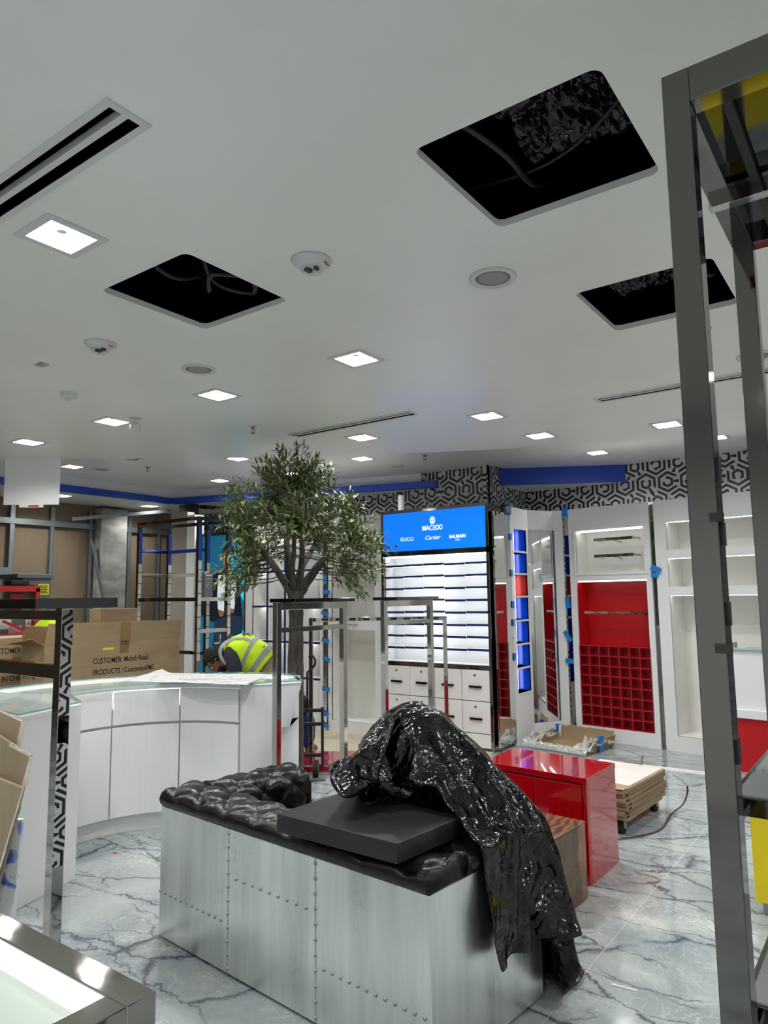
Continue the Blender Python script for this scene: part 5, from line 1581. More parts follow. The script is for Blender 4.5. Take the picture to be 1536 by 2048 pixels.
# ================================================================== HAND TRUCK
t = thing('hand_truck', 'black hand truck standing behind the tree trunk', 'hand truck', (-4.22, 4.66, 0), math.atan2(.589, .808))
fr = MB()
for x in (-.07, .12): fr.box((x-.012, .05, .08), (x+.012, .074, .60))
for z in (.575, .46, .20): fr.box((-.07, .04, z-.014), (.12, .07, z+.014))
obj('frame', fr, 'rubber', t, bevel=.003)
obj('handle', MB().tube([(-.01, .06, .58), (-.01, .06, .90), (.03, .06, .93), (.055, .06, .96), (.06, .06, 1.0), (.04, .06, 1.035), (.0, .06, 1.03)], .010, 8), 'rubber', t, smooth=True)
for x in (-.09, .06):
    wv = obj('wheel', MB().tube([(x-.022, .10, .075), (x+.022, .10, .075)], .075, 24), 'rubber', t)
    obj('hub', MB().tube([(x-.024, .10, .075), (x+.024, .10, .075)], .03, 14), 'steel', wv)
obj('toe_plate', MB().box((-.12, -.02, .004), (.15, .06, .014)), 'grey_metal', t)

# ================================================================== PEOPLE
def skin_fig(name, nodes, edges, mt, parent, root, sub=2):
    """nodes: {name: (co, rx, ry)}"""
    keys = list(nodes); idx = {k: i for i, k in enumerate(keys)}
    me = bpy.data.meshes.new(name)
    me.from_pydata([tuple(nodes[k][0]) for k in keys], [(idx[a], idx[b]) for a, b in edges], [])
    o = bpy.data.objects.new(name, me); COL.objects.link(o)
    md = o.modifiers.new('skin', 'SKIN'); md.use_smooth_shade = True
    md.branch_smoothing = .3
    sv = me.skin_vertices[0].data
    for k in keys:
        r = nodes[k][1]; r2 = nodes[k][2] if len(nodes[k]) > 2 else r
        sv[idx[k]].radius = (r, r2); sv[idx[k]].use_root = (k == root)
    md = o.modifiers.new('sub', 'SUBSURF'); md.levels = sub; md.render_levels = sub
    me.materials.append(M[mt])
    if parent is not None: o.parent = parent
    return o
def hand_nodes(N, E_, wrist, d, side, tag_, s=1.0):
    """five bent fingers growing from a palm"""
    d = d.normalized(); side = side.normalized(); dn = d.cross(side)
    w_ = Vector(N[wrist][0])
    pk = tag_+'palm'; N[pk] = (w_+d*.055*s, .020*s, .03*s); E_.append((wrist, pk))
    for i, (off, L) in enumerate(((-.030, .066), (-.010, .078), (.010, .072), (.028, .056))):
        b = w_+d*.085*s+side*off*s
        k0, k1, k2 = (f'{tag_}f{i}{q}' for q in 'abc')
        N[k0] = (b, .009*s); N[k1] = (b+d*L*.5*s+dn*.010*s, .008*s); N[k2] = (b+d*L*.85*s+dn*.034*s, .007*s)
        E_ += [(pk, k0), (k0, k1), (k1, k2)]
    a, b = tag_+'ta', tag_+'tb'
    N[a] = (w_+d*.045*s-side*.042*s, .010*s); N[b] = (w_+d*.085*s-side*.06*s+dn*.015*s, .008*s)
    E_ += [(pk, a), (a, b)]

FW = Vector((-.808, -.589, 0)); LA = Vector((-.589, .808, 0))   # facing, and away from the camera
def build_head(parent, c, fwd, up, beard=True):
    """head with face; c = centre of the skull"""
    fwd = fwd.normalized(); sd = up.cross(fwd).normalized(); up = fwd.cross(sd).normalized()
    T = Matrix(((fwd.x, sd.x, up.x, c[0]), (fwd.y, sd.y, up.y, c[1]), (fwd.z, sd.z, up.z, c[2]), (0, 0, 0, 1)))
    n, m_ = 28, 20; P = []
    for j in range(m_+1):
        th = -PI/2+PI*j/m_; row = []
        for k in range(n+1):
            a = 2*PI*k/n
            x, y, z = math.cos(th)*math.cos(a), math.cos(th)*math.sin(a), math.sin(th)
            px, py, pz = x*.098, y*.076, z*.118
            if x > 0:
                if z < -.1: py *= 1-.25*min(1, (-z-.1)*1.2); px *= 1-.06*(-z)
                # brow, eye sockets, nose, mouth, chin
                px += .006*math.exp(-((z-.18)/.10)**2)*max(0, 1-abs(y)*1.2)*x
                px -= .010*math.exp(-((z-.02)/.10)**2-((abs(y)-.38)/.18)**2)
                px += .026*math.exp(-((z+.22)/.14)**2-(y/.16)**2)+.010*math.exp(-((z+.02)/.16)**2-(y/.12)**2)
                px += .007*math.exp(-((z+.52)/.06)**2-(y/.26)**2)+.007*math.exp(-((z+.64)/.05)**2-(y/.24)**2)
                px += .012*math.exp(-((z+.85)/.12)**2-(y/.35)**2)
            else:
                px *= 1.04
            row.append((px, py, pz))
        P.append(row)
    mb = MB().grid(P); mb.v = [T @ v for v in mb.v]
    hd = obj('head', mb, 'skin', parent, smooth=True)
    mb = MB()
    for s in (-1, 1):
        mb.ball((-.004, s*.077, -.005), (.020, .010, .032), 10, 8, T); 
    obj('ear', mb, 'skin', hd, smooth=True)
    mb = MB()
    for s in (-1, 1): mb.ball((.080, s*.031, .008), (.010, .014, .009), 10, 6, T)
    obj('eye', mb, 'white_label', hd, smooth=True)
    mb = MB()
    for s in (-1, 1):
        mb.ball((.089, s*.031, .008), (.004, .006, .006), 8, 6, T); mb.tube([T @ Vector((.088, s*.014, .026)), T @ Vector((.092, s*.03, .031)), T @ Vector((.080, s*.052, .026))], .005, 6)
    obj('brow', mb, 'hair', hd, smooth=True)
    mb = MB(); g = random.Random(5)
    for k in range(330):
        a = g.uniform(0, 2*PI); z = g.uniform(-.25, 1); 
        x, y = math.sqrt(max(0, 1-z*z))*math.cos(a), math.sqrt(max(0, 1-z*z))*math.sin(a)
        if x > .35 and z < .55: continue
        if x > -.1 and z < .25 and abs(y) > .5 and z < .1: continue
        r_ = g.uniform(.011, .021)
        mb.ball((x*.106, y*.083, z*.127+.004), (r_, r_, r_*.9), 7, 5, T)
    mb.ball((-.012, 0, .022), (.096, .081, .106), 16, 10, T)
    obj('hair', mb, 'hair', hd, smooth=True)
    if beard:
        mb = MB()
        for k in range(150):
            a = g.uniform(-1.25, 1.25); z = g.uniform(-.95, -.42)
            x, y = math.sqrt(1-z*z)*math.cos(a), math.sqrt(1-z*z)*math.sin(a)
            if x > .5 and abs(y) < .2 and -.66 < z: continue
            mb.ball((x*.101, y*.070, z*.117), (.007, .007, .007), 6, 4, T)
        obj('beard', mb, 'hair', hd, smooth=True)
    return hd

# worker bending over behind the counter
t = thing('person', 'bending worker with dark curly hair, yellow safety vest and navy shirt behind the counter', 'person', (0, 0, 0))
pel = Vector((-4.70, 4.635, .93)); wai = Vector((-4.765, 4.585, 1.01)); che = Vector((-4.86, 4.515, 1.065)); nkb = Vector((-4.955, 4.445, 1.075)); nk = Vector((-4.99, 4.42, 1.055)); hc = Vector((-5.045, 4.375, .995))
N = {'pel': (pel, .12, .14), 'wai': (wai, .11, .13), 'che': (che, .12, .15), 'nkb': (nkb, .075, .09), 'nk': (nk, .052), 'hd': (hc+Vector((0, 0, .02)), .05)}
E_ = [('pel', 'wai'), ('wai', 'che'), ('che', 'nkb'), ('nkb', 'nk'), ('nk', 'hd')]
for s, k in ((-1, 'n'), (1, 'f')):
    sh = nkb.lerp(che, .35)+LA*s*.18+Vector((0, 0, .0)); el = sh+FW*(-.06)+LA*s*.04+Vector((0, 0, -.24)); wr_ = el+FW*.17-LA*s*.03+Vector((0, 0, -.17))
    N[k+'sh'] = (sh, .058); N[k+'el'] = (el, .042); N[k+'fa'] = (el.lerp(wr_, .35), .040); N[k+'wr'] = (wr_, .027)
    E_ += [('nkb', k+'sh'), (k+'sh', k+'el'), (k+'el', k+'fa'), (k+'fa', k+'wr')]
    hand_nodes(N, E_, k+'wr', (wr_-el)+Vector((0, 0, -.03)), LA*s, k)
    hp = pel+LA*s*.095+Vector((0, 0, -.07)); kn = Vector((pel.x, pel.y, .50))+LA*s*.12+FW*.06; an = Vector((pel.x, pel.y, .09))+LA*s*.13+FW*(-.01); to = an+FW*.17+Vector((0, 0, -.05))
    N[k+'hp'] = (hp, .085); N[k+'kn'] = (kn, .058); N[k+'ca'] = (kn.lerp(an, .35)-FW*.02, .055); N[k+'an'] = (an, .038); N[k+'to'] = (to, .034)
    E_ += [('pel', k+'hp'), (k+'hp', k+'kn'), (k+'kn', k+'ca'), (k+'ca', k+'an'), (k+'an', k+'to')]
skin_fig('body', N, E_, 'skin', t, 'pel')
build_head(t, hc, FW*.50+Vector((0, 0, -.86))-LA*.10, FW*.80+Vector((0, 0, .50)))
def sub_fig(name, keys, grow, mt, extra=None, root=None):
    n2 = {k: (N[k][0], N[k][1]+grow, (N[k][2] if len(N[k]) > 2 else N[k][1])+grow) for k in keys}
    if extra: n2.update(extra)
    e2 = [e for e in E_ if e[0] in n2 and e[1] in n2]
    if extra:
        for k in extra: e2.append((k.split('_')[1], k))
    return skin_fig(name, n2, e2, mt, t, root)
ex = {}
for k in 'nf':
    a, b = N[k+'sh'][0], N[k+'el'][0]
    ex[f'x_{k}sh'] = (a.lerp(b, .94), .066, .066)
sub_fig('shirt', ['pel', 'wai', 'che', 'nkb', 'nsh', 'fsh'], .014, 'navy_cloth', ex, 'che')
sub_fig('trousers', ['wai', 'pel', 'nhp', 'fhp', 'nkn', 'fkn', 'nca', 'fca', 'nan', 'fan'], .015, 'khaki', None, 'pel')
for k in 'nf':
    skin_fig('boot', {'a': (N[k+'an'][0]+Vector((0, 0, .05)), .052), 'b': (N[k+'an'][0]+Vector((0, 0, -.035)), .052), 'c': (N[k+'to'][0]+Vector((0, 0, .012)), .046)}, [('a', 'b'), ('b', 'c')], 'rubber', t, 'b')
# vest: rings along the spine, open at the front edge
spine = [pel+Vector((0, 0, .015))-FW*.0, wai, wai.lerp(che, .5), che, che.lerp(nkb, .45), nkb, nkb+FW*.035+Vector((0, 0, -.005))]
halfw = [.185, .185, .195, .205, .205, .170, .125]
halft = [.150, .150, .158, .165, .155, .120, .085]
def vest_ring(i, a, g=0):
    tg = (spine[min(i+1, 6)]-spine[max(i-1, 0)]).normalized(); dn = tg.cross(LA).normalized()
    if dn.z < 0: dn = -dn
    ca, sa = math.cos(a), math.sin(a)
    r = 1/(abs(ca)**2.6+abs(sa)**2.6)**(1/2.6)
    return spine[i]+LA*(halfw[i]+g)*r*ca+dn*(halft[i]+g)*r*sa
def vest_at(s, a, g=0):
    i = min(5, int(s)); return vest_ring(i, a, g).lerp(vest_ring(i+1, a, g), s-i)
A_OPEN = [math.radians(-62+304*k/48) for k in range(49)]
P = [[tuple(vest_at(6*j/30, a, .004*noise.noise((a*3, j*.5, 1)))) for a in A_OPEN] for j in range(31)]
o = obj('vest', MB().grid(P), 'hivis', t, smooth=True)
md = o.modifiers.new('thick', 'SOLIDIFY'); md.thickness = .004
mb = MB()
for s0 in (.35, 1.9): mb.grid([[tuple(vest_at(s0+.45*q/3, a, .0035)) for a in A_OPEN] for q in range(4)])
for ac in (math.radians(48), math.radians(132)):
    mb.grid([[tuple(vest_at(1.9+3.9*q/16, ac-.10+.20*r/3, .0035)) for r in range(4)] for q in range(17)])
# bands round the arm openings
for s in (-1, 1):
    c_ = vest_at(4.0, 0 if s > 0 else PI, .004)
    tg = (nkb-che).normalized()
    P2 = []
    for k in range(33):
        a = 2*PI*k/32
        for rr_ in (0,): pass
        u, v = math.cos(a)*.105, math.sin(a)*.105
        P2.append([tuple(c_+tg*u*1.0+Vector((0, 0, 1))*v*.95-LA*s*(.02*(math.cos(a)**2)+.06*max(0, math.sin(a))**2)), tuple(c_+tg*u*1.3+Vector((0, 0, 1))*v*1.22-LA*s*(.02+.09*max(0, math.sin(a))**2))])
    mb.grid(P2)
r = obj('reflective_band', mb, 'reflect', o, smooth=True)
mb = MB(); g = random.Random(3)
for k in range(16):
    s0, a0 = g.uniform(2.6, 3.5), g.uniform(1.3, 2.0)
    mb.grid([[tuple(vest_at(s0+.35*q/4, a0+(.09+.04*math.sin(k))*w2+.05*math.sin(q+k), .009)) for w2 in (0, 1)] for q in range(5)])
obj('back_print', mb, 'ink', o)

# second person, crouching behind the tree
t = thing('person', 'crouching person in navy trousers mostly hidden behind the tree trunk', 'person', (0, 0, 0))
def at(u, d, z): return Vector((-.588*d+.808*u, .808*d+.589*u, z))
pel = at(-1.03, 7.25, .26); che = at(-.98, 7.15, .50); nkb = at(-.92, 7.10, .56); hc = at(-.885, 7.07, .50)
N = {'pel': (pel, .12, .13), 'wai': (pel.lerp(che, .5)+Vector((0, .03, .06)), .11, .12), 'che': (che, .11, .13), 'nkb': (nkb, .07), 'hd': (hc, .05)}
E_ = [('pel', 'wai'), ('wai', 'che'), ('che', 'nkb'), ('nkb', 'hd')]
F2 = Vector((.808, .589, 0)); L2 = Vector((.589, -.808, 0))
for s, k in ((1, 'n'), (-1, 'f')):
    sh = che+L2*s*.16; el = sh-F2*.06+Vector((0, 0, -.18)); wr_ = el-F2*.05+Vector((0, 0, -.16))-L2*s*.05
    N[k+'sh'] = (sh, .05); N[k+'el'] = (el, .038); N[k+'wr'] = (wr_, .026)
    E_ += [('nkb', k+'sh'), (k+'sh', k+'el'), (k+'el', k+'wr')]
    hand_nodes(N, E_, k+'wr', wr_-el, L2*s, k)
    kn = at(-.735, 7.2, .40)+L2*s*(.10 if s > 0 else .08)+F2*(0 if s > 0 else -.04); an = at(-.765, 7.2, .09)+L2*s*.10
    N[k+'hp'] = (pel+L2*s*.09, .085); N[k+'kn'] = (kn, .058); N[k+'an'] = (an, .04); N[k+'to'] = (an+F2*.08+Vector((0, 0, -.05)), .034)
    E_ += [('pel', k+'hp'), (k+'hp', k+'kn'), (k+'kn', k+'an'), (k+'an', k+'to')]
skin_fig('body', N, E_, 'skin', t, 'pel')
build_head(t, hc, F2*.3+Vector((0, 0, -.9)), F2*.9+Vector((0, 0, .3)), False)
sub_fig('shirt', ['pel', 'wai', 'che', 'nkb', 'nsh', 'fsh'], .014, 'navy_cloth', None, 'che')
sub_fig('trousers', ['pel', 'nhp', 'fhp', 'nkn', 'fkn', 'nan', 'fan'], .016, 'denim', None, 'pel')
for k in 'nf':
    skin_fig('shoe', {'b': (N[k+'an'][0]+Vector((0, 0, -.03)), .046), 'c': (N[k+'to'][0]+Vector((0, 0, .012)), .04)}, [('b', 'c')], 'rubber', t, 'b')

# ================================================================== BLACK PLASTIC OVER THE SOFA
# grid of points in millimetres, each row stored as steps from the point before; x, then y, then z
BAG_N = 64
BAG = [
    -2010,-18,-21,-20,-17,-15,-14,-5,11,9,-8,-9,-6,-11,-6,-2,-2,2,-3,-15,-17,-14,10,16,16,14,7,-7,-14,-15,-14,-15,-14,-17,-17,-22,-23,-20,-14,1,10,11,10,8,7,2,6,8,9,8,8,8,-14,-14,-14,-11,-8,-5,-2,0,1,2,3,4,6,2,-17,-20,-19,-17,-15,-14,-11,5,
    12,-9,-8,-3,-10,-6,0,-7,1,2,-15,-16,-9,12,15,16,12,2,-10,-15,-16,-16,-15,-15,-15,-17,-21,-20,-12,0,8,10,11,10,9,6,2,7,9,7,6,-2,-14,-17,-9,-7,-5,-3,-1,2,4,4,4,3,3,4,-3,-17,-18,-17,-17,-15,-14,-12,2,11,-2,-10,-8,-6,-4,-3,-6,6,-2,-14,-16,
    -4,15,16,16,2,1,-13,-17,-16,-16,-15,-14,-14,-18,-16,-7,1,4,8,8,8,8,7,6,6,-4,9,1,-5,-8,-16,-4,-1,-1,-1,0,1,2,4,5,5,3,3,2,-2,-15,-15,-15,-18,-16,-15,-13,0,10,0,-7,-9,-10,-7,-4,4,3,-1,-13,-16,3,16,17,11,4,-14,-14,-15,-15,-17,-8,-16,-15,
    -13,-2,2,3,5,5,6,6,4,3,4,1,0,-8,0,-9,-5,3,5,3,1,1,0,0,1,4,5,4,3,2,0,2,-10,-12,-17,-14,-20,-17,-14,-5,6,3,-6,-8,-10,-9,0,5,3,-3,-12,-15,9,17,16,10,-16,-16,-13,-10,-15,-13,-6,-13,-11,2,4,4,4,4,3,0,-1,-1,0,-5,-5,-3,-2,1,4,7,6,4,4,3,2,0,1,
    2,3,4,4,2,0,0,6,-11,-11,-13,-17,-18,-17,-15,-11,-1,2,-5,-5,-10,-6,-2,0,2,5,-9,-14,12,18,14,-11,-3,-16,-16,-13,-12,8,-15,-13,5,6,5,2,-10,-5,-2,0,-1,-1,-2,-2,0,0,4,6,7,4,6,5,5,4,3,2,1,2,2,2,2,2,3,2,11,-15,-14,-14,-14,-14,-14,-15,-14,-10,
    -5,-5,-4,-3,0,4,-8,-6,0,3,-15,15,20,2,10,-19,-17,-15,-12,-8,4,-13,2,8,7,1,-7,-3,-3,-2,0,1,0,-2,-1,0,2,5,2,5,7,6,5,4,2,6,4,1,2,3,2,2,2,3,3,14,-17,-16,-16,-15,-12,-13,-8,-14,-13,-10,-5,-4,3,-1,-2,-6,-12,-5,4,-12,17,21,10,1,-14,-18,-16,
    -12,-1,-8,-1,6,7,4,2,-1,-4,4,2,3,1,-1,-3,-2,-1,1,2,4,-1,4,4,4,5,6,5,4,1,1,2,5,4,4,3,5,2,-3,-16,-16,-10,-13,-14,-15,-9,-13,-10,-7,-5,-4,0,-1,-8,-15,2,-12,-1,16,21,1,3,-6,-17,-15,-1,-8,-1,-2,-1,1,3,5,6,7,5,5,4,0,0,-2,-2,-1,2,-1,0,3,3,3,4,
    4,4,4,1,0,1,3,3,4,5,5,4,-3,-4,-1,-11,-10,-17,-15,-13,-12,-10,-8,-9,-6,-3,-7,-1,-13,1,-15,-8,2,17,10,2,-2,10,-13,-14,4,-5,-3,1,1,-2,5,6,7,7,7,6,4,2,1,-1,-1,-1,-1,1,0,1,2,2,3,2,3,2,2,1,3,3,3,4,5,5,4,0,0,-11,-13,0,-1,-17,-14,-15,-1,-17,2,
    -10,-13,2,-14,2,-17,7,-10,-14,5,6,7,7,10,-16,1,6,-1,2,-8,5,1,4,5,7,7,10,8,4,3,0,-1,1,1,2,-1,0,0,0,0,2,2,2,3,2,2,3,4,3,4,5,4,5,8,-2,1,2,4,5,-3,-18,-13,-3,-11,-20,-13,-10,-3,-2,-7,-18,-10,-5,-4,-8,-11,10,4,7,7,-9,7,3,6,-9,2,-2,1,4,4,8,9,
    10,-2,7,9,6,4,2,0,-5,3,3,1,0,-1,1,1,2,3,5,5,5,4,3,2,2,2,46,4,-5,-3,-8,-8,3,3,2,-7,-4,-8,-18,-16,-20,-11,-10,-9,-5,-1,-11,-13,-10,-6,-3,-6,9,-2,4,3,7,2,-4,0,4,-3,6,6,6,5,-2,9,10,9,7,3,1,0,0,1,4,2,2,0,1,3,4,5,6,4,2,-2,-3,-7,4,24,-5,0,2,2,
    -5,-3,-2,-4,0,2,-1,-2,-7,-24,-11,-11,-12,-13,-13,-8,-8,-4,-13,-13,-7,-8,-5,-2,1,7,6,4,5,-3,-3,3,5,0,5,8,5,10,9,9,8,1,2,0,-2,-1,-7,-7,4,13,3,-10,5,3,9,4,0,-7,0,5,72,-19,-4,-21,-11,1,0,-4,-1,1,-10,4,1,2,2,-12,-21,-15,-5,-10,-11,-12,-13,
    -9,-9,-9,-15,-8,-6,-7,-1,2,3,6,5,1,-4,5,4,2,5,1,11,4,8,6,10,4,2,1,-3,-3,-5,-8,2,-11,-1,0,4,8,6,5,3,3,4,73,-25,-22,-20,-7,-19,-1,-3,-4,-4,-5,-6,-6,2,3,-1,-1,-8,-13,-19,-16,-5,-8,-12,-12,-4,-11,-12,-11,-7,-6,-4,2,2,3,3,-1,3,6,-5,2,4,4,10,
    8,8,3,9,-12,-4,-2,2,8,-4,0,-3,-3,0,0,3,11,7,4,3,5,3,-22,-16,-15,-5,-10,-3,-5,-9,7,-8,-16,-1,3,-14,-5,-5,2,-11,-11,-20,-10,-5,-6,-11,-10,-10,-8,-10,-4,-5,-2,1,5,4,3,-1,-1,1,0,2,3,6,8,9,7,4,0,-4,-8,-6,4,8,1,-1,-3,-9,4,4,1,2,6,8,11,6,3,
    -16,-1,-8,-7,-10,-12,-7,-5,-6,7,-15,0,3,-14,-11,-8,-7,-6,-13,-15,-12,-6,-2,-12,-9,-9,-12,-7,-3,-2,-2,6,6,5,4,0,-3,-4,4,1,3,5,4,4,4,6,3,1,-7,-9,-8,-5,2,2,6,9,3,3,-1,-1,2,7,12,10,11,1,-1,-6,-10,-9,-14,-5,-9,-1,-8,-5,-1,4,-14,-12,-10,-10,
    -11,-3,-10,-14,-5,-14,0,-10,-17,-12,-6,2,-5,5,6,6,6,4,0,-2,-3,-5,-3,-2,1,3,5,6,5,2,2,0,1,-9,-12,3,8,10,8,4,2,-3,-3,-1,5,11,12,10,8,-1,-4,-10,-10,-12,-21,-3,15,-8,-6,1,-1,-13,-12,-11,-11,-11,-8,-7,-11,-11,-7,-15,-1,-16,-10,1,-3,3,4,5,4,
    6,2,2,0,-3,-3,-3,-4,0,4,6,5,2,1,1,2,1,-9,-7,0,-4,3,9,16,7,-2,-2,-3,3,9,12,6,13,3,-18,-19,-17,-9,-7,3,12,8,-5,-1,-5,-9,-13,-13,-11,-12,-10,-10,-7,-11,-10,-9,-1,-9,-3,-3,3,2,1,0,5,4,3,3,0,-2,-4,-2,-1,-1,5,7,4,3,0,-3,-3,-1,3,-7,-3,3,-1,-2,
    7,7,9,1,2,2,7,10,-4,22,4,-16,-18,-15,-11,-3,3,4,8,7,-3,-14,-9,-9,-5,-12,-12,-13,-7,-9,-7,-7,-7,-6,0,-2,5,2,-2,-3,1,1,2,4,5,1,-1,-2,-3,-2,2,4,6,5,2,1,-3,-4,-4,-3,3,0,1,0,-2,-4,9,0,6,7,7,5,3,-15,26,15,-4,-16,-14,-13,0,1,1,0,-9,3,1,4,-10,
    -6,-15,-15,-2,-11,-8,-5,-5,-5,-2,-1,0,3,2,-5,-1,-2,-1,2,2,4,3,1,-1,-1,0,2,-2,2,4,5,3,1,-3,-3,-4,-1,-2,-1,-1,4,-9,2,1,5,11,5,2,0,-14,22,13,23,-4,-13,-16,6,0,-2,-3,-4,3,2,1,-9,-11,-11,-15,0,-10,-8,-2,-4,-1,0,0,2,1,-2,-2,-4,-4,-4,-2,1,4,3,
    3,3,1,1,0,-1,1,6,4,0,-3,-5,-7,-8,-2,1,3,6,5,-6,2,-2,0,10,0,-1,1,1,9,23,8,3,1,-4,-1,3,3,2,-1,-3,-9,-8,-7,-7,-5,-5,-3,-1,-7,-2,-2,-1,2,1,2,1,-2,-4,-8,-8,-5,-1,1,1,1,1,2,2,2,0,8,2,-2,-8,-2,-2,-4,-5,-3,2,7,6,-3,4,4,4,-1,-2,1,3,3,4,19,-23,5,
    5,8,0,-2,0,4,10,11,8,3,0,-1,-3,-4,-6,-4,-4,-4,-5,5,1,-3,-3,0,4,0,-1,-4,-8,-11,-11,-7,-1,5,5,5,5,5,3,-2,-9,-9,-2,3,2,0,-2,-3,-1,4,-7,4,6,9,6,4,-2,-2,-2,-1,-4,9,4,-22,-21,-6,6,5,-1,0,4,8,9,8,8,4,3,-6,1,20,-17,6,4,1,12,1,2,-3,-2,0,2,-1,-3,
    -6,-12,-8,-7,-2,1,0,8,7,6,3,-3,-11,-13,0,1,-8,-6,-5,-4,-4,1,14,9,10,8,7,1,-6,-5,-8,-5,2,5,11,-20,-21,-19,-6,-3,-5,-2,5,6,7,8,7,5,9,9,14,12,17,3,1,5,8,0,2,1,0,0,2,-1,-1,-6,-9,-10,-10,-5,-1,1,2,4,4,6,0,-10,-14,-1,-5,-4,-4,-5,-1,-1,4,2,8,
    18,9,1,-4,-4,-12,-5,-2,4,-1,13,-19,-20,-21,-19,-4,2,13,1,2,6,11,12,11,8,8,10,12,9,11,9,5,2,0,1,0,0,3,2,3,-1,-5,-8,-11,-2,-5,-3,0,1,1,0,-1,2,-14,-8,-5,-1,0,-3,-2,-2,-4,6,-4,-13,19,8,4,-3,-9,3,-3,-2,-6,-8,-2,-18,-19,-14,-6,-11,12,14,2,-2,
    2,12,14,13,8,8,8,10,7,13,9,6,1,2,1,1,0,1,-4,0,7,-7,-2,-5,-13,-14,-2,1,3,3,8,2,-2,-10,-7,-6,-3,0,2,2,-9,-14,-16,-5,-5,11,-2,9,2,-1,0,5,2,-12,-15,1,-8,-17,-9,-13,-2,12,13,-2,-5,10,14,14,8,9,8,8,9,8,11,12,3,6,4,2,-2,-1,-5,3,1,2,-2,1,-5,
    -10,-7,-5,-3,-1,-2,-2,0,0,5,-16,-4,-10,-5,-5,-5,-2,-6,1,-14,-10,-5,-3,-3,-1,0,0,7,15,-5,-14,4,-16,-7,-4,-3,7,11,-10,4,14,13,13,11,10,7,6,8,8,11,11,4,4,4,3,2,-4,-5,-4,3,2,-2,-3,5,-4,-7,-8,-9,2,4,-1,-5,-6,-3,11,-15,-13,-8,-3,-1,0,-1,-4,
    -4,-10,-9,-6,-6,-7,-7,-7,-7,-3,18,-4,-10,-1,-2,-2,1,-2,-3,6,15,7,17,14,10,6,8,7,9,7,10,10,4,0,2,5,3,3,-8,-5,-1,-2,2,1,-4,-7,-7,-7,-6,-1,-13,5,-11,11,6,4,-15,-7,0,-8,-6,0,-7,-10,9,0,-2,-10,-6,-7,-6,-7,-7,-9,-3,-12,-4,-3,20,4,-1,-2,-1,9,
    9,12,15,15,9,8,6,8,8,7,9,8,1,-2,3,7,7,1,-2,-9,-4,1,-2,-4,0,-8,-10,-3,-10,-8,-6,-5,-8,-9,-8,16,9,4,2,-7,-5,-6,-5,-10,-11,-13,-14,-6,12,21,-3,-4,-7,-7,-8,-6,-11,-5,1,32,-3,-5,7,10,9,11,14,12,12,6,3,7,10,10,8,4,0,-5,6,9,8,2,-6,-1,-8,-2,0,
    -4,-5,-6,-8,-11,-14,3,-6,-4,-5,-9,-11,-11,-13,2,10,-5,-8,-4,2,9,1,-8,-12,-13,-11,1,20,19,3,-4,-7,-9,-10,-7,-3,0,21,1,10,8,7,12,13,10,3,8,8,9,12,9,4,0,-7,3,10,8,10,4,-9,0,-4,-5,-2,-4,-7,-9,-2,-9,-11,-6,-7,-6,-7,-3,-6,-9,-12,-14,-13,-10,
    -4,-3,-2,0,1,2,9,-6,0,-10,-9,2,21,23,6,1,-10,-10,-7,-5,-2,27,14,7,5,13,10,7,3,9,10,11,10,7,2,-4,-8,9,12,5,10,7,-9,-1,-4,-3,-2,-4,-6,-7,-10,-10,-1,-7,-5,-8,-7,-8,-8,-12,-1,-11,-12,-12,-10,-8,-6,-3,-2,-2,-3,1,0,4,0,-7,-14,21,16,9,4,2,-1,
    -2,-4,-3,40,7,8,11,6,7,5,7,12,11,7,6,0,-8,-7,15,11,3,8,11,-8,-2,-4,2,-1,-5,-8,-5,-8,-10,-6,-10,-4,-8,-1,-9,-9,-11,-12,-15,4,-8,-11,-9,-7,-6,-6,-4,-5,-5,-4,-2,0,3,-13,-9,13,8,3,4,5,3,5,9,-2,37,8,8,6,8,5,4,13,11,4,4,-4,-9,-3,13,12,0,10,
    12,-7,-1,-7,4,0,-7,-6,-3,-7,-7,-9,-7,-7,-8,-1,-9,-9,-12,-13,-12,-12,-4,2,-5,-7,-7,-7,-6,-4,-5,-5,-5,-6,-4,-5,-3,-9,-10,-1,3,4,7,8,10,12,-11,33,9,5,1,0,9,13,10,6,4,-5,-11,-6,14,11,-1,13,10,5,-4,-2,-8,1,-5,-4,-2,-2,-4,-9,-9,-9,-7,-5,-5,
    -8,-10,-13,-12,-13,-12,-7,-1,2,-1,-6,-6,-7,-9,-3,-5,-4,-6,-5,-5,-6,-8,-8,-8,-12,3,6,7,9,14,-14,24,12,5,-9,-1,15,9,9,0,10,-3,-10,-9,5,8,11,13,8,6,3,-2,-6,-8,-1,-6,-6,-5,-2,0,-8,-10,-9,-8,-8,-3,-8,-11,-13,-12,-11,-10,-7,-2,3,3,-6,-6,-8,
    -10,-11,-8,-8,-6,-7,-6,-3,-9,-9,0,4,9,6,2,-3,-15,11,13,18,-9,-5,4,10,11,12,1,2,-5,-9,5,8,8,-1,10,9,9,0,-4,-9,-4,-6,-8,-6,0,2,-8,-9,-10,-10,-8,-11,0,-7,-11,-11,-11,-9,-8,-8,7,1,-3,-6,-9,-10,-8,-9,-9,-10,-9,-8,-8,-8,2,3,5,4,-3,-9,-12,-15,
    25,11,17,-6,-4,0,11,12,10,-3,3,-8,0,8,7,2,-1,7,8,13,3,-5,-10,-7,-6,-6,-3,2,-2,-10,-8,-11,-10,-9,-11,-8,0,-7,-8,-9,-9,-8,-7,-11,11,-7,-9,-12,-14,-4,-1,-4,-5,-7,-8,-8,-10,-10,-5,9,-3,-10,-16,-12,-9,25,9,14,1,-3,-4,11,12,7,-7,5,-5,5,7,5,0,
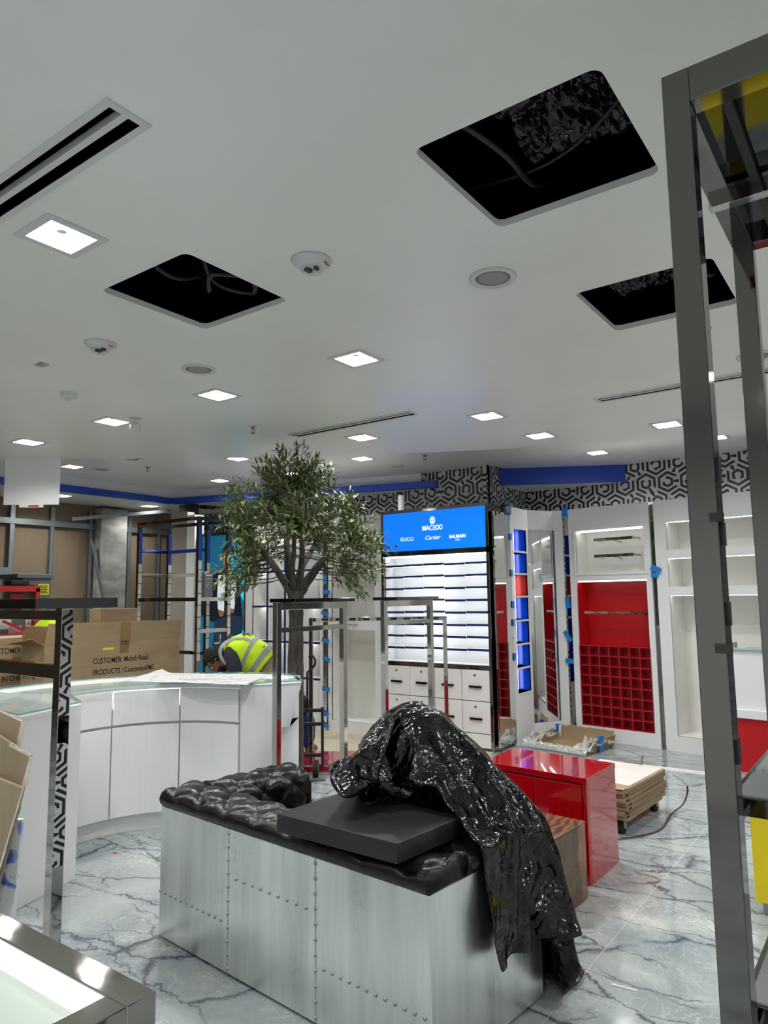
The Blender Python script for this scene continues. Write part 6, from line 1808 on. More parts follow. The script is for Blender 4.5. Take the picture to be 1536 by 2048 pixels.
    0,7,5,15,6,-4,-11,-10,-5,-2,-4,-1,-3,-10,-10,-9,-9,-9,-8,-10,-9,-8,-7,-3,-6,-8,-13,-8,3,-13,-10,-12,-11,-8,-3,-2,2,-1,-3,-4,-5,-7,-9,-12,-16,-14,-13,-13,-10,24,8,8,-2,-1,2,11,8,7,-9,2,4,7,8,0,0,1,0,9,15,10,-1,-9,-10,-5,-1,-4,-2,-5,-12,
    -9,-9,-8,-7,-9,-8,-9,-10,-10,-9,-3,-8,-12,-4,-10,-9,-9,-11,-13,-11,-9,-4,-3,-2,2,-9,-7,-2,-8,1,-8,-15,-17,-19,-18,20,4,7,-3,3,3,7,10,7,-10,8,8,8,7,-3,-4,-6,4,7,15,12,5,-4,-9,-9,0,-1,-3,-6,-13,-9,-8,-7,-7,-8,-8,-9,-10,-10,-12,-10,-9,-8,
    -5,-7,-9,-10,-10,-12,-13,-13,-8,-1,-9,-6,-8,-8,-6,-4,2,-3,-8,-16,-17,-19,21,4,-1,2,3,6,5,6,9,-9,12,10,9,2,-12,-7,8,-2,4,14,12,8,4,-4,-7,-9,1,-6,2,-13,-11,-8,-8,-6,-7,-8,-9,-10,-11,-11,-12,-12,-12,-11,-9,-10,-10,-10,-7,-11,-11,-11,-6,-5,
    -5,-9,-10,-9,-8,-3,-2,-2,-10,-15,-16,21,1,1,3,6,8,4,1,1,0,3,17,9,-3,-14,-8,9,9,0,12,11,8,6,4,-4,-10,-13,3,4,-14,-12,-9,-8,-9,-7,-8,-8,-9,-11,-13,-10,-12,-13,-14,-11,-11,-11,-10,-10,-10,-10,-8,-8,-7,-5,-7,-7,-11,-11,-6,-4,-5,-4,-12,-16,
    26,1,2,3,6,9,5,1,1,0,-7,12,13,-10,-14,-4,14,9,4,11,8,7,4,6,1,-7,-11,2,4,-19,-13,-9,-9,-9,-9,-8,-8,-10,-11,-13,-15,-11,-10,-11,-11,-12,-11,-10,-10,-12,-10,-12,-12,-10,-6,-5,-3,-8,-9,-11,-5,-6,-4,-10,-15,28,2,2,4,6,5,2,-1,0,0,0,9,-8,-6,
    -5,-1,16,6,10,9,9,4,1,-3,9,-4,-10,-10,5,-8,-14,-11,-10,-9,-7,-9,-9,-9,-12,-14,-13,-13,-10,-10,-9,-8,-11,-9,-11,-11,-9,-14,-15,-12,-9,-7,-6,-7,-3,-10,-7,-8,-7,-9,-9,3,12,5,4,3,1,-4,-5,-1,1,15,2,5,-3,-4,-2,17,12,9,6,1,-1,-7,-1,12,-4,-15,
    -19,3,1,0,-11,-10,-7,-8,-9,-10,-10,-12,-14,-13,-11,-10,-9,-7,-8,-8,-8,-11,-11,-13,-12,-11,-13,-10,-9,-7,-6,-6,-9,-6,-6,-4,-6,-8,3,10,5,4,2,-2,-6,-2,2,19,6,1,-11,2,13,-4,18,12,6,5,2,1,-8,-4,12,-3,-17,-26,0,9,6,-5,-10,-10,-10,-10,-7,-11,
    -12,-15,-12,-8,-8,-7,-6,-5,-7,-8,-10,-12,-13,-14,-12,-12,-13,-5,-8,-7,-8,-6,-5,-4,-4,-5,-5,3,-1,2,6,7,-2,-6,2,19,11,3,-3,-16,9,0,15,-1,12,10,6,11,8,0,-11,4,3,-21,-26,-8,3,8,16,-4,-10,-9,-12,-13,-9,-12,-14,-13,-11,-8,-7,-4,-4,-7,-8,-11,
    -12,-12,-8,-11,-12,-13,-13,-4,-2,-8,-6,-3,-4,-5,-5,-4,2,-6,2,11,0,1,-4,15,15,5,1,-4,-15,-2,0,7,9,10,10,15,5,18,10,-8,4,-2,-25,-21,-21,2,2,15,19,1,-9,-11,-12,-14,-14,-14,-12,-11,-8,-5,-8,-6,-6,-8,-11,-12,-14,-12,-11,-11,-9,-6,-2,-3,-8,
    -4,-4,-3,-4,-6,-7,4,-10,1,12,0,3,-3,15,10,9,-7,-10,5,-10,7,12,12,2,3,13,6,18,18,3,1,-6,-26,-18,-24,-8,0,7,18,18,8,-5,-13,-12,-15,-15,-13,-12,-10,-8,-7,-7,-6,-8,-10,-13,-14,-13,-13,-9,-6,-4,-4,-3,-5,-4,-4,-5,-6,-5,-7,8,-4,-7,6,8,-2,-2,8,
    14,9,-12,-10,0,4,15,17,6,1,-4,5,11,12,19,11,5,-7,-24,-17,-21,-8,-7,-4,9,18,19,14,-1,-12,-13,-16,-14,-12,-12,-10,-10,-8,-8,-9,-11,-9,-15,-12,-11,-7,-6,-3,-2,-4,-6,-5,-5,-5,-7,-5,-8,8,-2,-3,7,-5,3,-4,4,11,11,-4,-14,6,10,18,10,1,-2,-1,-4,
    10,14,17,14,11,-9,-22,-17,-16,-17,-7,-4,2,8,18,19,18,3,-8,-15,-14,-15,-13,-13,-11,-10,-9,-9,-11,-11,-13,-11,-11,-4,-4,-3,-4,-5,-5,-5,-4,-6,-7,-6,-7,9,-2,2,-3,-7,6,-4,2,10,9,-9,0,17,10,7,-2,-12,-1,2,10,11,13,17,14,15,-9,-19,-13,-16,-21,
    -10,1,-9,2,9,20,21,22,4,-6,-16,-16,-16,-15,-14,-12,-14,-7,-10,-11,-11,-11,-6,-4,-7,-10,0,-1,-3,-3,-6,-5,-5,-7,-7,3,-4,-2,-1,-3,8,-1,-4,11,7,-11,14,14,6,-4,-9,-10,1,13,14,13,13,12,16,17,-4,-18,-17,-9,-21,-15,-8,-2,0,2,9,21,22,23,1,-8,
    -16,-17,-17,-17,-19,-14,-12,-10,-10,-9,-9,-4,-4,-10,-6,-5,-2,-2,-2,1,-7,-1,-4,-7,0,-5,-4,0,6,5,-1,-5,13,-5,0,13,14,-2,-17,-7,0,12,18,19,14,12,8,15,9,11,-16,-16,-17,-10,-19,-6,-2,-3,-3,-1,12,19,22,21,-3,-11,-17,-19,-19,-21,-10,-14,-8,-9,
    -11,-10,-7,-7,-7,-8,-5,-2,1,2,1,-1,-2,-4,-6,3,-1,-1,-2,2,0,-6,10,-4,2,9,15,5,-8,-17,-9,7,23,18,19,13,6,13,11,13,13,-10,-16,-14,-10,-17,-7,-2,-1,-9,-6,-1,18,18,22,14,-9,-14,-19,-19,-21,-10,-9,-13,-8,-6,-10,-11,-11,-7,-4,-2,2,4,3,0,-2,-5,
    -4,-5,3,-4,0,2,-5,-3,1,7,-1,8,15,9,-4,-13,-15,-10,22,22,21,16,8,4,13,11,16,16,-5,-17,-10,-12,-11,-8,2,-3,-11,-13,-14,18,18,18,22,-4,-7,-18,-17,-20,-12,-5,-8,-10,-13,-6,-7,-11,-5,-1,0,3,4,1,-1,-3,-5,-5,-5,2,-2,4,-6,-10,0,5,0,9,15,11,3,
    -10,-14,-14,-4,19,22,22,18,3,13,12,13,19,6,4,-17,-9,-8,-11,-6,-4,-10,-17,-19,-5,16,18,19,18,19,-13,-15,-14,-15,-12,-9,-9,-9,-12,-12,-11,9,-3,-3,2,2,3,1,-2,-3,-4,-6,-5,4,3,-2,-13,-11,6,-4,8,18,13,8,0,-12,-14,-16,-2,18,21,22,21,10,17,14,
    11,15,16,-3,-19,-3,-14,-15,-21,-3,-12,-17,-10,-2,11,18,19,18,19,15,-11,-13,-12,-11,-9,-9,-11,-12,-14,-12,-5,0,8,4,2,2,0,-1,-4,-3,-4,-5,5,1,-3,-12,-13,-1,-1,13,16,14,9,-1,-13,-16,-16,0,15,22,21,21,18,19,17,14,14,15,-3,-17,-4,-18,-18,-19,
    -19,-12,-13,-6,2,2,15,19,19,18,17,17,-5,-10,-10,-8,-9,-11,-15,-16,-13,-6,0,2,3,5,3,0,-2,-2,-2,-2,-4,2540,10,5,4,3,1,2,15,10,11,14,15,19,16,20,19,17,17,16,7,-1,11,14,2,0,7,13,13,3,-3,-2,-3,-9,-9,-10,-8,-3,5,15,15,6,0,-1,10,11,2,6,1,-3,
    -1,0,3,6,3,3,4,3,4,6,7,4,1,-3,-4,-1,1,11,7,6,3,-2,-1,10,14,10,14,18,20,18,19,19,15,15,16,3,3,14,11,-2,2,11,16,13,-4,2,4,-6,-6,-10,-11,0,4,11,10,5,0,-2,-4,4,10,13,-4,5,4,7,10,6,4,6,4,3,1,2,1,0,-1,-6,-6,-5,-3,1,11,8,9,4,-7,-1,9,16,12,18,
    16,18,17,17,17,16,14,15,4,4,16,6,-3,5,17,17,10,3,3,1,-8,-9,-11,4,7,8,4,0,-4,-4,-1,3,7,8,9,11,3,9,9,9,6,9,5,1,-2,-2,-3,-3,-4,-4,-4,-7,-6,-6,-2,13,11,10,6,-7,-2,7,17,15,19,16,16,13,13,15,16,15,14,7,5,16,1,-1,13,18,10,10,7,6,-1,-13,-6,7,9,
    7,2,-3,-4,-5,-1,3,5,7,8,9,10,7,10,7,11,6,3,-1,-3,-4,-5,-5,-7,-3,0,-2,-5,-8,-10,-3,16,14,5,14,0,-4,2,15,16,18,16,14,11,11,13,15,15,14,10,7,16,-4,6,16,6,7,11,12,6,10,-16,9,9,7,-1,-10,-4,3,5,5,5,5,6,7,6,9,9,9,7,1,-2,-4,-3,-3,-4,-5,-4,-2,
    -3,-3,-2,-5,-8,-9,-5,15,15,14,9,8,0,-4,10,15,15,15,14,9,11,13,14,15,14,14,10,15,-5,14,14,18,-7,6,10,9,12,5,8,4,-2,-8,5,8,6,5,5,4,4,5,5,6,6,6,2,-4,-8,-4,-4,-4,-4,-3,-3,-3,-4,-4,-4,-4,-4,-4,-1,-4,12,13,13,13,12,11,-1,-1,10,13,14,13,12,12,
    12,11,13,16,18,13,15,-4,20,13,3,6,9,10,12,12,8,7,1,-8,6,12,8,7,6,5,4,2,2,3,2,1,-2,-9,-5,0,1,1,1,0,-8,-7,-5,-5,-5,-4,-4,-5,-4,-3,-2,9,11,12,12,13,12,14,1,1,10,12,12,13,11,13,12,9,16,19,18,15,1,19,18,12,5,4,10,11,12,8,-1,1,5,7,10,11,3,2,
    -7,-1,2,3,3,1,5,-8,0,9,4,3,3,-1,-5,-6,-8,-4,-3,-3,-7,-6,-5,-4,-3,-7,17,12,11,16,14,9,4,13,2,6,11,11,11,12,13,10,7,18,15,21,15,8,21,20,16,0,10,7,13,10,11,7,5,5,7,6,0,0,-3,-3,6,2,1,3,1,-6,7,3,1,-3,3,3,0,-1,-3,-3,-2,-3,-2,-4,-4,-4,-3,-1,
    -5,18,19,15,16,5,9,9,8,8,10,6,11,12,8,13,5,15,9,18,21,12,19,21,19,15,12,9,-1,10,16,2,10,13,5,2,-1,0,0,2,3,2,3,3,2,3,0,-2,-2,-1,-2,-2,-1,-2,-4,-3,-1,6,2,0,-2,-1,0,-1,2,-18,18,13,16,19,18,10,8,5,16,1,16,9,4,14,1,17,7,17,15,14,20,21,20,17,
    17,13,18,2,-3,15,16,6,2,3,1,-2,-5,4,4,0,2,0,-2,4,6,10,6,4,1,-2,-4,-8,-3,-4,-4,-1,1,2,5,3,1,1,0,0,-96,18,21,24,13,17,20,13,14,20,14,-1,8,11,16,18,12,1,8,15,15,18,16,15,21,21,23,20,20,3,6,17,15,-1,-2,3,3,10,1,0,-8,-3,7,5,3,3,2,1,13,15,10,
    4,-2,-3,-2,-4,-3,-2,-8,5,-2,-2,-3,-5,-5,-81,19,21,22,18,20,18,20,10,21,21,20,12,9,4,14,12,13,18,20,14,9,11,15,18,18,13,23,24,23,6,18,20,3,11,-4,6,11,2,-2,-7,-2,-1,3,3,2,2,2,5,13,20,14,8,5,1,-4,-3,-8,-7,-7,-7,-6,-8,-7,-4,-98,21,24,23,21,
    24,18,23,21,21,19,18,18,21,6,22,18,17,12,11,17,17,21,16,12,16,16,18,18,22,22,17,17,10,20,-2,11,9,-4,-2,4,14,3,1,-1,0,8,-8,7,-7,7,13,11,8,11,-4,-6,-9,-9,-9,-7,-7,-7,-7,-3,-79,19,26,14,18,23,18,21,24,24,21,24,22,22,22,18,10,17,26,22,21,
    16,14,18,18,22,16,20,17,19,22,23,22,19,15,5,17,0,4,5,7,15,8,16,6,0,-17,-7,-2,2,5,9,9,18,-13,2,-11,-10,-12,-10,-8,-7,-6,-5,-3,-54,11,16,21,29,14,24,23,23,12,20,21,24,26,24,23,22,21,18,15,19,26,24,19,18,23,20,21,21,20,19,22,25,26,22,14,
    16,4,11,16,6,6,11,5,16,10,-2,-15,0,-2,2,7,0,17,-2,-10,-11,-16,-20,-15,-4,-6,-7,-6,-5,8,6,20,23,26,6,24,22,20,28,24,12,25,23,12,21,22,23,18,22,16,23,25,23,21,20,21,22,22,21,21,22,25,20,26,15,18,15,17,11,5,4,0,13,7,5,2,3,-12,6,6,2,0,-4,
    -6,-11,-18,-13,-14,11,4,-4,-9,-13,-8,9,14,23,10,21,15,8,21,24,28,27,16,25,22,9,15,21,23,22,20,20,22,24,25,20,22,21,20,23,22,23,23,18,20,26,14,13,11,11,16,10,7,6,3,1,1,5,5,7,5,-9,-5,-4,-6,-8,-9,0,-17,5,12,10,1,-7,-12,-12,24,7,10,14,17,
    16,20,10,19,30,22,25,23,21,8,14,20,25,22,25,22,19,23,22,20,21,21,21,23,22,22,20,18,20,23,10,10,10,10,7,8,7,5,3,2,2,4,5,7,8,11,-9,-16,-7,-4,-4,-4,-1,4,9,15,8,-2,-10,-13,26,4,8,12,18,17,19,12,19,12,23,24,22,23,17,12,22,27,25,11,23,20,21,
    23,17,21,22,22,22,23,18,18,18,24,11,4,9,11,11,11,8,3,5,7,13,-1,-7,2,5,11,11,-11,-3,15,7,-1,-5,-8,-5,1,6,13,5,-7,-10,25,2,6,12,15,11,19,21,18,14,12,17,21,23,19,21,26,25,20,15,10,21,20,22,21,21,23,23,24,17,17,19,23,12,6,3,8,8,9,9,10,11,
    18,9,4,-3,-6,-4,-1,2,9,10,-8,11,23,13,6,-4,-7,-10,-1,1,9,-2,-7,23,2,7,11,13,10,18,19,18,15,12,11,14,13,22,26,28,22,16,11,20,18,21,23,23,23,23,25,15,19,21,23,12,6,4,7,9,9,8,10,18,13,12,4,-3,-5,-3,-3,-5,-1,2,7,9,17,18,16,16,15,-10,-4,-8,
    -4,-1,2,3,17,9,7,8,13,9,17,16,16,15,15,4,16,16,11,25,25,12,11,25,16,21,23,25,24,23,26,26,20,15,24,11,7,7,11,15,9,7,6,8,14,10,5,-8,-7,-4,0,2,2,3,8,14,17,20,19,16,8,18,2,-5,-8,-8,1,5,5,24,-7,18,-3,18,15,16,3,7,9,10,15,20,17,16,17,17,15,9,
    28,20,22,24,28,26,24,25,23,23,21,9,10,12,15,14,13,10,7,4,4,4,3,0,-8,-5,5,10,11,7,8,11,16,16,16,16,9,6,-2,21,4,-2,-8,4,6,6,-27,25,-4,22,20,20,19,6,6,4,6,7,10,11,13,16,15,18,21,29,29,23,22,25,30,23,25,22,23,19,15,15,16,14,10,6,0,-1,-1,0,
    0,0,2,5,16,15,16,11,9,9,10,11,11,10,-2,-4,4,11,25,15,6,3,1,1,1,-6,13,22,20,19,17,12,12,13,13,12,9,10,9,9,10,10,12,25,31,27,24,22,21,33,21,22,23,17,24,14,19,1,7,7,7,4,4,5,7,-3,3,5,23,16,15,13,7,6,8,7,5,2,-10,-2,3,11,14,23,12,6,0,-2,-4,3,
    22,14,10,9,7,11,13,13,15,17,18,18,18,14,13,6,14,10,22,30,23,22,18,21,23,26,21,21,25,18,12,20,15,-2,5,9,12,9,-2,0,0,2,9,18,24,6,0,-7,4,7,6,5,1,-3,6,12,21,9,8,5,3,-1,-1,1,1,34,12,8,6,5,7,7,10,17,18,18,18,15,14,18,13,13,12,-1,24,23,24,21,
    24,24,21,21,21,22,14,15,16,23,16,10,10,11,7,2,2,0,-3,3,13,21,-16,-8,-5,3,7,9,9,11,18,9,0,1,4,4,5,1,2,3,3,-4,29,11,7,5,4,6,7,-4,20,20,19,15,14,-1,17,6,6,22,17,18,14,26,25,22,25,24,19,23,18,19,17,12,12,7,19,16,13,8,6,7,5,4,-2,14,11,-10,
    -12,-10,1,5,17,12,-1,-2,1,2,3,4,5,5,7,6,3,-2,-6,-4,-8,7,13,23,22,-3,-3,17,21,20,12,-2,3,10,10,14,4,19,17,25,25,25,26,25,25,23,23,9,16,17,6,11,14,4,9,13,9,8,10,14,15,18,9,1,-3,-4,-6,-4,-6,-1,1,-5,0,0,4,9,3,5,4,8,7,4,-3,-6,-22,21,7,17,13,
    24,1,0,19,20,15,4,2,11,7,8,-4,17,16,19,20,26,26,25,26,24,24,20,24,3,7,11,11,10,9,19,-1,3,4,9,12,17,19,20,-10,0,-8,-8,-6,-6,-4,1,9,-10,-1,4,11,12,7,5,6,7,-2,-3,-6,27,14,8,4,23,10,10,16,19,5,-3,8,8,7,5,6,-1,18,17,22,27,27,25,24,24,20,20,
    22,23,24,12,13,7,8,6,4,17,-2,-2,2,7,5,16,23,-14,-12,-8,-5,-4,2,0,1,1,3,13,-7,0,4,3,4,7,8,-3,-4,-5,32,5,2,18,19,21,11,-2,-17,12,6,6,-1,8,8,9,18,18,22,28,26,24,23,22,21,16,21,24,20,23,22,17,13,7,3,3,2,11,-1,2,9,1,-1,-1,14,-20,-2,4,-7,11,
    2,-2,0,-4,-17,2,0,1,5,9,-2,9,-19,-5,-5,22,0,18,20,19,2,-19,-15,1,14,1,8,13,12,13,17,20,24,27,24,23,19,19,20,21,16,22,26,21,16,22,12,7,17,11,6,4,6,5,3,2,8,-1,-8,-5,-8,-2,-3,0,2,14,3,-6,-7,-7,-3,-10,-8,3,11,5,-9,-19,-6,0,22,16,20,7,-9,
    -21,-17,1,8,11,17,19,13,11,12,22,26,26,22,21,16,15,20,20,23,16,24,24,20,20,13,14,2,3,14,6,9,9,7,9,9,5,-10,1,-7,-4,-2,-2,2,-4,-10,-1,6,10,-8,-2,-11,-16,-12,9,-3,-17,-4,7,7,41,11,-10,-23,-19,-8,10,16,20,14,13,8,6,17,23,26,22,23,18,17,13,
    18,20,22,22,20,23,20,16,15,21,4,7,-9,2,7,9,14,14,12,9,10,5,-3,-6,-3,-3,-3,-4,-5,-2,-2,-4,4,8,-13,-9,-8,-16,-16,-10,-6,1,-3,4,9,-21,-19,-18,4,22,18,16,10,5,1,14,19,24,24,20,21,17,21,14,16,20,22,21,22,21,19,13,14,13,14,17,-9,-4,7,4,7,8,
    10,20,17,2,4,4,4,0,-1,-1,-2,-4,-5,-3,-3,-3,-1,-2,-7,-11,-14,-15,-14,-12,-10,-6,-3,-21,-16,-22,17,16,10,18,16,2,-1,18,20,23,22,21,15,20,21,17,12,20,21,19,22,20,19,10,14,9,12,14,10,14,-1,-5,16,11,5,4,3,19,15,5,3,1,1,6,2,-2,-4,-4,-3,-3,-5,
    1,-5,-10,-12,-14,-12,-12,-11,-8,-5,-3,-18,-20,16,9,19,15,16,-3,10,19,22,24,21,21,17,16,19,15,12,18,20,16,21,19,17,16,16,4,11,8,12,10,8,15,8,8,0,-6,5,7,16,17,13,8,5,4,4,-5,-5,-5,-1,4,0,-2,-11,-4,-4,-13,-10,-10,-10,-8,-6,-3,-4,-8,-6,14,
    17,17,13,1,11,17,21,25,22,24,13,17,20,4,17,19,17,19,12,19,17,17,16,15,14,4,6,7,9,11,14,12,6,-4,-2,0,5,11,15,16,15,10,8,6,5,-10,-5,-3,-1,-2,-3,-4,-4,-3,-4,-3,-9,-9,-8,-5,-2,-3,-19,13,20,8,17,6,13,13,19,16,24,23,23,20,18,13,0,17,17,18,18,
    16,12,19,16,14,15,16,18,-1,2,5,7,10,16,11,4,-3,-2,1,2,10,14,18,18,10,10,10,10,1,-2,-2,-2,-3,-4,-5,-2,-3,-8,-9,-10,-5,-1,1,-4,11,14,9,7,16,18,13,13,6,22,22,23,21,19,13,8,17,14,15,15,18,17,10,18,18,12,16,18,20,1,-1,0,1,8,10,17,11,6,1,0,
    -2,1,6,20,16,13,12,10,10,10,7,5,2,0,-1,-1,-3,-10,-11,-7,-4,-1,1,-2,-5,-14,18,11,14,18,19,13,5,15,22,22,22,24,12,7,19,17,17,14,10,19,18,9,16,16,17,18,20,17,2,-6,-4,-2,3,8,11,15,9,7,6,2,3,5,-1,18,10,10,8,7,12,12,11,8,7,5,5,3,1,-7,-9,-3,
    -2,-3,-4,-4,-7,19,14,19,18,15,11,9,18,21,21,24,20,4,20,20,18,16,16,8,17,19,8,13,17,19,17,19,17,-4,3,-6,-2,7,-2,2,4,9,8,11,6,4,-3,2,16,6,8,9,9,9,11,10,9,9,8,8,10,10,12,8,-2,-5,-5,-6,-7,-6,19,18,16,16,17,11,16,17,18,22,23,17,8,23,20,19,
    17,16,9,15,18,13,4,17,18,18,19,15,-3,5,0,1,0,-2,-2,1,0,4,7,10,6,2,10,-1,10,10,8,7,7,7,8,8,7,8,6,8,10,13,15,13,7,2,1,-3,-3,20,17,16,16,17,15,14,16,17,19,20,12,21,23,22,18,18,16,11,13,16,16,10,0,19,19,20,16,-1,2,5,-2,-3,-1,1,1,3,-2,1,2,6,
    9,11,10,9,8,7,6,3,0,4,9,3,6,6,7,9,12,15,16,14,9,7,5,-6,20,18,17,16,16,16,17,14,19,10,16,19,25,22,23,22,14,17,12,12,14,15,15,9,-1,21,20,20,3,2,2,-5,0,0,3,4,1,0,-1,1,1,4,6,8,7,7,8,9,5,2,2,6,6,8,3,6,7,10,13,15,17,15,12,9,-8,21,20,17,17,15,
    15,18,18,21,21,3,19,26,22,22,19,16,13,12,12,13,14,15,15,10,-1,25,21,3,2,4,6,7,3,0,-1,-3,2,6,-5,-1,-1,0,3,3,4,6,7,7,5,5,6,6,9,9,7,3,6,11,13,15,16,13,8,-7,22,20,18,19,14,17,19,19,20,22,12,12,25,20,21,13,16,13,12,12,13,14,14,18,19,-15,26,
    27,7,0,7,8,6,-1,0,-1,-1,4,13,5,0,-6,-5,-2,-2,-1,2,6,6,4,3,3,5,10,13,12,10,8,-1,9,11,13,10,7,-7,24,20,19,19,18,19,20,20,20,22,-6,24,26,22,21,5,16,13,12,12,15,14,16,17,21,-21,20,25,20,0,3,6,9,10,2,1,0,5,7,13,5,0,-4,-2,-5,-2,0,4,5,-8,-3,0,
    3,8,11,11,11,14,-4,4,5,7,8,7,2,20,22,20,20,20,20,20,20,22,-5,22,23,23,21,18,-2,15,12,13,15,16,14,18,16,22,-21,12,25,21,18,-3,2,12,7,5,6,6,6,7,7,5,4,3,1,-1,-2,-2,1,1,-4,-8,-10,6,9,8,4,14,5,-4,3,6,10,9,8,1,20,21,22,21,21,20,21,21,1,19,21,
    19,21,14,16,-1,14,13,13,15,16,15,18,17,24,-20,3,25,20,19,13,4,-5,2,5,11,9,5,0,3,6,7,7,4,2,0,-2,-1,1,1,-3,-6,-4,3,15,10,7,-5,3,7,19,13,8,4,0,20,21,22,21,22,21,22,7,18,19,20,13,19,17,3,16,11,10,14,12,13,17,16,21,24,-16,-7,23,21,18,11,13,
    4,-7,-3,4,10,6,0,-3,1,6,9,7,3,-1,-3,-2,0,3,7,5,4,2,-3,14,15,0,0,20,18,16,11,3,1,18,20,19,24,22,22,15,15,20,19,18,12,19,16,14,14,12,11,6,18,4,14,17,21,24,-7,-18,15,21,18,12,6,15,7,-4,-7,-3,1,3,1,5,8,10,0,1,-1,-1,-2,0,0,3,4,5,6,7,18,14,2,
    11,17,20,17,15,9,0,15,19,18,23,23,23,15,19,17,18,16,18,15,16,13,13,16,16,10,16,3,6,19,20,23,-4,-20,2,19,18,16,6,5,14,12,1,-10,-4,4,7,4,5,5,2,1,2,0,-2,2,0,-9,1,6,10,12,14,13,13,14,14,17,17,18,17,-2,17,16,20,19,22,22,21,14,18,14,16,19,19,
    14,12,18,19,18,17,12,11,-3,15,19,20,-3,-20,-10,16,16,16,14,5,1,12,15,9,-9,0,6,11,5,-1,4,5,4,2,-1,-9,1,-7,-7,14,15,13,13,14,12,12,13,15,17,19,18,-3,16,18,18,20,21,21,20,17,16,17,12,19,20,10,19,21,22,20,20,13,8,-4,13,15,18,-6,-18,-17,9,
    15,15,15,14,6,-1,8,17,14,-4,10,6,2,1,2,3,7,2,-1,-4,-9,-10,-1,18,17,16,17,15,12,11,9,14,18,14,19,-3,17,18,20,19,20,21,21,17,16,15,19,8,18,21,23,21,23,21,16,12,9,-2,10,11,16,-7,-21,-17,0,13,16,13,15,16,6,-3,6,19,16,7,4,2,1,2,4,-7,4,2,-10,
    -5,-3,13,13,10,9,18,18,16,15,15,13,14,13,17,-1,17,19,21,21,20,21,21,16,17,14,11,13,20,23,23,21,23,16,14,10,9,10,4,7,17,-6,-15,-23,-10,9,14,15,16,16,16,4,-6,6,18,16,9,4,3,2,-11,-4,1,3,4,13,-3,-10,13,6,13,14,15,16,16,17,11,18,18,17,1,18,
    19,22,21,22,21,21,15,18,17,11,12,21,14,21,23,19,12,7,11,11,12,6,14,14,2,-14,-18,-23,0,15,16,16,16,16,14,-9,-4,8,19,13,7,3,1,-10,10,-3,11,10,7,3,-6,-11,10,10,12,14,16,17,18,18,18,18,18,3,19,21,22,22,21,21,18,19,18,14,7,18,18,11,19,22,5,
    12,8,14,15,10,12,11,13,12,-11,-20,-22,-11,14,18,17,15,16,17,-4,-10,-5,16,14,8,2,1,-6,10,11,2,12,14,7,-2,-5,-8,11,13,15,18,17,18,18,18,19,20,4,20,22,22,23,21,21,18,18,16,8,14,17,13,12,18,6,5,9,13,18,19,12,13,10,11,16,-7,-21,-20,-18,13,
    20,18,16,14,13,2,-6,-12,-3,13,11,2,1,-5,8,14,11,9,6,11,9,6,-11,14,15,15,17,17,16,18,19,20,21,5,21,22,23,22,22,19,19,16,8,13,16,14,10,13,19,8,3,5,12,20,14,14,12,4,19,19,-7,-21,-20,-19,17,17,14,13,10,15,8,-3,-8,-11,6,2,1,1,1,7,8,10,9,9,8,
    9,16,17,16,15,13,11,17,17,17,19,21,22,3,23,24,21,21,19,19,20,7,11,15,17,13,11,10,21,12,7,5,7,17,7,12,15,12,13,17,-5,-22,-16,-15,4,16,14,11,13,14,10,0,-6,-8,-4,10,8,2,-2,4,6,8,8,8,8,11,19,20,16,17,17,13,18,17,16,19,21,22,0,24,25,21,19,
    21,20,17,9,10,13,17,12,8,11,21,15,8,9,7,10,2,9,13,14,13,18,1,-22,-9,-11,-6,2,13,13,13,13,13,6,-2,-6,-5,-4,7,12,7,5,5,5,7,5,7,13,21,22,20,18,18,18,18,15,16,19,20,22,526,1,2,3,4,5,4,4,5,6,4,2,2,2,3,2,1,2,0,-1,-3,-3,-7,-9,-7,-5,-1,0,2,1,1,
    1,2,-1,-2,-4,-5,-6,-10,-18,-20,-16,-12,-6,5,-13,-9,-13,-13,-11,-12,-16,-13,-14,-15,-19,-19,-18,-17,-17,-16,-17,-16,-14,-15,23,1,2,2,4,5,5,5,4,6,3,2,2,3,3,3,3,2,2,0,-1,-3,-7,-10,-8,-4,-1,0,2,1,-1,2,1,1,-2,-6,-9,-14,-20,-20,-18,-14,-11,
    -10,-6,-1,-11,-10,-12,-11,-12,-11,-13,-18,-20,-21,-21,-19,-18,-18,-16,-15,-15,-14,-15,24,1,2,1,3,6,6,4,4,5,2,3,2,3,5,4,3,3,3,1,1,-3,-8,-9,-7,-3,-1,0,0,0,1,2,2,0,-5,-11,-18,-20,-20,-18,-16,-13,-10,-9,-7,-8,-7,-9,-10,-11,-12,-12,-19,-22,
    -22,-22,-22,-19,-18,-18,-17,-15,-14,-15,-15,24,1,1,1,2,6,6,5,4,6,3,2,2,3,5,5,4,4,4,2,2,-2,-8,-9,-5,-3,-1,0,0,-1,0,3,2,-6,-10,-18,-20,-19,-18,-16,-14,-13,-10,-9,-9,-8,-8,-10,-11,-10,-14,-19,-21,-22,-23,-22,-22,-19,-18,-19,-19,-17,-16,
    -15,-14,26,1,1,3,0,3,6,7,4,5,5,2,2,4,4,5,4,4,4,4,2,-2,-8,-7,-4,-3,-3,0,2,-2,-1,4,-6,-9,-16,-19,-15,-17,-17,-15,-13,-13,-11,-10,-9,-10,-10,-11,-12,-14,-17,-19,-21,-23,-22,-22,-22,-20,-20,-20,-20,-18,-17,-15,-15,27,1,0,1,1,2,6,8,6,5,5,3,
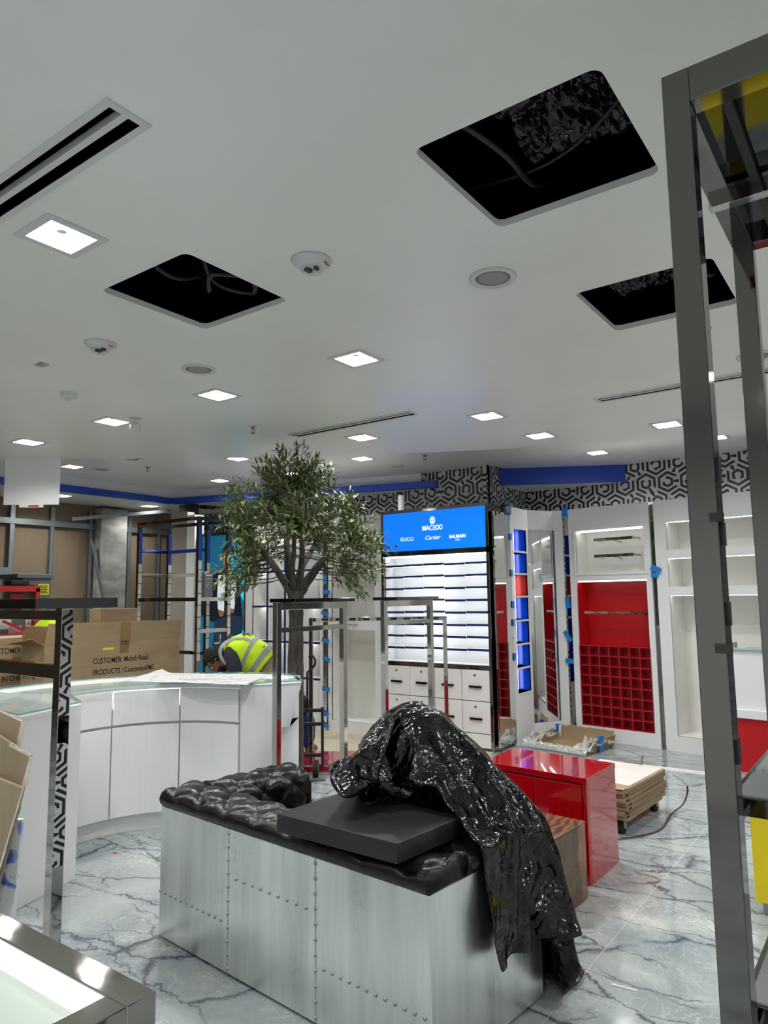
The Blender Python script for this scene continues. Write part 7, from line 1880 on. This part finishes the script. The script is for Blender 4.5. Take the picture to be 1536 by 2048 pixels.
    3,3,3,4,3,4,4,4,2,-2,-6,-6,-5,-4,1,-1,-1,0,-8,0,-3,-16,-16,-15,-18,-13,-14,-15,-14,-13,-12,-12,-11,-13,-12,-13,-14,-15,-15,-19,-20,-22,-22,-22,-22,-20,-21,-21,-20,-19,-17,-17,-17,28,1,-1,1,1,3,3,8,9,6,5,4,3,3,2,0,3,3,3,3,3,-3,-5,-2,-11,
    2,2,-3,-2,-3,-7,-2,-14,-14,-14,-16,-13,-16,-15,-14,-15,-14,-14,-14,-14,-14,-14,-14,-12,-14,-16,-19,-21,-21,-21,-20,-21,-20,-22,-22,-20,-19,-18,-16,-14,31,-1,-1,0,2,4,5,4,9,8,6,4,4,0,2,1,0,0,1,2,3,-3,-6,-5,-5,-5,4,2,-3,-9,-3,-11,-14,-14,
    -16,-16,-15,-14,-17,-16,-16,-15,-15,-16,-15,-15,-14,-12,-13,-12,-16,-20,-19,-20,-20,-20,-19,-22,-23,-23,-19,-18,-16,-15,-13,32,-2,0,1,-1,2,5,7,6,8,8,6,4,2,1,-1,1,-2,-5,0,1,-3,-5,-5,-5,-8,6,-1,-15,0,-11,-10,-13,-14,-17,-16,-16,-17,-18,
    -16,-17,-15,-16,-16,-16,-16,-13,-12,-13,-13,-14,-17,-19,-18,-20,-21,-21,-22,-23,-23,-20,-17,-16,-14,-13,28,-1,0,-2,-1,4,6,6,6,9,5,9,3,0,3,0,1,-6,1,-2,-3,-7,-4,-5,-6,-9,-6,1,-15,-12,-1,-16,-13,-9,-16,-17,-19,-19,-18,-17,-17,-16,-16,-15,
    -16,-15,-15,-13,-13,-13,-14,-15,-17,-18,-19,-20,-22,-21,-23,-23,-19,-18,-16,-14,-12,24,-2,-4,0,2,5,8,7,8,4,5,5,8,1,2,2,-2,-2,-5,0,2,-6,-7,-6,-7,-8,-5,-7,-17,-17,-8,-1,-15,-16,-17,-17,-20,-20,-18,-17,-18,-18,-17,-16,-15,-14,-13,-15,-15,
    -13,-14,-16,-15,-18,-19,-20,-21,-22,-23,-21,-20,-17,-16,-14,-13,62,-2,-3,-7,-19,-17,4,2,8,-5,11,3,10,10,7,6,8,-3,6,1,0,1,0,-11,-5,-8,-5,-5,-10,-21,-19,-4,-11,-17,-17,-16,-17,-17,-20,-21,-22,-21,-17,-18,-17,-17,-17,-16,-15,-15,-15,-16,
    -17,-20,-20,-21,-21,-22,-22,-23,-22,-20,-18,-16,-14,25,-12,3,3,4,9,-10,-10,-26,-6,-5,1,8,8,7,11,10,10,7,-5,5,6,6,3,-5,-1,-13,-3,-7,-8,-23,-15,-9,-22,-15,-18,-17,-13,-18,-21,-23,-24,-22,-20,-21,-20,-18,-18,-18,-16,-14,-17,-19,-19,-22,
    -22,-23,-21,-23,-24,-23,-21,-21,-18,-16,13,2,8,-1,-1,-1,-17,6,7,-6,-9,-13,-16,4,1,4,5,8,11,13,8,5,-1,6,7,2,5,-4,-3,-5,-10,-18,-19,-24,-15,-22,-16,-17,-20,-19,-20,-19,-23,-26,-26,-22,-21,-17,-17,-18,-22,-22,-22,-21,-12,-24,-22,-23,-23,
    -24,-24,-24,-23,-23,-18,-6,-3,1,-9,-6,-2,20,11,8,0,-17,1,-5,-10,-4,6,3,6,-2,7,6,11,12,8,5,-3,8,2,3,0,0,-5,-11,-21,-24,-27,-19,-22,-20,-21,-20,-17,-20,-22,-26,-29,-24,-23,-22,-19,-21,-23,-25,-16,-18,-22,-23,-24,-24,-24,-26,-25,-26,-24,
    -21,-11,-6,-9,-2,5,-10,2,1,7,25,16,-16,-8,-6,6,7,5,4,7,8,7,2,5,10,10,1,1,0,1,3,3,-1,-3,-6,-17,-27,-25,-27,-25,-16,-23,-23,-20,-23,-22,-26,-31,-26,-23,-22,-20,-24,-25,-21,-24,-22,-23,-22,-19,-22,-27,-26,-26,-25,-22,-29,-6,-4,-1,7,21,5,7,
    13,2,10,15,-9,-11,16,8,6,4,8,7,8,5,1,3,3,1,1,-2,0,-1,3,0,-4,-16,-14,-26,-23,-24,-24,-22,-24,-27,-24,-21,-26,-26,-28,-28,-21,-18,-19,-22,-23,-27,-25,-22,-16,-22,-23,-25,-28,-25,-24,-19,-21,-28,-1,7,21,10,17,21,9,10,9,2,13,-9,-11,18,14,8,
    7,6,8,7,4,-1,-4,3,-4,-6,3,-1,0,0,2,-16,-17,-13,-24,-26,-26,-25,-21,-24,-26,-26,-26,-27,-26,-25,-23,-20,-18,-14,-19,-23,-27,-26,-23,-24,-20,-25,-25,-25,-24,-22,-20,-19,-17,21,19,16,13,14,6,23,17,2,18,5,-8,-12,18,16,10,9,9,3,3,7,-3,7,-12,
    -8,0,1,1,-5,5,-14,-16,-17,-12,-26,-25,-25,-25,-26,-26,-26,-28,-27,-26,-25,-24,-22,-18,-17,-17,-18,-13,-27,-28,-25,-25,-25,-24,-24,-21,-22,-21,-20,-20,1,21,18,16,10,11,10,8,20,26,17,5,-12,-1,10,17,10,8,6,21,2,4,2,-7,4,-14,-1,2,-7,3,-13,
    -17,-15,-7,-23,-26,-25,-24,-24,-25,-26,-27,-27,-27,-23,-25,-24,-23,-18,-16,-17,-18,-25,-26,-29,-28,-24,-18,-21,-22,-22,-16,-20,-20,-22,1,19,19,1,6,8,11,13,24,26,24,18,-7,3,4,5,5,11,14,18,19,2,1,-1,-1,-10,-1,-5,1,-15,-16,-14,-7,-21,-24,
    -25,-24,-23,-24,-24,-25,-25,-21,-26,-26,-27,-24,-23,-20,-20,-20,-22,-26,-29,-21,-25,-25,-21,-19,-15,-18,-18,-18,-22,-23,5,12,19,10,8,-12,8,16,24,25,24,22,16,9,3,2,-5,11,17,20,9,11,1,2,0,-4,-7,0,-18,-15,-12,-9,-20,-23,-24,-24,-23,-21,
    -22,-21,-20,-23,-24,-28,-28,-27,-24,-24,-23,-22,-22,-25,-28,-26,-25,-23,-18,-16,-14,-19,-16,-16,-19,-23,-27,11,0,16,18,-4,-13,6,18,22,23,23,21,15,13,19,-7,8,17,18,7,16,9,2,3,7,-9,-5,-4,-14,-19,-9,-23,-24,-24,-23,-20,-23,-21,-20,-20,-19,
    -22,-26,-28,-29,-26,-26,-24,-26,-24,-22,-23,-23,-22,-21,-20,-21,-12,-21,-18,-18,-16,-21,-24,-28,8,15,-13,-1,6,5,-3,23,25,26,25,19,6,13,15,13,14,17,17,3,15,12,0,6,3,-9,-4,-11,-10,-15,-26,-25,-24,-23,-23,-22,-21,-20,-19,-18,-20,-22,-25,
    -28,-29,-27,-25,-24,-25,-23,-21,-20,-22,-21,-19,-21,-20,-24,-11,-20,-20,-19,-22,-25,-27,-15,1,-10,2,6,6,13,24,25,27,26,24,20,16,15,15,16,17,13,6,2,7,0,11,2,-7,-5,-12,-11,-19,-25,-24,-24,-26,-27,-25,-24,-20,-17,-17,-19,-21,-24,-26,-24,
    -26,-22,-26,-25,-23,-21,-21,-22,-20,-23,-22,-22,-26,-8,-17,-21,-24,-25,-25,-27,-28,4,5,9,-4,14,20,22,22,23,23,23,21,19,20,21,20,21,11,9,7,4,-6,12,1,-14,-12,-4,-16,-15,-27,-24,-29,-28,-26,-26,-23,-17,-16,-16,-19,-21,-25,-13,-23,-28,-28,
    -28,-25,-23,-21,-22,-21,-19,-22,-23,-23,-25,-14,-20,-23,-26,-26,-24,-24,-26,3,4,19,19,20,21,21,20,22,22,19,12,18,18,21,18,10,7,9,10,10,18,-4,-2,-7,-10,-10,-5,-20,-28,-23,-24,-29,-25,-25,-20,-15,-16,-19,-23,-23,-24,-21,-14,-32,-33,-27,
    -24,-21,-20,-20,-20,-15,-19,-24,-20,-27,-26,-25,-26,-25,-24,-22,-23,-2,2,2,7,21,23,23,23,18,19,21,21,20,18,12,15,16,18,22,14,12,-8,12,-4,0,-7,-5,-8,-11,-24,-24,-23,-16,-20,-22,-21,-19,-17,-19,-21,-26,-26,-26,-25,-19,-29,-32,-29,-23,-20,
    -17,-17,-15,-6,-21,-25,-31,-29,-28,-29,-26,-26,-23,-22,-22,3,0,4,1,13,23,24,20,14,15,16,22,25,23,13,20,22,5,20,16,21,-2,0,-1,0,-3,-8,-4,-16,-19,-21,-22,-23,-21,-14,-16,-16,-17,-20,-21,-26,-28,-29,-23,-28,-32,-30,-26,-22,-19,-4,-13,-17,
    -18,-19,-25,-32,-30,-30,-28,-28,-26,-24,-22,-21,24,-10,6,9,6,-3,20,20,15,12,12,20,27,25,20,18,17,23,18,14,5,5,1,2,0,-3,-6,-6,-22,-21,-17,-24,-23,-18,-17,-15,-17,-18,-20,-21,-20,-23,-25,-26,-31,-31,-29,-25,-21,-19,-14,-12,-2,-18,-21,-26,
    -30,-30,-30,-29,-28,-27,-25,-22,-20,12,-4,5,-7,-15,4,20,18,11,8,15,19,23,23,22,23,23,16,19,16,13,1,7,2,0,-4,-8,-13,-7,-25,-24,-25,-23,-20,-16,-4,-21,-20,-22,-22,-23,-23,-24,-20,-22,-30,-25,-22,-20,-18,-17,-17,-16,-8,-18,-26,-28,-27,-29,
    -30,-28,-28,-22,-24,-21,10,2,-18,-22,-3,19,14,6,10,15,18,17,20,21,26,28,27,17,17,13,2,1,2,2,1,-9,-10,-11,-9,-12,-23,-23,-22,-19,-19,-18,-5,-21,-22,-23,-25,-28,-25,-16,-21,-22,-23,-22,-19,-20,-20,-19,-17,-15,-12,-21,-26,-26,-28,-28,-27,
    -27,-19,-24,-21,1,-20,-24,14,5,5,15,14,12,10,17,20,23,22,26,26,20,17,10,-1,-4,-1,2,3,2,-13,-8,-9,-18,-13,-14,-18,-16,-18,-18,-17,-19,-12,-22,-21,-23,-28,-29,-25,-24,-15,-22,-19,-18,-15,-18,-21,-21,-19,-6,-21,-23,-27,-26,-26,-27,-26,-11,
    -24,-22,-24,-24,12,7,6,16,9,14,17,13,21,20,18,21,22,20,17,6,-5,-7,-1,5,7,3,-1,-15,-11,-8,-16,-22,-12,-18,-15,-9,-12,-13,-18,-19,-20,-23,-26,-23,-27,-27,-25,-21,-21,-18,-19,-17,-12,-20,-18,-20,-15,-11,-22,-26,-25,-26,-27,-24,-11,-22,-21,
    -27,12,6,14,15,7,14,17,18,15,14,13,18,20,20,11,1,-9,-10,3,7,11,6,-4,1,-17,-12,-11,-17,-17,-20,-12,-14,-12,-7,-15,-16,-17,-21,-23,-23,-24,-26,-23,-22,-21,-20,-21,-18,-20,-18,-20,-20,-15,-19,-11,-16,-22,-23,-25,-25,-16,-22,-20,-19,8,17,
    17,3,11,17,16,14,3,14,15,17,20,13,5,-5,-12,-4,5,6,13,10,-5,2,-9,-15,-11,-15,-19,-18,-8,-16,-11,-12,-13,-14,-16,-19,-22,-22,-23,-20,-20,-22,-22,-21,-20,-19,-20,-20,-20,-20,-22,-18,-16,-18,-15,-14,-19,-21,-22,-22,-22,-21,-19,34,-4,12,13,
    17,6,5,10,13,15,17,12,7,1,-8,-11,2,9,3,11,13,-6,1,-8,-11,-12,-12,-16,-15,-16,-11,-3,-13,-13,-16,-19,-23,-23,-23,-18,-18,-21,-20,-20,-18,-19,-19,-19,-20,-21,-20,-20,-20,-19,-20,-16,-14,-17,-18,-20,-21,-20,-20,-19,-18,6,14,7,11,12,15,2,
    -5,14,14,7,5,-2,-8,-8,10,6,2,9,16,-7,-1,-10,-8,-10,-11,-14,-11,-14,-12,-8,-10,-9,-17,-23,-18,-22,-25,-24,-22,-14,-16,-19,-18,-18,-18,-17,-19,-19,-21,-20,-20,-20,-19,-16,-20,-17,-18,-19,-20,-20,-20,-19,-17,-18,18,8,13,16,-2,-3,-3,13,9,2,
    4,-5,-9,-5,10,10,2,12,15,-8,-1,-13,-7,-10,-12,-10,-7,-14,-10,-11,-9,-10,-15,-16,-23,-23,-25,-23,-23,-20,-15,-13,-15,-16,-17,-17,-16,-19,-19,-21,-20,-18,-20,-20,-17,-19,-19,-18,-21,-21,-19,-19,-17,-16,-14,-2,15,15,-12,-9,1,11,8,6,5,-4,
    -10,-7,13,8,5,16,8,2,-7,-6,-15,-9,-12,-9,-9,-7,-7,-12,-11,-11,-12,-15,-18,-22,-23,-24,-25,-23,-18,-17,-13,-12,-13,-15,-16,-15,-18,-19,-20,-19,-20,-19,-19,-19,-18,-20,-22,-19,-19,-19,-19,-18,-14,-12,-4,9,5,-19,-11,6,8,10,5,10,-1,-7,-7,9,
    8,11,15,3,2,-1,-7,-13,-17,-8,-13,-13,-9,-5,0,-14,-12,-12,-15,-18,-20,-22,-23,-25,-23,-19,-18,-16,-13,-12,-10,-16,-15,-15,-17,-18,-19,-19,-19,-18,-19,-19,-19,-20,-20,-20,-17,-19,-20,-19,-10,-28,9,12,-22,-14,2,9,11,16,4,5,-2,-9,11,15,16,
    -6,3,2,3,-4,-12,-18,-12,-12,-15,-9,-3,2,-14,-12,-13,-14,-16,-20,-19,-22,-23,-22,-20,-19,-17,-17,-6,-14,-15,-15,-16,-17,-17,-17,-17,-17,-18,-17,-18,-18,-17,-19,-21,-21,-20,-17,-15,-10,-11,3,10,-19,-14,-3,9,16,12,1,7,-4,2,17,17,0,-7,0,1,
    6,0,-10,-19,-14,-13,-11,-8,1,-6,-12,-11,-13,-13,-15,-18,-21,-19,-22,-21,-20,-18,-18,-17,-19,-6,-15,-15,-15,-16,-18,-16,-17,-16,-16,-16,-16,-16,-18,-19,-17,-21,-17,-11,-14,-16,-11,-2,6,-9,-12,-11,10,14,9,-2,8,0,11,21,6,-5,-6,0,-2,6,2,-7,
    -18,-16,-10,-6,-11,-4,-3,-11,-12,-12,-13,-13,-17,-20,-21,-20,-21,-18,-19,-17,-15,-18,-14,-13,-14,-16,-17,-17,-17,-17,-16,-16,-16,-16,-16,-15,-16,-16,-15,-14,-14,-15,-15,-12,0,-2,-11,-10,-6,10,7,9,-3,6,8,16,21,-2,-3,-6,-7,0,5,4,-5,-14,
    -18,-9,-4,-9,-2,-6,-13,-12,-12,-13,-14,-16,-17,-20,-19,-20,-18,-18,-17,-16,-16,-18,-14,-15,-15,-16,-17,-17,-16,-17,-17,-17,-15,-17,-18,-17,-18,-18,-14,-13,-10,-11,-21,0,-2,-10,-6,-5,5,9,8,-5,11,13,21,12,-2,-6,-10,-7,-2,5,4,-1,-9,-13,
    -16,-3,-2,-4,-7,-14,-13,-13,-14,-14,-16,-16,-18,-18,-19,-18,-17,-17,-16,-16,-15,-16,-16,-16,-16,-17,-15,-16,-17,-16,-18,-18,-18,-19,-20,-19,-18,-16,-14,-11,-9,-21,2,-6,-4,-3,-1,0,4,9,-5,19,17,16,7,-6,-8,-1,-14,-5,4,4,0,-2,-8,-12,-17,0,
    -6,3,-15,-15,-15,-14,-15,-16,-16,-16,-18,-17,-19,-17,-16,-15,-16,-15,-15,-16,-16,-17,-16,-16,-15,-16,-18,-18,-18,-20,-20,-21,-20,-19,-18,-15,-12,-10,-17,1,-2,-2,0,5,-5,-3,1,2,13,20,17,3,-8,-6,-1,-1,-13,1,2,-1,-2,-2,-7,-13,-15,3,4,-16,
    -16,-16,-15,-15,-16,-16,-17,-17,-17,-17,-18,-17,-15,-16,-15,-16,-16,-16,-17,-15,-15,-15,-15,-17,-18,-19,-20,-21,-22,-21,-20,-18,-16,-13,-10,-13,2,-1,0,-2,7,2,-1,0,1,-4,16,19,-2,-6,-4,6,-7,-10,2,0,-2,-5,0,-3,-5,-8,2,-2,-21,-19,-17,-16,
    -16,-16,-17,-16,-17,-16,-15,-17,-17,-17,-16,-17,-17,-16,-17,-17,-14,-14,-14,-14,-16,-17,-19,-19,-22,-21,-23,-21,-18,-16,-14,-10,-7,2,0,0,-1,-1,-3,-3,-1,0,4,19,1,-1,-1,-1,8,-11,-3,-1,2,-5,-7,-5,0,-2,-1,-9,-7,-12,-19,-18,-16,-16,-15,-16,
    -16,-16,-17,-18,-13,-16,-16,-18,-17,-18,-17,-17,-17,-15,-13,-14,-13,-15,-16,-18,-20,-21,-20,-22,-22,-18,-17,-13,-12,-29,5,1,0,-2,-4,-4,-3,-2,0,16,8,8,4,-1,-4,8,-1,-3,-5,-6,-7,-9,-4,3,-2,-1,-6,-10,-11,-13,-18,-18,-15,-17,-17,-16,-15,-16,
    -17,-16,-16,-17,-17,-17,-17,-18,-18,-17,-14,-12,-13,-13,-13,-13,-18,-21,-18,-24,-22,-21,-19,-15,-13,-12,-27,4,1,-1,-2,-4,-4,-3,-2,12,8,7,6,2,2,-6,8,-1,-5,-5,-4,-4,-7,-3,5,-1,-2,-5,-8,-11,-11,-17,-19,-18,-18,-17,-17,-16,-16,-15,-17,-17,
    -17,-18,-17,-17,-18,-16,-17,-13,-12,-12,-12,-13,-15,-13,-19,-22,-23,-22,-21,-8,-12,-14,-15,-26,2,1,0,-4,-3,-4,-3,7,6,7,6,4,1,2,-5,3,-3,-5,-2,-1,0,-1,-5,3,3,-2,-3,-10,-12,-12,-12,-18,-20,-18,-17,-17,-17,-16,-16,-16,-17,-18,-18,-18,-16,
    -16,-15,-16,-12,-12,-14,-12,-13,-15,-17,-18,-19,-22,-23,-10,-9,-10,-12,-16,-26,1,-1,-1,-2,-3,-3,2,4,5,6,5,4,2,1,0,-4,-2,-5,-4,4,0,3,-4,6,1,-4,-3,-12,-11,-14,-13,-12,-17,-19,-17,-16,-14,-16,-16,-17,-18,-18,-18,-18,-16,-15,-14,-14,-11,
    -11,-12,-14,-15,-18,-20,-16,-19,-22,-20,-14,-7,-7,-8,-14,-27,0,-1,-1,-3,-2,-2,2,4,6,5,6,2,3,1,1,-1,-5,-5,-3,3,2,5,4,1,-2,-6,-4,-10,-14,-14,-14,-13,-11,-13,-16,-15,-13,-14,-15,-18,-19,-20,-19,-17,-15,-14,-13,-12,-10,-12,-12,-14,-16,-19,
    -19,-20,-20,-19,-18,-18,-13,-8,-4,3,-29,1,-4,-1,0,-3,-2,2,5,6,6,7,3,0,3,4,-2,-4,-5,0,-1,3,2,4,2,-4,-8,-5,-7,-14,-15,-16,-13,-11,-7,-8,-11,-13,-13,-16,-20,-19,-19,-18,-17,-14,-13,-11,-10,-11,-12,-12,-13,-13,-16,-21,-21,-19,-19,-21,-20,
    -15,-8,3,6,-36,1,-2,1,-2,0,0,2,4,6,7,5,5,3,8,3,-2,-3,-3,-2,-1,0,-1,3,1,-6,-9,-7,-6,-12,-15,-16,-13,-11,-6,-3,-3,-9,-13,-17,-18,-20,-19,-18,-17,-15,-12,-11,-11,-12,-9,-7,-15,-11,-14,-17,-18,-19,-19,-22,-21,-16,-7,11,-4,-35,1,0,0,0,2,1,3,
    5,6,6,4,11,7,3,1,2,-3,-3,-3,-1,-1,-2,0,-1,-8,-10,-7,-7,-12,-14,-13,-13,-9,-7,-2,-1,-1,-11,-16,-18,-19,-19,-18,-18,-16,-10,-14,-12,-2,-9,-11,-12,-15,-16,-19,-15,-16,-17,-16,-15,-14,-12,12,-8,-35,2,1,2,2,4,3,4,5,5,5,7,8,5,2,2,3,-1,-3,-2,
    -1,-2,-4,-2,-2,-8,-11,-9,-5,-9,-13,-13,-11,-9,-7,-4,-1,-1,-2,-15,-18,-19,-18,-18,-17,-8,-16,-12,-13,-10,-6,-15,-14,-12,-15,-17,-19,-18,-14,-13,-10,-14,7,0,-4,-32,2,3,4,5,5,5,3,5,5,3,6,5,4,5,2,1,-2,-1,2,-1,-3,-6,-2,-7,-5,-12,-9,-7,-2,
    -12,-12,-11,-10,-6,-5,-3,-1,-1,-8,-18,-18,-17,-17,-16,-8,-17,-13,-12,-12,-14,-13,-12,-14,-16,-19,-19,-16,-11,-9,-7,0,1,3,-2,-27,3,5,4,6,5,5,4,4,3,2,5,2,3,4,2,-2,4,-1,3,-1,-5,-3,-5,-4,-5,-11,-9,-5,-2,-9,-13,-11,-6,-8,-6,-6,-2,-3,-3,-13,
    -18,-17,-16,-15,-9,-16,-15,-16,-15,-12,-13,-14,-16,-17,-16,-15,-10,-7,-6,0,0,0,0,2,-22,2,6,6,5,4,4,4,3,2,3,0,0,2,2,1,3,4,3,0,-2,-5,-3,-3,-2,-2,-9,-10,-2,-5,-5,-15,-6,-8,-8,-8,-7,-5,-5,-4,-4,-17,-19,-15,-15,-9,-15,-15,-18,-16,-14,-14,
    -15,-15,-15,-9,-8,-7,-6,1,0,-1,-4,0,0,-19,3,6,3,2,3,4,4,1,2,1,-1,-1,1,2,1,4,4,4,1,-3,-2,-2,-1,4,-6,-6,-9,-2,-2,-5,-12,-11,-9,-6,-3,-13,-9,-7,-5,-4,-6,-15,-16,-15,-15,-14,-17,-18,-17,-16,-16,-14,2,-6,-5,-8,-10,-13,-2,-1,0,0,0,0,-19,2,2,
    0,1,2,5,3,2,0,-1,-2,-1,2,3,1,2,4,4,3,2,3,0,-3,2,2,-10,-10,3,-7,-6,-4,-12,-8,-4,-10,-12,-12,-8,-6,-5,-5,-7,-15,-15,-15,-16,-16,-19,-18,-17,-16,-15,-9,-2,6,-2,-5,-13,0,0,7,-4,-3,0,-20,1,1,0,-1,2,3,0,0,-1,-2,-3,-1,3,3,1,3,3,5,5,4,6,4,0,2,
    2,-11,-11,3,-9,-6,-4,-4,-6,-7,-10,-12,-13,-11,-7,-6,-6,-5,-7,-14,-16,-17,-17,-19,-18,-19,-18,-15,-7,0,0,0,0,0,1,7,-8,0,0,0,
]

def bag_points():
    n = BAG_N+1; ch = []
    for c in range(3):
        g = [[0]*n for _ in range(n)]
        for i in range(n):
            for j in range(n):
                base = g[i][j-1] if j else (g[i-1][0] if i else 0)
                g[i][j] = base+BAG[(c*n+i)*n+j]
        ch.append(g)
    return [[(ch[0][i][j]/1000, ch[1][i][j]/1000, ch[2][i][j]/1000) for j in range(n)] for i in range(n)]
o = obj('plastic_sheet', MB().grid(bag_points()), 'bag', smooth=True)
tag(o, 'big crumpled black plastic sheet heaped on the sofa and hanging over its arm', 'plastic sheet')
md = o.modifiers.new('sub', 'SUBSURF'); md.levels = 1; md.render_levels = 1
md = o.modifiers.new('thick', 'SOLIDIFY'); md.thickness = .0015
